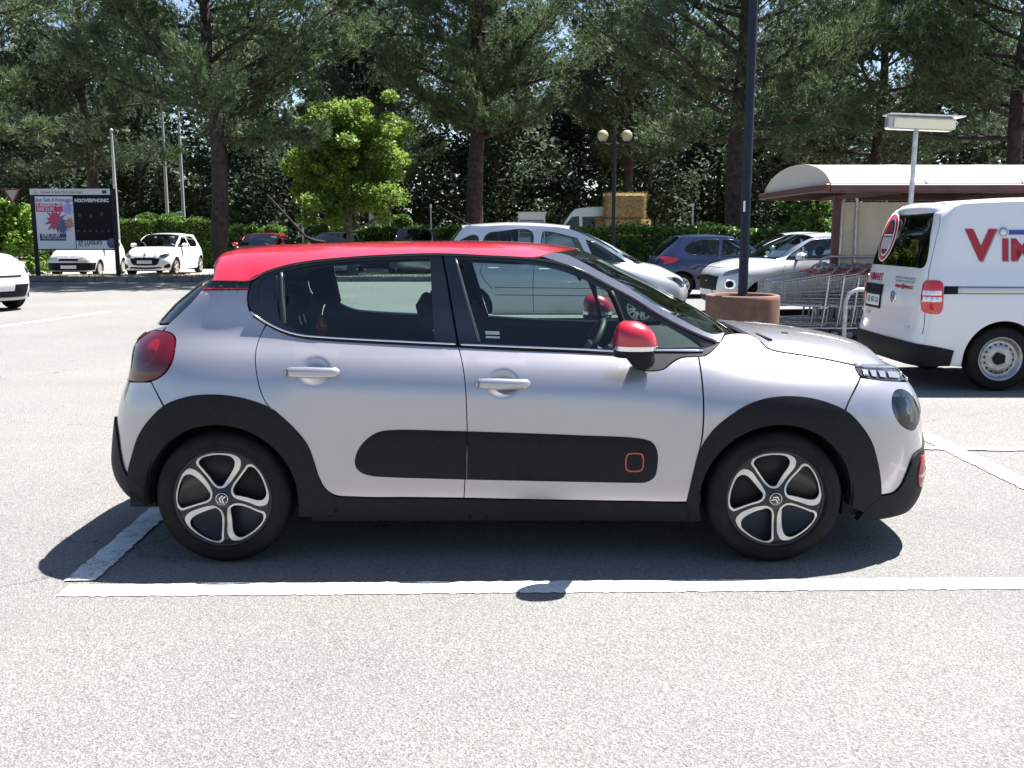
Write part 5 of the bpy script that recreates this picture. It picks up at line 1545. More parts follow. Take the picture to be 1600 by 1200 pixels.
def paint_mat():
    m = principled("road_paint", (0.62, 0.62, 0.60), 0.75, 0, 0.3)
    b = bsdf_of(m)
    co = objco(m)
    f = noise(m, 60, 6, 0.75, co)
    f2 = noise(m, 5, 4, 0.6, co)
    a = N(m, "ShaderNodeMath", operation='MULTIPLY_ADD'); L(m, f, a.inputs[0]); a.inputs[1].default_value = .75; f2b = N(m, "ShaderNodeMath", operation='MULTIPLY'); L(m, f2, f2b.inputs[0]); f2b.inputs[1].default_value = .5; L(m, f2b.outputs[0], a.inputs[2])
    c = ramp(m, a.outputs[0], [(0.47, (0.20, 0.197, 0.19)), (0.53, (0.34, 0.336, 0.328)), (0.60, (0.55, 0.545, 0.53)), (0.75, (0.66, 0.66, 0.65))])
    L(m, c, b.inputs["Base Color"])
    bump(m, f, 0.4, 0.004, b)
    return m
M_PAINTL = paint_mat()
def line_mark(name, a, b, w_, label, z=.004, wob=.006):
    a, b = Vector((a[0], a[1], 0)), Vector((b[0], b[1], 0))
    d = (b - a); ln = d.length; d.normalize(); n_ = Vector((-d.y, d.x, 0))
    k = max(2, int(ln / .025))
    vs1, fs = [], []
    for i in range(k + 1):
        p_ = a + d * (ln * i / k)
        e1, e2 = random.uniform(-wob, wob), random.uniform(-wob, wob)
        vs1 += [p_ + n_ * (w_ / 2 + e1) + Vector((0, 0, z)), p_ - n_ * (w_ / 2 + e2) + Vector((0, 0, z))]
    fs = [(2 * i, 2 * i + 1, 2 * i + 3, 2 * i + 2) for i in range(k)]
    return tag(MB().add(vs1, [f[::-1] for f in fs] if (vs1[1] - vs1[0]).cross(vs1[2] - vs1[0]).z > 0 else fs).build(name, M_PAINTL), label, kind="structure")
pa, pb = gnd(98, 924), gnd(1700, 911)
line_mark("parking_line", pa, pb + (pb - pa) * .4, .135, "white bay line along the near side of the hatchback")
p0, p1 = gnd(118, 916), gnd(242, 806)
line_mark("parking_line_cross", p0 + (p1 - p0) * .05, p0 + (p1 - p0) * 4.2, .135, "white bay line running away under the tail of the hatchback", .008)
q0, q1 = gnd(1462, 690), gnd(1640, 776)
line_mark("parking_line_slant", q0 - (q1 - q0) * .9, q1 + (q1 - q0) * 1.2, .15, "slanting white line right of the hatchback nose", .006)
r0, r1 = gnd(1440, 701), gnd(1640, 704)
line_mark("parking_line_far", r0 - (r1 - r0) * 3.0, r1 + (r1 - r0) * 2, .10, "faint white line crossing the slanting one", .009, .012)
s0, s1 = gnd(-40, 516), gnd(170, 487)
line_mark("parking_line_left", s0, s1, .12, "faint white bay line at the left of the car park", .004, .012)

# ------------------------------------------------------------------ island with dark kerb, far road, kerb and dry grass
M_SOIL = textured("dry_soil", (0.10, 0.085, 0.06), (0.20, 0.17, 0.12), 3, 0.95, bmp=.5, bdist=.03)
M_KERBD = textured("dark_kerb_stone", (0.10, 0.10, 0.105), (0.17, 0.165, 0.16), 5, 0.9, bmp=.4, bdist=.01)
M_KERBL = textured("pale_kerb_stone", (0.30, 0.24, 0.20), (0.42, 0.36, 0.30), 5, 0.9)
M_DRYG = textured("dry_grass_ground", (0.24, 0.21, 0.09), (0.36, 0.31, 0.15), 2, 0.95, bmp=.6, bdist=.05)
isl = tag(empty("planted_island", (0, 0, 0)), "low planted island with dark kerb stones under the pines", kind="structure")
MB().box(-19.0, 9.0, 30.2, 32.3, 0.0, .13).build("soil_bed", M_SOIL, isl)
kb = bpy.data.meshes.new("kerb_stone")
tmp = MB().box(-.49, .49, -.075, .075, 0, .17, .018).build("kerb_stone", M_KERBD, isl)
kb = tmp.data
tmp.location = (-18.5, 30.12, 0)
for i in range(1, 28):
    o = bpy.data.objects.new("kerb_stone", kb); COL.objects.link(o); o.parent = isl
    o.location = (-18.5 + i * 1.0, 30.12 + random.uniform(-.012, .012), random.uniform(-.012, .012)); o.rotation_euler = (0, 0, random.uniform(-.012, .012))
MB().box(-19.16, -19.0, 30.05, 32.35, 0, .16, .02).box(9.0, 9.16, 30.05, 32.35, 0, .16, .02).build("kerb_end", M_KERBD, isl)
M_ROAD = textured("far_road", (0.30, 0.28, 0.25), (0.40, 0.375, 0.335), 1.2, 0.95)
tag(MB().add([(-60, 33.2, .004), (60, 33.2, .004), (60, 43.0, .004), (-60, 43.0, .004)], [(0, 1, 2, 3)]).build("far_road", M_ROAD), "sunlit road behind the island", kind="structure")
fk = tag(empty("far_kerb", (0, 0, 0)), "pale reddish kerb along the far road", kind="structure")
t0_ = MB().box(-.98, .98, -.09, .09, 0, .16, .02).build("kerb_stone", M_KERBL, fk)
t0_.location = (-27, 43.0, 0)
for i in range(1, 30):
    o = bpy.data.objects.new("kerb_stone", t0_.data); COL.objects.link(o); o.parent = fk
    o.location = (-27 + 2 * i, 43.0 + random.uniform(-.02, .02), 0)
tag(MB().add([(-90, 43.05, .12), (90, 43.05, .12), (90, 160, .12), (-90, 160, .12)], [(0, 1, 2, 3)]).build("grass_verge", M_DRYG), "dry grass verge under the wood", kind="structure")
for i, (xa_, xb_, ya_, yb_) in enumerate(((-19, 9, 30.25, 32.25),)):
    n = 2600
    B = np.stack([rng.uniform(xa_, xb_, n), rng.uniform(ya_, yb_, n), np.full(n, .13)], 1)
    h = rng.uniform(.03, .11, n); a = rng.uniform(0, 6.28, n); w_ = .012
    dv = np.stack([np.cos(a) * w_, np.sin(a) * w_, np.zeros(n)], 1)
    tip = B + np.stack([rng.normal(0, .03, n), rng.normal(0, .03, n), h], 1)
    V = np.stack([B - dv, B + dv, tip], 1).reshape(-1, 3)
    me = fast_mesh("island_grass", V, np.arange(3 * n).reshape(-1, 3), False)
    tag(link_mesh("island_grass", me, leaf_mat("island_grass_blades", (0.06, 0.08, 0.02), (0.16, 0.15, 0.05))), "sparse dry grass on the planted island", "grass", kind="stuff")

tag(MB().add([(3.3, 12.7, .004), (14.0, 12.7, .004), (14.0, 16.9, .004), (3.3, 16.9, .004)], [(0, 1, 2, 3)]).build("trolley_bay_shade", textured("painted_bay_shade", (0.035, 0.035, 0.037), (0.06, 0.06, 0.062), 9, .9, bmp=.4, bdist=.01)), "shade under the trolleys, painted as a dark sheet on the asphalt", kind="structure")  # dark colour stands in for the shade on the ground below the trolley baskets
# low wooded hills far behind the trees
hp = []
for i in range(61):
    x_ = -300 + 10 * i
    hp.append((x_, 9 + 4.5 * math.sin(i * .37) + 2.5 * math.sin(i * .9 + 1) + rng.uniform(-.5, .5)))
V = []
for x_, h_ in hp:
    V += [(x_, 250, -.5), (x_, 262, h_ * .6), (x_, 285, h_), (x_, 340, h_ * .8), (x_, 400, -.5)]
F = [(5 * i + j, 5 * i + 5 + j, 5 * i + 6 + j, 5 * i + 1 + j) for i in range(60) for j in range(4)]
tag(MB().add(V, F, True).build("hills", textured("far_hill_green", (0.05, 0.075, 0.06), (0.09, 0.115, 0.085), .05, .95)), "low wooded hills beyond the trees", kind="structure")

# ------------------------------------------------------------------ foliage
def tufts(B, D, n, ln, wd, spread, droop=.25):
    """needle triangles: B base points, D directions"""
    m = len(B)
    Bq = np.repeat(B, n, 0); Dq = np.repeat(D, n, 0)
    v = Dq + rng.normal(0, spread, (m * n, 3))
    v[:, 2] -= droop * rng.uniform(0, 1, m * n)
    v /= np.linalg.norm(v, axis=1)[:, None]
    l_ = ln * rng.uniform(.6, 1.15, m * n)
    Bq = Bq + Dq * (rng.uniform(-.5, .5, m * n) * ln * .7)[:, None]
    s_ = np.cross(v, rng.normal(0, 1, (m * n, 3)))
    s_ /= np.maximum(1e-6, np.linalg.norm(s_, axis=1))[:, None]
    w_ = wd * rng.uniform(.7, 1.3, m * n)
    V = np.stack([Bq - s_ * w_[:, None], Bq + s_ * w_[:, None], Bq + v * l_[:, None]], 1)
    return V.reshape(-1, 3)

def leaves(C, size, updir=.5, droop=0.0):
    """leaf rhombs (4 verts) round centres C"""
    n = len(C)
    nn = rng.normal(0, 1, (n, 3)); nn[:, 2] = np.abs(nn[:, 2]) + updir
    nn /= np.linalg.norm(nn, axis=1)[:, None]
    a = np.cross(nn, rng.normal(0, 1, (n, 3))); a /= np.linalg.norm(a, axis=1)[:, None]
    b = np.cross(nn, a)
    s_ = size * rng.uniform(.6, 1.25, n)[:, None]
    a[:, 2] -= droop
    V = np.stack([C - a * s_ * .55, C + b * s_ * .36, C + a * s_ * .6, C - b * s_ * .36], 1)
    return V.reshape(-1, 3)

def limb_curve(p, d, ln, up=.3, k=5, wob=.12):
    pts_ = [Vector(p)]
    d = Vector(d).normalized()
    for i in range(k):
        d = (d + Vector((rng.normal(0, wob), rng.normal(0, wob), rng.normal(0, wob) + up / k))).normalized()
        pts_.append(pts_[-1] + d * (ln / k))
    return pts_

M_BARK = textured("pine_bark", (0.020, 0.014, 0.012), (0.060, 0.043, 0.036), 6, 0.95, bmp=.9, bdist=.05, detail=8)
M_BARK2 = textured("grey_bark", (0.06, 0.05, 0.042), (0.13, 0.11, 0.09), 8, 0.95, bmp=.7, bdist=.02)
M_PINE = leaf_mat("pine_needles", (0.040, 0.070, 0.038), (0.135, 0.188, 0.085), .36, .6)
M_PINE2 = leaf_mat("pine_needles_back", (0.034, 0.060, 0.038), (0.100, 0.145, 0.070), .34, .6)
M_MAPLE = leaf_mat("maple_leaves", (0.065, 0.13, 0.024), (0.24, 0.335, 0.06), .5, .5, tip=(0.40, 0.42, 0.14))
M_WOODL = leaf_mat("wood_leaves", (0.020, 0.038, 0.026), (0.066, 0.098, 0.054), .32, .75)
M_HEDGE = leaf_mat("hedge_leaves", (0.030, 0.070, 0.014), (0.115, 0.20, 0.034), .33, .4)
M_BUSH = leaf_mat("bush_leaves", (0.07, 0.15, 0.02), (0.24, 0.38, 0.06), .4, .4)

def pine(u, Y, H, cb, rad, label, ntuft=9000, mat=None, trunk_r=.30, lean=0.0, group="tall pines in a row behind the car park", name="pine_tree", nl=40, needle=9, ln=.26, wd=.0175, bare=.08, x=None):
    x0 = (u - 800) / FPX * (Y * math.cos(PITCH) + CH * math.sin(PITCH)) if x is None else x
    root = tag(empty(name, (x0, Y, 0)), label, "tree", group)
    tr = MB()
    hs = np.linspace(-.1, H * .97, 12)
    path = [Vector((lean * h / H + .10 * math.sin(h * .6 + u), .08 * math.sin(h * .8 + 2 * u), h)) for h in hs]
    tr.tube(path, [max(.03, trunk_r * (1.18 if i == 0 else 1) * (1 - .90 * (h / H) ** 1.1)) for i, h in enumerate(hs)], 14)
    def axis(h):
        i = np.interp(h, hs, np.arange(12)); k = min(10, int(i)); f = i - k
        return path[k].lerp(path[k + 1], f)
    B, D = [], []
    for k in range(nl):
        f = (k + rng.uniform(0, 1)) / nl
        h = cb + (H - cb) * f ** 1.05 * .98
        az = k * 2.39996 + rng.normal(0, .25)
        prof = (.80 + .45 * math.sin(min(1, f * 1.5) * math.pi * .75)) * (1 - .72 * f ** 2.2)
        ln_ = rad * prof * rng.uniform(.75, 1.1)
        d = Vector((math.cos(az), math.sin(az), rng.uniform(-.05, .35) + f * .5))
        pts_ = limb_curve(axis(h), d, ln_, .25 + .3 * f, 6, .10)
        r0_ = max(.02, trunk_r * .34 * (1 - .75 * f))
        tr.tube(pts_, [r0_ * (1 - .85 * i / 6) for i in range(7)], 6, caps=False)
        P = np.array([tuple(q) for q in pts_])
        nsub = 9
        for j in range(nsub):
            s_ = bare + (1 - bare) * (j + rng.uniform(.2, .8)) / nsub
            i = s_ * 6; a = min(5, int(i)); q = P[a] + (P[a + 1] - P[a]) * (i - a)
            dirl = P[min(6, a + 1)] - P[a]; dirl /= np.linalg.norm(dirl)
            side = np.cross(dirl, (0, 0, 1)); side /= max(1e-6, np.linalg.norm(side))
            sd = dirl * .75 + side * rng.choice((-1, 1)) * rng.uniform(.4, 1.0) + np.array((0, 0, rng.uniform(-.15, .55)))
            sl = ln_ * rng.uniform(.20, .42) * (1.15 - .5 * s_)
            sp = limb_curve(q, sd, sl, .35, 4, .16)
            tr.tube(sp, [r0_ * .32, r0_ * .25, r0_ * .2, r0_ * .14, .006], 4, caps=False)
            S_ = np.array([tuple(z) for z in sp])
            m = max(3, int(ntuft / (nl * nsub)))
            fr_ = rng.uniform(.15, 1.08, m)
            ii = np.clip(fr_ * 4, 0, 3.999); aa = ii.astype(int); 
            base = S_[aa] + (S_[np.minimum(aa + 1, 4)] - S_[aa]) * (ii - aa)[:, None] + rng.normal(0, sl * .13 + .05, (m, 3))
            dd = (S_[4] - S_[0]); dd /= np.linalg.norm(dd)
            B.append(base); D.append(np.tile(dd, (m, 1)) + rng.normal(0, .35, (m, 3)) + np.array((0, 0, .25)))
    tr.build("trunk", M_BARK, root)
    B, D = np.vstack(B), np.vstack(D); D /= np.linalg.norm(D, axis=1)[:, None]
    V = tufts(B, D, needle, ln, wd, .42, .3)
    link_mesh("crown", fast_mesh("pine_crown", V, np.arange(len(V)).reshape(-1, 3), False), mat or M_PINE, root)
    return root

def leafy(u, Y, H, cb, rad, label, nleaf, size, mat, trunk_r=.12, name="leafy_tree", group=None, nl=26, squash=1.0, bark=None, x=None, clump=.30, topk=.9, dens=6, vary=(.75, 1.12)):
    x0 = (u - 800) / FPX * (Y * math.cos(PITCH) + CH * math.sin(PITCH)) if x is None else x
    root = tag(empty(name, (x0, Y, 0)), label, "tree", group)
    tr = MB()
    hs = np.linspace(-.05, H * .9, 9)
    path = [Vector((.05 * math.sin(h + u), .05 * math.cos(h * 1.3 + u), h)) for h in hs]
    tr.tube(path, [max(.012, trunk_r * (1.25 if i == 0 else 1) * (1 - .9 * h / H)) for i, h in enumerate(hs)], 10)
    C = []
    per = nleaf // (nl * dens)
    for k in range(nl):
        f = (k + .5) / nl
        h = cb * .8 + (H - cb * .8) * f * .9
        az = k * 2.39996 + rng.normal(0, .3)
        prof = math.sin(math.pi * (.22 + .70 * f)) ** .7
        ln_ = rad * prof * rng.uniform(*vary)
        d = Vector((math.cos(az), math.sin(az), .35 + .5 * f))
        i = np.interp(h, hs, np.arange(9)); a = min(7, int(i))
        pts_ = limb_curve(path[a].lerp(path[a + 1], i - a), d, ln_, .2, 5, .12)
        r0_ = max(.01, trunk_r * .38 * (1 - .7 * f))
        tr.tube(pts_, [r0_ * (1 - .85 * j / 5) for j in range(6)], 5, caps=False)
        P = np.array([tuple(q) for q in pts_])
        for j in range(dens):
            s_ = .35 + .72 * (j + rng.uniform(0, 1)) / dens
            ii = min(4.999, s_ * 5); aa = int(ii)
            q = P[aa] + (P[aa + 1] - P[aa]) * (ii - aa) + rng.normal(0, rad * .10, 3)
            g_ = rng.normal(0, 1, (per, 3)); g_ /= np.linalg.norm(g_, axis=1)[:, None]
            C.append(q + g_ * (rng.uniform(.25, 1, (per, 1)) ** .6) * rad * clump * rng.uniform(.6, 1.15) * np.array((1, 1, .72)))
    C = np.vstack(C)
    tr.build("trunk", bark or M_BARK2, root)
    V = leaves(C, size)
    link_mesh("crown", fast_mesh("leaf_crown", V, np.arange(len(V)).reshape(-1, 4), False), mat, root)
    return root

pine(345, 31.3, 14.5, 4.3, 4.9, "pine with the thick dark trunk standing beside the white hatchback on the left", 20000, trunk_r=.30)
pine(745, 40.5, 16.0, 5.2, 4.6, "pine whose trunk rises behind the middle of the red roof", 20000, trunk_r=.40)
pine(1146, 36.0, 15.5, 4.5, 6.0, "pine whose trunk stands just left behind the dark lamp post", 20000, trunk_r=.38)
pine(1572, 35.0, 15.0, 4.5, 5.8, "pine at the right edge above the trolley shelter roof", 20000, trunk_r=.32)
pine(-120, 35.0, 15.0, 4.3, 5.8, "pine at the left edge whose drooping boughs hang over the poster board", 21000, trunk_r=.32)
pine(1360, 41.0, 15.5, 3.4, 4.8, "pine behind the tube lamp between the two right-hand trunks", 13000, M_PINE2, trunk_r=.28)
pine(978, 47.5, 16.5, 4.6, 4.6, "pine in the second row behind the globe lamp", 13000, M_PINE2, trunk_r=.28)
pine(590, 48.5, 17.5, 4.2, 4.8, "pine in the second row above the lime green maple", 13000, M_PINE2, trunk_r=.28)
pine(150, 43.0, 16.0, 4.0, 4.8, "pine in the second row above the poster board", 13000, M_PINE2, trunk_r=.28)
leafy(548, 33.6, 5.35, 1.9, 2.5, "young lime green maple with sunlit leaves, left of the middle", 46000, .12, M_MAPLE, .16, "maple_tree", nl=34, clump=.17, vary=(.45, 1.25))
leafy(1258, 28.5, 3.0, 1.25, .95, "small round green tree beside the trolley shelter", 5200, .12, M_HEDGE, .08, "small_tree", nl=18, clump=.34)
# the wood behind
k = 0
for yy, n_, off in ((52, 11, 0.0), (57, 12, 2.2), (62, 12, .8)):
    for i in range(n_):
        xx = -42 + 84 * (i + .5) / n_ + off + rng.normal(0, .8)
        uu = 800 + xx / yy * 1500
        if abs(uu - 925) < 24 and yy < 56: continue
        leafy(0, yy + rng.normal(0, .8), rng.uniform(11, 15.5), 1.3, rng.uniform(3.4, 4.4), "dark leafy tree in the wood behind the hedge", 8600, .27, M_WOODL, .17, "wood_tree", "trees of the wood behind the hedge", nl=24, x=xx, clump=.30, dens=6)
n = 26000
C = np.stack([rng.uniform(-46, 46, n), rng.uniform(51.5, 66, n), rng.uniform(.1, 2.6, n) * rng.uniform(.3, 1, n)], 1)
uu = 800 + C[:, 0] / C[:, 1] * 1500
C = C[(np.abs(uu - 925) > 14) | (C[:, 2] < 1.2)]
V = leaves(C, .30)
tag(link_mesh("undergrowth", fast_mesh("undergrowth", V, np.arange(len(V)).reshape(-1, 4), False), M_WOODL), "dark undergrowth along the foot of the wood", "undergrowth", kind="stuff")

n = 60000
C = np.stack([rng.uniform(-95, 95, n), rng.uniform(68, 76, n), rng.uniform(0, 12.5, n)], 1)
hh = 9.5 + 2.0 * np.sin(C[:, 0] * .35) + 1.2 * np.sin(C[:, 0] * .9 + 1)
uu = 800 + C[:, 0] / C[:, 1] * 1500
C = C[(C[:, 2] < hh) & ((np.abs(uu - 925) > 16) | (C[:, 2] < 2.2))]
V = leaves(C, .78)
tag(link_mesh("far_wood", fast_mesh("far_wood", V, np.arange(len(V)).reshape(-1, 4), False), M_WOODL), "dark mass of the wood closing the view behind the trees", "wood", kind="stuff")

def hedge(xa_, xb_, ya_, yb_, h0, h1, label, nleaf, size=.12, mat=None, name="hedge", group="clipped hedge along the far road", cat="hedge"):
    """box of leaves over a dark twiggy core"""
    root = tag(empty(name, ((xa_ + xb_) / 2, (ya_ + yb_) / 2, 0)), label, cat, group)
    wx, wy = (xb_ - xa_) / 2, (yb_ - ya_) / 2
    MB().box(-wx + .10, wx - .10, -wy + .12, wy - .12, 0, h0 - .16, .08).build("twig_core", MATS.get("twigs") or textured("twigs", (0.010, 0.016, 0.006), (0.03, 0.04, 0.014), 9, .95), root)
    A = np.array([2 * wx * 2 * wy * 1.8, 2 * wx * h0, 2 * wx * h0 * .35, 2 * wy * h0 * .6, 2 * wy * h0 * .6]); A /= A.sum()
    cnt = (A * nleaf).astype(int)
    out = []
    for face, m in enumerate(cnt):
        a, b, d = rng.uniform(-1, 1, m), rng.uniform(0, 1, m), np.abs(rng.normal(0, .07, m))
        hx_ = h0 + (h1 - h0) * (np.sin(a * 11 + xa_) * .5 + .5) * rng.uniform(.2, 1, m)
        if face == 0: p_ = np.stack([a * wx, (b * 2 - 1) * wy, hx_ - d + rng.exponential(.035, m)], 1)
        elif face == 1: p_ = np.stack([a * wx, -wy + d - .02, b * hx_], 1)
        elif face == 2: p_ = np.stack([a * wx, wy - d, b * hx_], 1)
        else: p_ = np.stack([(wx - d) * (1 if face == 3 else -1), a * wy, b * hx_], 1)
        out.append(p_)
    V = leaves(np.vstack(out), size, .3)
    link_mesh("foliage", fast_mesh("hedge_leaves", V, np.arange(len(V)).reshape(-1, 4), False), mat or M_HEDGE, root)
    return root
def ux(u, Y): return (u - 800) / FPX * (Y * math.cos(PITCH) + CH * math.sin(PITCH))
hedge(ux(186, 41.5), ux(348, 41.5), 41.0, 42.6, 1.92, 2.1, "clipped hedge behind the white hatchback on the left", 9000, .14)
hedge(ux(352, 41.5), ux(442, 41.5), 41.0, 42.6, 1.62, 1.85, "clipped hedge between the left pine trunk and the maple", 5000, .14)
hedge(ux(520, 42.0), ux(735, 42.0), 41.2, 42.6, 1.60, 1.80, "low hedge under the maple, above the red roof", 9000, .14)
hedge(ux(905, 31.0), ux(1345, 31.0), 30.9, 32.4, 1.56, 1.72, "long clipped hedge behind the dark blue car on the right", 15000, .12)
def ball(u, v, Y, r, label, n_=2200, size=.10, sq=.9, mat=None, name="round_bush", gr="rounded bushes behind the hedge"):
    c_ = at(u, v, Y)
    root = tag(empty(name, (c_.x, c_.y, 0)), label, "bush", gr)
    d = rng.normal(0, 1, (n_, 3)); d /= np.linalg.norm(d, axis=1)[:, None]
    rr = r * (1 - np.abs(rng.normal(0, .10, n_)))
    P = d * rr[:, None] * np.array((1, 1, sq)) + np.array((0, 0, c_.z))
    V = leaves(P, size, .3)
    link_mesh("foliage", fast_mesh("bush_leaves", V, np.arange(len(V)).reshape(-1, 4), False), mat or M_HEDGE, root)
    MB().tube([(0, 0, 0), (.03, 0, c_.z * .6), (0, 0, c_.z)], [.06, .05, .03], 7).build("stem", M_BARK2, root)
    MB().lathe([(.01, c_.z - r * .75), (r * .6, c_.z - r * .45), (r * .78, c_.z), (r * .6, c_.z + r * .45), (.01, c_.z + r * .7)], 12).build("twig_core", MATS["twigs"], root)
ball(629, 348, 43.4, .44, "ball-shaped clipped bush beside the green notice board", 2600, .09)
ball(505, 356, 43.6, .50, "loose bush left of the maple trunk", 1800, .14, .8)
ball(232, 346, 43.8, .62, "rounded bush above the left hedge, left one", 2200, .12, .6)
ball(272, 347, 43.8, .58, "rounded bush above the left hedge, next to the thin flagpoles", 2200, .12, .6)
ball(262, 345, 44.2, .5, "small rounded bush peeping over the left hedge", 1400, .12, .6)
# bright bush at the left edge
c_ = at(14, 345, 35.0)
root = tag(empty("laurel_bush", (c_.x, c_.y, 0)), "big bright green bush at the left edge below the give-way sign", "bush")
P = []
for q in range(26):
    cc = np.array((rng.normal(0, .75), rng.normal(0, .5), rng.uniform(.35, 2.35)))
    d = rng.normal(0, 1, (330, 3)); d /= np.linalg.norm(d, axis=1)[:, None]
    P.append(cc + d * .48 * rng.uniform(.7, 1, (330, 1)))
V = leaves(np.vstack(P), .17, .4)
link_mesh("foliage", fast_mesh("bush_leaves", V, np.arange(len(V)).reshape(-1, 4), False), M_BUSH, root)
st = MB()
for q in range(7):
    a = q * .9
    st.tube([(.1 * math.cos(a), .1 * math.sin(a), 0), (.4 * math.cos(a), .3 * math.sin(a), 1.0), (.7 * math.cos(a), .5 * math.sin(a), 2.0)], [.03, .025, .01], 5)
st.build("stems", M_BARK2, root)

# ------------------------------------------------------------------ planter with the dark lamp post
M_TERRA = textured("terracotta_concrete", (0.125, 0.068, 0.050), (0.185, 0.104, 0.077), 7, 0.9, bmp=.25, bdist=.006)
M_POST = textured("dark_post_paint", (0.006, 0.008, 0.022), (0.010, 0.013, 0.032), 8, 0.5, spec=.3)
M_GALV = textured("galvanised_steel", (0.36, 0.37, 0.40), (0.52, 0.53, 0.56), 12, 0.42, 0.75)
M_MAROON = textured("maroon_steel_paint", (0.075, 0.024, 0.024), (0.105, 0.038, 0.036), 6, 0.5)
M_CREAM = textured("cream_panel", (0.52, 0.50, 0.42), (0.62, 0.60, 0.52), 2.5, 0.7)
pc = at(1160, 470, 12.0)
pl_ = tag(empty("concrete_planter", (pc.x, 12.0, 0)), "round terracotta concrete planter ring at the foot of the dark lamp post", "planter")
MB().lathe([(.45, 0), (.455, .70), (.45, .745), (.435, .755), (.405, .755), (.39, .745), (.385, .60), (.385, .3)], 48).build("ring", M_TERRA, pl_)
MB().lathe([(0, .62), (.2, .64), (.387, .60)], 32).build("soil", M_SOIL, pl_)
lp = tag(empty("street_lamp", (pc.x, 12.0, .6)), "tall dark lamp post rising out of the terracotta planter", "lamp post")
MB().tube([(0, 0, 0), (0, 0, 2.0), (0, 0, 8.4)], [.060, .056, .045], 20).build("pole", M_POST, lp)
MB().lathe([(.075, 0), (.085, .10), (.062, .16)], 20).build("base_collar", M_POST, lp)
MB().tube([(-.9, 0, 8.3), (0, 0, 8.45), (.9, 0, 8.3)], .03, 8).build("arm", M_POST, lp)
for s_ in (-1, 1):
    MB().box(s_ * 1.1 - .28, s_ * 1.1 + .28, -.13, .13, 8.22, 8.36, .04).build("lamp_head", M_POST, lp)
MB().box(-.045, -.022, -.0605, -.054, 1.17, 1.30).build("label_plate", M_PLATE, lp)

# ------------------------------------------------------------------ trolley shelter
sx0, sx1, sy0, sy1 = 4.24, 13.2, 13.0, 16.4
sh_ = tag(empty("trolley_shelter", (sx0, sy0, 0)), "trolley shelter with a white barrel roof and maroon beams on the right", "shelter")
M_POLY = principled("white_polycarbonate", (0.66, 0.63, 0.55), 0.35, 0, .4)
_b = bsdf_of(M_POLY); _b.inputs["Transmission Weight"].default_value = 0.0
def vault(x0, x1, y0, y1, ze, rise, n=20, t=.02):
    mb = MB(); up, dn = [], []
    for k in range(n + 1):
        a = math.pi * (1 - k / n) * .86 + math.pi * .07
        c0 = math.cos(math.pi * .07)
        y = (y0 + y1) / 2 - (y1 - y0) / 2 * math.cos(math.pi - a) / c0 * -1
        z = ze + rise * (math.sin(a) - math.sin(math.pi * .07)) / (1 - math.sin(math.pi * .07))
        up.append((y, z)); dn.append((y, z - t))
    loop = up + dn[::-1]
    m = len(loop)
    V = [(x0, y, z) for y, z in loop] + [(x1, y, z) for y, z in loop]
    F = [(i, (i + 1) % m, m + (i + 1) % m, m + i) for i in range(m)]
    mb.add(V, F, True)
    for o in (0, m):
        mb.add([V[o + i] for i in range(m)], [(i, i + 1, m - 2 - i, m - 1 - i) for i in range(n)], False)
    return mb, up
W_, D_ = sx1 - sx0, sy1 - sy0
nseg = 7
for k in range(nseg):
    mb, up = vault(W_ * k / nseg + .012, W_ * (k + 1) / nseg - .012, 0.02, D_ - .02, 2.16, .34)
    mb.build("roof_panel", M_POLY, sh_)
for k in range(nseg + 1):
    mb, up2 = vault(W_ * k / nseg - .0115, W_ * k / nseg + .0115, 0.0, D_, 2.164, .344, t=.03)
    mb.build("roof_rib", M_CREAM, sh_)
gl_ = [(y, z - .02) for y, z in up]
m = len(gl_)
MB().add([(.0, y, z) for y, z in gl_] + [(.0, y, 2.15) for y, z in gl_], [(i, i + 1, m + i + 1, m + i) for i in range(m - 1)]).build("gable_sheet", principled("gable_polycarbonate", (0.55, 0.53, 0.46), .5), sh_)
MB().box(-.03, W_, -.05, .06, 2.05, 2.15, .01).build("front_beam", M_MAROON, sh_)
MB().box(-.03, W_, D_ - .06, D_ + .05, 2.05, 2.15, .01).build("rear_beam", M_MAROON, sh_)
MB().box(-.09, -.031, -.06, D_ + .06, 2.06, 2.155, .01).build("end_beam", M_MAROON, sh_)
for k, xx in enumerate((.92, 3.2, 5.6, 8.4)):
    for yy in (D_ - .9,):
        MB().box(xx - .055, xx + .055, yy - .055, yy + .055, 0, 2.10, .008).build("post", M_MAROON, sh_)
        MB().box(xx - .03, xx + .03, .07, D_ - .07, 2.03, 2.09, .006).build("cross_beam", M_MAROON, sh_)
for k, (xa_, xb_) in enumerate(((1.0, 3.13), (3.27, 5.53), (5.67, 8.33))):
    MB().box(xa_, xb_, D_ - .93, D_ - .90, .35, 1.99, .004).build("back_panel", M_CREAM, sh_)
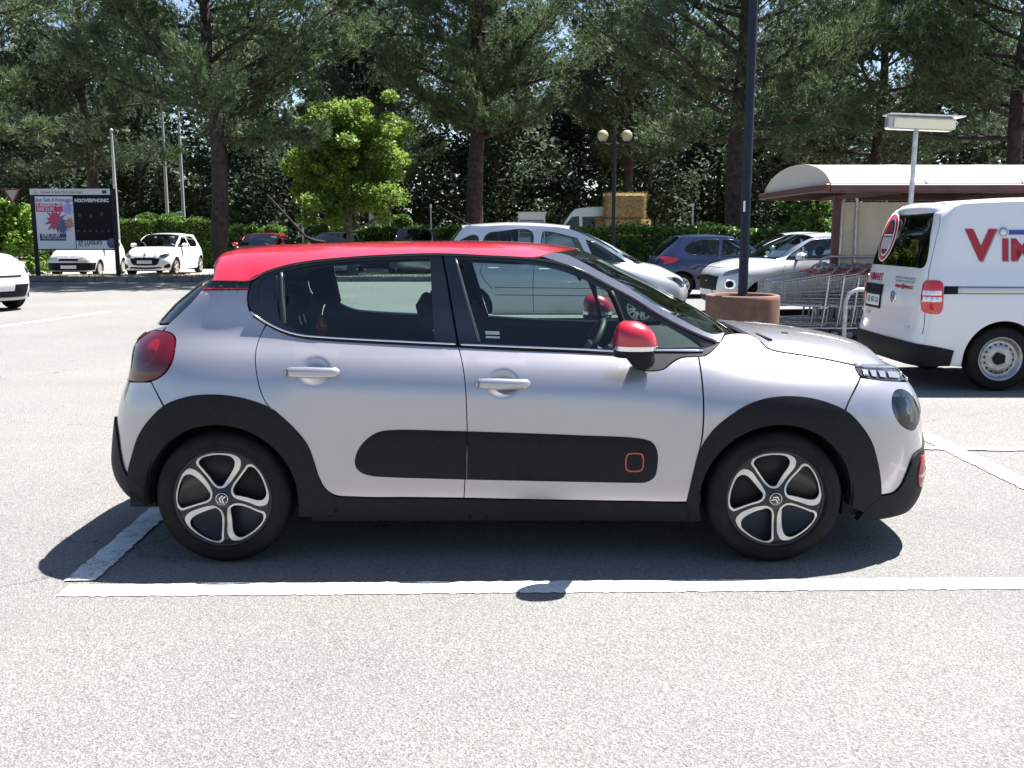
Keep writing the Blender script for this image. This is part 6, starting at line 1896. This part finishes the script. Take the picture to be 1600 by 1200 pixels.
# steel hoops around the trolley lane
def hoop(name, x0, y, x1, h, label, r=.022, along=True):
    q = .14
    pts_ = [(x0, y, 0), (x0, y, h - q), (x0 + q * .3, y, h - q * .3), (x0 + q, y, h), (x1 - q, y, h), (x1 - q * .3, y, h - q * .3), (x1, y, h - q), (x1, y, 0)]
    o = MB().tube(pts_, r, 10).build(name, M_GALV)
    return tag(o, label, "rail", "steel tube rails round the trolleys")
hoop("steel_rail", at(1320, 500, 12.2).x, 12.2, at(1320, 500, 12.2).x + 2.3, .80, "low bent steel rail in front of the trolleys, next to the van", .028)
hoop("steel_rail", at(1278, 430, 15.3).x, 15.3, at(1278, 430, 15.3).x + 1.9, 1.14, "upper steel rail behind the trolley handles")
o = MB().tube([(at(1312, 400, 15.45).x, 15.45, 0), (at(1312, 400, 15.45).x, 15.45, 2.0), (at(1312, 400, 15.45).x + .06, 15.45, 2.09), (at(1330, 400, 15.45).x, 15.45, 2.10), (at(1333, 400, 15.45).x + .02, 15.45, 2.03), (at(1334, 400, 15.45).x + .02, 15.45, 0)], .024, 10).build("steel_hoop", M_GALV)
tag(o, "tall narrow steel hoop in front of the cream shelter panel", "rail", "steel tube rails round the trolleys")
p_ = at(1312, 400, 15.44)
o = MB().box(p_.x + .02, at(1330, 400, 15.44).x, 15.475, 15.485, .3, 1.98, .004).build("lane_panel", textured("grey_panel", (0.30, 0.30, 0.32), (0.38, 0.38, 0.40), 4, .6))
tag(o, "grey narrow panel inside the tall steel hoop", "panel")

# trolleys
M_WIRE = principled("trolley_wire", (0.52, 0.53, 0.54), 0.3, 0.75)
M_REDPL = principled("red_trolley_plastic", (0.50, 0.015, 0.025), 0.4)
M_GREYPL = principled("grey_trolley_plastic", (0.22, 0.23, 0.25), 0.5)
def make_trolley():
    """front (low end) towards -x, handle towards +x"""
    root = empty("shopping_trolley")
    # basket: x -0.42..0.38, tapering to the front
    def sec(f):                                    # f 0 front .. 1 rear
        x = -.42 + .80 * f
        return x, .19 + .08 * f, .50 - .06 * f + .02, .80 + .14 * f     # x, half width, z bottom, z top
    b = MB()
    nx, nw = 18, 9
    for k in range(nx):
        x, hw, z0, z1 = sec(k / (nx - 1))
        b.tube([(x, -hw, z1), (x, -hw * .86, z0), (x, hw * .86, z0), (x, hw, z1)], .0042, 4, caps=False)
    for f_ in np.linspace(0, 1, 9):
        for s_ in (-1, 1):
            pts_ = []
            for k in (0, .5, 1):
                x, hw, z0, z1 = sec(k)
                pts_.append((x, s_ * (hw * .86 + (hw - hw * .86) * f_), z0 + (z1 - z0) * f_))
            b.tube(pts_, .0046 if f_ < 1 else .009, 4, caps=False)
    for g_ in np.linspace(-.8, .8, 6):
        b.tube([(sec(0)[0], sec(0)[1] * .86 * g_, sec(0)[2]), (sec(1)[0], sec(1)[1] * .86 * g_, sec(1)[2])], .0042, 4, caps=False)
        b.tube([(sec(0)[0], sec(0)[1] * .9 * g_, sec(0)[2]), (sec(0)[0], sec(0)[1] * g_, sec(0)[3])], .0042, 4, caps=False)
    for f_ in (.2, .4, .6, .8, 1):
        x, hw, z0, z1 = sec(0)
        b.tube([(x, -hw, z0 + (z1 - z0) * f_), (x, hw, z0 + (z1 - z0) * f_)], .003, 4, caps=False)
    tag(b.build("basket", M_WIRE, root), kind="stuff")
    fl = MB()
    fl.box(.22, .37, -.21, .21, .925, .94, .006).build("seat_flap", M_REDPL, root)
    MB().tube([(.40, -.27, .95), (.47, -.27, 1.02), (.47, .27, 1.02), (.40, .27, .95)], .014, 8).build("handle", M_GREYPL, root)
    ch = MB()
    for s_ in (-1, 1):
        ch.tube([(.38, s_ * .25, .90), (.34, s_ * .25, .46), (.30, s_ * .25, .16), (-.40, s_ * .20, .14)], .017, 8)
        ch.tube([(.34, s_ * .25, .46), (-.38, s_ * .17, .50)], .010, 6)
    ch.tube([(-.40, -.20, .14), (-.40, .20, .14)], .012, 6)
    for k in range(5):
        xk = -.3 + .14 * k
        ch.tube([(xk, -.205 - .04 * k / 4, .15), (xk, .205 + .04 * k / 4, .15)], .006, 5)
    ch.build("chassis", M_WIRE, root)
    MB().box(-.36, .30, -.215, -.195, .13, .165, .006).build("rubbing_strip", M_GREYPL, root)
    MB().box(.44, .50, .05, .15, .99, 1.05, .012).build("coin_lock", M_GREYPL, root)
    for x_, y_ in ((-.36, -.18), (-.36, .18), (.28, -.24), (.28, .24)):
        MB().lathe([(.0, -.014), (.05, -.014), (.055, -.008), (.055, .008), (.05, .014), (0, .014)], 14, xform((1, 0, 0), (0, 0, 1), (0, -1, 0), (x_, y_, .055))).build("castor", M_GREYPL, root)
    return root
proto = make_trolley()
rows = ((15.5, at(1228, 445, 15.5).x + .16, 9, "rearmost"), (14.0, at(1232, 460, 14.0).x + .12, 9, "front"), (14.75, at(1218, 450, 14.75).x + .14, 9, "second"))
first = True
words = ("leftmost", "second from the left", "third from the left", "fourth from the left", "fifth from the left", "sixth from the left", "seventh from the left", "eighth from the left", "last on the right")
for (Y_, x_, n_, rw) in rows:
    for k in range(n_):
        o = proto if first else copy_tree(proto)
        first = False
        o.location = (x_ + .215 * k, Y_ + random.uniform(-.012, .012), 0)
        o.rotation_euler = (0, 0, random.uniform(-.012, .012))
        tag(o, "wire shopping trolley with red flap, %s in the %s nested row" % (words[k], rw), "trolley", "nested shopping trolleys under the shelter")

# tube lamp on its thin post in front of the shelter
b0 = at(1432, 195, 12.55)
tl_ = tag(empty("tube_lamp", (b0.x, 12.55, 0)), "long tube lamp on a thin grey post above the van", "lamp")
zt = b0.z
MB().tube([(-.03, 0, 0), (0, 0, zt + .14)], [.036, .030], 12).build("post", M_GALV, tl_)
Mt = Matrix.Translation((.045, -.10, zt + .02)) @ Matrix.Rotation(R(2.2), 4, 'Y')
MB().prism([(-.13, .07), (.14, .07), (.14, .085), (-.13, .085)], -.47, .47, Mt @ xform((0, 1, 0), (0, 0, 1), (1, 0, 0), (0, 0, 0))).build("cover", principled("lamp_cover", (.66, .66, .66), .4), tl_)
MB().box(-.46, .36, -.07, .09, -.10, .066, .02, Mt).build("housing", M_GALV, tl_)
MB().box(-.40, .37, -.095, -.071, -.085, .035, .010, Mt).build("diffuser", principled("lamp_diffuser", (.66, .62, .47), .45), tl_)
MB().tube([Mt @ Vector((.37, -.06, .03)), Mt @ Vector((.41, -.06, .0)), Mt @ Vector((.38, -.06, -.04))], .006, 6).build("cable", M_PLATE, tl_)
MB().box(-.05, .05, -.06, .04, zt - .06, zt + .05, .008).build("bracket", M_GALV, tl_)

# ------------------------------------------------------------------ poster board
YB = 31.0
bl, br = at(50, 340, YB), at(183, 340, YB)
bw = br.x - bl.x
M_FRAME = principled("board_frame", (0.010, 0.011, 0.015), 0.6, 0, .25)
bd = tag(empty("poster_board", (bl.x, YB, 0)), "dark framed poster board on two posts with two event posters", "notice board")
ztop, zbot = at(50, 295, YB).z, at(50, 391, YB).z
MB().box(.0, .12, -.05, .05, .1, ztop, .01).build("post", M_FRAME, bd)
MB().box(bw - .13, bw - .01, -.05, .05, .1, ztop, .01).build("post", M_FRAME, bd)
MB().box(.12, bw - .13, -.03, .05, zbot, ztop - .20, .008).build("back_board", M_FRAME, bd)
hd = MB().box(.02, bw - .15, -.07, -.051, ztop - .19, ztop, .005).build("header_panel", principled("header_white", (.52, .52, .54), .5), bd)
PF = -.034
def bM(x, z, off=.0): return xform((1, 0, 0), (0, 0, 1), (0, -1, 0), (x, PF - off, z))
def flat(name, x0, x1, z0, z1, mat, off, parent):
    return MB().box(x0, x1, PF - off, PF - off + .003, z0, z1).build(name, mat, parent)
pxm = bw / 133.0
def bx_(u): return (u - 50) * pxm
def bz_(v): return at(50, v, YB).z
text_mesh("header_lettering", "Comune di Santa Maria degli Angeli", .11, M_INK, xform((1, 0, 0), (0, 0, 1), (0, -1, 0), (bw * .38, -.073, ztop - .105)), bd, sx=.85)
MB().box(bw - .40, bw - .26, -.074, -.071, ztop - .15, ztop - .05).build("header_mark", M_INK, bd)
MB().prism([(.12, 0), (.20, .12), (.28, 0)], 0, .003, xform((1, 0, 0), (0, 0, 1), (0, -1, 0), (0, -.071, ztop - .16))).build("header_mark", VGREY, bd)
PW = principled("poster_white", (.58, .60, .66), .6)
PM = principled("poster_magenta", (.50, .03, .13), .6)
PR = principled("poster_red", (.36, .07, .11), .6)
PB = principled("poster_blue", (.09, .09, .22), .6)
PL = principled("poster_lilac", (.30, .30, .55), .6)
PO = principled("poster_orange", (.42, .18, .10), .6)
PK = principled("poster_black", (.008, .008, .011), .8, 0, .2)
PN = principled("poster_navy", (.02, .022, .08), .6)
PS = principled("poster_skin", (.07, .03, .022), .6)
a = flat("left_poster", bx_(57), bx_(116), bz_(389), bz_(307), PW, 0, bd)
flat("poster_block", bx_(58), bx_(100), bz_(331), bz_(317.5), PM, .004, bd)
flat("poster_block", bx_(61), bx_(102), bz_(376), bz_(365), PN, .004, bd)
text_mesh("poster_title", "Gran Galà di Pattinaggio", .165, PN, bM(bx_(86), bz_(312.5), .006), bd, sx=.75)
text_mesh("poster_date", "5 AGOSTO 2018", .14, PW, bM(bx_(60), bz_(320.5), .008), bd, align='LEFT', sx=.85, bold=.004)
text_mesh("poster_date", "ORE 21:30", .14, PW, bM(bx_(60), bz_(327), .008), bd, align='LEFT', sx=.85, bold=.004)
text_mesh("poster_date", "ORE 21:30", .13, PW, bM(bx_(64), bz_(367.5), .008), bd, align='LEFT', bold=.004)
text_mesh("poster_date", "PISCINA COMUNALE", .095, PW, bM(bx_(64), bz_(372.5), .008), bd, align='LEFT', sx=.9)
def splash(name, cu, cv, ru, rv, mat, off, seed, spikes=13):
    rr = np.random.default_rng(seed)
    pts_ = []
    for k in range(spikes * 2):
        a_ = 2 * math.pi * k / (spikes * 2)
        f_ = (rr.uniform(.75, 1.15) if k % 2 == 0 else rr.uniform(.45, .7))
        pts_.append((bx_(cu + ru * f_ * math.cos(a_)), bz_(cv - rv * f_ * math.sin(a_))))
    v2, tri = cdt([np.array(pts_)], .5)
    e1 = v2[tri[:, 1]] - v2[tri[:, 0]]; e2 = v2[tri[:, 2]] - v2[tri[:, 0]]
    fl_ = (e1[:, 0] * e2[:, 1] - e1[:, 1] * e2[:, 0]) < 0
    tri[fl_] = tri[fl_][:, ::-1]
    MB().add([(x, PF - off, z) for x, z in v2], [tuple(f) for f in tri]).build(name, mat, bd)
splash("poster_splash", 108, 326, 9, 13, PL, .0045, 3)
splash("poster_splash", 88, 345, 17, 20, PR, .005, 4)
splash("poster_splash", 98, 354, 9, 17, PB, .0055, 5)
splash("poster_splash", 109, 349, 8, 11, PO, .006, 6)
splash("poster_splash", 86, 340, 9, 10, PM, .0065, 8)
flat("right_poster", bx_(117.5), bx_(176), bz_(376), bz_(304), PK, 0, bd)
flat("poster_foot", bx_(117.5), bx_(176), bz_(389), bz_(376), PW, .0, bd)
text_mesh("band_name", "HOOVERPHONIC", .150, PW, bM(bx_(146), bz_(313.5), .004), bd, bold=.006, sx=.92)
text_mesh("poster_date", "27 LUGLIO", .16, M_INK, bM(bx_(120), bz_(379.5), .004), bd, align='LEFT', bold=.006)
text_mesh("poster_small", "ORE 21:30", .08, M_INK, bM(bx_(120), bz_(384), .004), bd, align='LEFT')
for k, (uu, vv) in enumerate(((126, 336), (143, 338), (160, 335))):
    MB().lathe([(0, .004), (.06, .004), (.06, 0)], 12, bM(bx_(uu), bz_(vv), 0) @ Matrix.Diagonal((.8, 1.2, 1, 1))).build("portrait", PS, bd)
for k in range(6):
    MB().lathe([(0, .004), (.045, .004), (.045, 0)], 10, bM(bx_(122 + 9.4 * k), bz_(361), 0)).build("portrait", PS, bd)
MB().lathe([(0, .006), (.16, .006), (.16, 0)], 20, bM(bx_(173), bz_(380), 0)).build("poster_seal", PB, bd)

# ------------------------------------------------------------------ signs, poles and far things
def sign_post(name, u, vt, Y, label, cat, r=.03, group=None, mat=None):
    p = at(u, vt, Y)
    e = tag(empty(name, (p.x, Y, 0)), label, cat, group)
    MB().tube([(0, 0, .0), (0, 0, p.z)], [r, r * .9], 10).build("pole", mat or M_GALV, e)
    return e, p.z
e, zt = sign_post("give_way_sign", 19, 294, 38.0, "red and white triangular give-way sign above the left bush", "road sign")
tri_ = lambda s: [(-.45 * s, .26 * s), (.45 * s, .26 * s), (0, -.52 * s)]
Mg = xform((1, 0, 0), (0, 0, 1), (0, -1, 0), (0, -.035, zt - .22))
MB().prism(tri_(.76), 0, .012, Mg).build("red_border", principled("sign_red", (.24, .03, .035), .5), e)
MB().prism(tri_(.52), .0125, .016, Mg).build("white_field", principled("sign_white", (.36, .36, .38), .5), e)
M_FLAG = principled("white_pole_paint", (.36, .37, .39), .45)
for i, (u, Y, hh, lb) in enumerate(((85, 50.0, 9.5, "thin white flagpole left of the middle of the poster board top"), (126, 50.0, 9.5, "thin white flagpole above the right half of the poster board"), (188, 36.5, 5.2, "thick white flagpole right beside the poster board"), (266, 46.0, 9.5, "white flagpole over the left hedge, second from the pine trunk"), (291, 45.0, 9.5, "white flagpole over the left hedge, next to the pine trunk"))):
    x_ = ux(u, Y)
    e = tag(empty("flagpole", (x_, Y, 0)), lb, "flagpole", "white flagpoles on the left")
    MB().tube([(0, 0, 0), (0, 0, hh * .5), (0, 0, hh)], [.085, .07, .04], 12).build("pole", M_FLAG, e)
    MB().lathe([(.0, hh + .12), (.06, hh + .08), (.075, hh + .03), (.03, hh - .02)], 12).build("finial", M_FLAG, e)
    MB().lathe([(.16, 0), (.16, .04), (.09, .12)], 12).build("base", M_FLAG, e)
e, zt = sign_post("street_sign", 471, 293, 38.5, "thin grey pole with a small white name plate left of the maple", "road sign", .045)
MB().box(.02, .50, -.012, .012, zt - .78, zt - .66, .003).build("name_plate", principled("sign_white", (.36, .36, .38), .5), e)
e, zt = sign_post("marker_post", 673, 319, 40.0, "thin pale post right of the ball-shaped bush", "post", .03)
MB().box(-.04, .04, -.035, .035, zt - .16, zt, .01).build("cap", M_PLATE, e)
e, zt = sign_post("marker_post", 1083, 318, 36.0, "thin pale post behind the hedge left of the lamp post", "post", .04)
MB().box(-.05, .05, -.045, .045, zt - .1, zt, .01).build("cap", M_PLATE, e)
nb0, nb1 = at(577, 358, 43.0), at(610, 331, 43.0)
e = tag(empty("green_notice_board", (nb0.x, 43.0, 0)), "small white and green notice board under the maple", "notice board")
wd_ = nb1.x - nb0.x
MB().box(0, wd_, -.03, .03, .9, nb1.z, .01).build("panel", principled("notice_white", (.5, .52, .5), .5), e)
MB().box(.08, wd_ - .08, -.036, -.031, 1.3, nb1.z - .30).build("green_field", principled("notice_green", (.06, .26, .12), .5), e)
for k in range(4):
    MB().box(.14, wd_ - .16 - .1 * (k % 2), -.039, -.0365, nb1.z - .45 - .14 * k, nb1.z - .42 - .14 * k).build("printed_line", PW, e)
for s_ in (.06, wd_ - .06):
    MB().tube([(s_, .04, 0), (s_, .04, 1.2)], .03, 8).build("leg", M_GALV, e)

# twin globe lamp
e = tag(empty("globe_lamp", (ux(957, 29.5), 29.5, 0)), "black post with two yellowish globe lamps in front of the straw bales", "lamp post")
zg = at(957, 212, 29.5).z
MB().tube([(0, 0, 0), (0, 0, zg - .2), (0, 0, zg + .15)], [.065, .05, .035], 12).build("pole", M_POST, e)
M_GLOBE = glass_mat("x_unused", (1, 1, 1)) if False else principled("globe_glass", (.36, .31, .19), .25, 0, .5, emit=(.72, .62, .36), estr=0.0)
bsdf_of(M_GLOBE).inputs["Subsurface Weight"].default_value = 0.0
for s_ in (-1, 1):
    MB().tube([(0, 0, zg - .20), (s_ * .18, 0, zg - .26), (s_ * .36, 0, zg - .20)], .018, 8).build("arm", M_POST, e)
    MB().lathe([(.001, zg + .17), (.08, zg + .15), (.145, zg + .085), (.168, zg), (.145, zg - .085), (.08, zg - .15), (.04, zg - .165)], 20, Matrix.Translation((s_ * .36, 0, 0))).build("globe", M_GLOBE, e)
    MB().lathe([(.05, zg - .21), (.06, zg - .16), (.03, zg - .15)], 12, Matrix.Translation((s_ * .36, 0, 0))).build("cup", M_POST, e)

# straw bales
M_STRAW = textured("straw", (0.14, 0.095, 0.04), (0.36, 0.27, 0.13), 14, 0.95, bmp=1.0, bdist=.06, detail=8)
M_STRAWB = leaf_mat("straw_stalks", (0.20, 0.13, 0.045), (0.55, 0.40, 0.18), .2, .8)
def bale(x, y, z, w_, d_, h_, label, rz=0):
    root = tag(empty("straw_bale", (x, y, z), rz), label, "straw bale", "straw bales behind the hedge")
    n_ = 9
    mb = MB()
    mb.box(-w_ / 2, w_ / 2, -d_ / 2, d_ / 2, 0, h_, .10)
    mb.build("packed_straw", M_STRAW, root)
    m = 2600
    f_ = rng.integers(0, 5, m); a, b = rng.uniform(-.5, .5, m), rng.uniform(0, 1, m)
    P = np.zeros((m, 3))
    for k in range(5):
        s_ = f_ == k
        if k == 0: P[s_] = np.stack([a[s_] * w_, np.full(s_.sum(), -d_ / 2), b[s_] * h_], 1)
        elif k == 1: P[s_] = np.stack([a[s_] * w_, (b[s_] - .5) * d_, np.full(s_.sum(), h_)], 1)
        elif k == 2: P[s_] = np.stack([np.full(s_.sum(), -w_ / 2), a[s_] * d_, b[s_] * h_], 1)
        elif k == 3: P[s_] = np.stack([np.full(s_.sum(), w_ / 2), a[s_] * d_, b[s_] * h_], 1)
        else: P[s_] = np.stack([a[s_] * w_, np.full(s_.sum(), d_ / 2), b[s_] * h_], 1)
    D = rng.normal(0, 1, (m, 3)); D /= np.linalg.norm(D, axis=1)[:, None]
    V = tufts(P, D, 1, .16, .006, .2, .0)
    link_mesh("loose_stalks", fast_mesh("stalks", V, np.arange(len(V)).reshape(-1, 3), False), M_STRAWB, root)["kind"] = "stuff"
    for s_ in (-.25, .25):
        MB().tube([(w_ * s_, -d_ / 2 - .01, .02), (w_ * s_, -d_ / 2 - .012, h_ - .02)], .008, 5).build("twine", M_KERBL, root)
Yb = 43.6
xb = ux(973, Yb); wb_ = ux(1005, Yb) - ux(943, Yb); zb_ = at(973, 303, Yb).z
bale(xb + .02, Yb, .13, wb_ * 1.0, 1.2, zb_ / 3 - .05, "lowest of the three big stacked straw bales")
bale(xb - .03, Yb, .13 + zb_ / 3 - .05, wb_ * .97, 1.15, zb_ / 3 - .05, "middle one of the three big stacked straw bales", .02)
bale(xb + .03, Yb, .13 + 2 * (zb_ / 3 - .05), wb_ * .98, 1.2, zb_ / 3 - .03, "topmost of the three big stacked straw bales", -.02)
bale(xb - wb_ * .58, Yb + .2, .13, .3, .9, at(940, 343, Yb).z - .1, "small straw bale leaning at the left foot of the stack", .1)
bale(xb + wb_ * .50, Yb - .9, .13, .3, .8, at(1000, 347, Yb).z - .1, "small straw bale at the right foot of the stack", -.2)

# minibus and white booth behind the hedge
Ym = 44.6
fm = ux(872, Ym)
bus, bsh = simple_car(dict(name="minibus", label="white minibus with dark windows facing left behind the straw bales", cat="minibus", loc=(fm + 1.35, Ym + 1.0, .12), yaw=R(180), paint=WHITE2,
    W=1.0, H=2.55, belt=1.30, wb=2.6, r=.34, nose=[(.2, 2.10), (.5, 2.22), (.8, 2.22), (1.1, 2.10), (1.3, 1.8), (2.6, 1.3)], tail=[(.2, -2.0), (1.0, -2.05), (2.0, -2.0), (2.6, -1.85)], hood=(2.02, 1.12), cowl=(1.45, 1.36), rf=(.60, 2.42), rr=(-1.80, 2.45), tt=(-1.95, 2.2),
    roof_mid=[(.0, 2.52), (-1.0, 2.54)], tum=.84, n=5.5, glass=DGLASS, rear_mat=WHITE2, step=.12, cabin=False, wheel='hub',
    windows=[("cab_window", [(1.25, 1.40, C_), (.72, 2.10, C_), (.40, 2.12, C_), (.36, 1.38, C_)]), ("side_window", [(.22, 1.36, C_), (.24, 2.10, C_), (-.75, 2.12, C_), (-.75, 1.36, C_)]), ("side_window", [(-.85, 1.36, C_), (-.85, 2.12, C_), (-1.7, 2.10, C_), (-1.7, 1.36, C_)])], mirror=(1.05, 1.42)))
MB().box(-1.8, 1.3, -.9, .9, .5, 1.2).build("cabin_floor", M_DASH, bus)
kx0, kx1 = at(810, 340, 44.5), at(852, 331, 44.5)
e = tag(empty("white_booth", (kx0.x, 44.5, .12)), "white booth with a louvred front above the silver people carrier", "booth")
wk, hk = kx1.x - kx0.x, kx1.z - .12
MB().box(0, .05, 0, 1.1, 0, hk - .06).build("side_wall", M_PLATE, e)
MB().box(wk - .05, wk, 0, 1.1, 0, hk - .06).build("side_wall", M_PLATE, e)
MB().box(.051, wk - .051, 1.0, 1.05, 0, hk - .06).build("back_wall", M_PLATE, e)
MB().box(-.06, wk + .06, -.08, 1.2, hk - .06, hk, .02).build("roof", M_PLATE, e)
MB().box(.051, wk - .051, .02, .05, hk - .36, hk - .062).build("fascia", M_PLATE, e)
for k in range(6):
    MB().box(.052, wk - .052, .02, .10, hk - .48 - .13 * k, hk - .39 - .13 * k, 0, Matrix.Identity(4)).build("louvre", M_GREYPL if k % 2 else VGREY, e)
MB().box(.051, wk - .051, .02, .06, 0, hk - 1.16).build("lower_panel", M_PLATE, e)
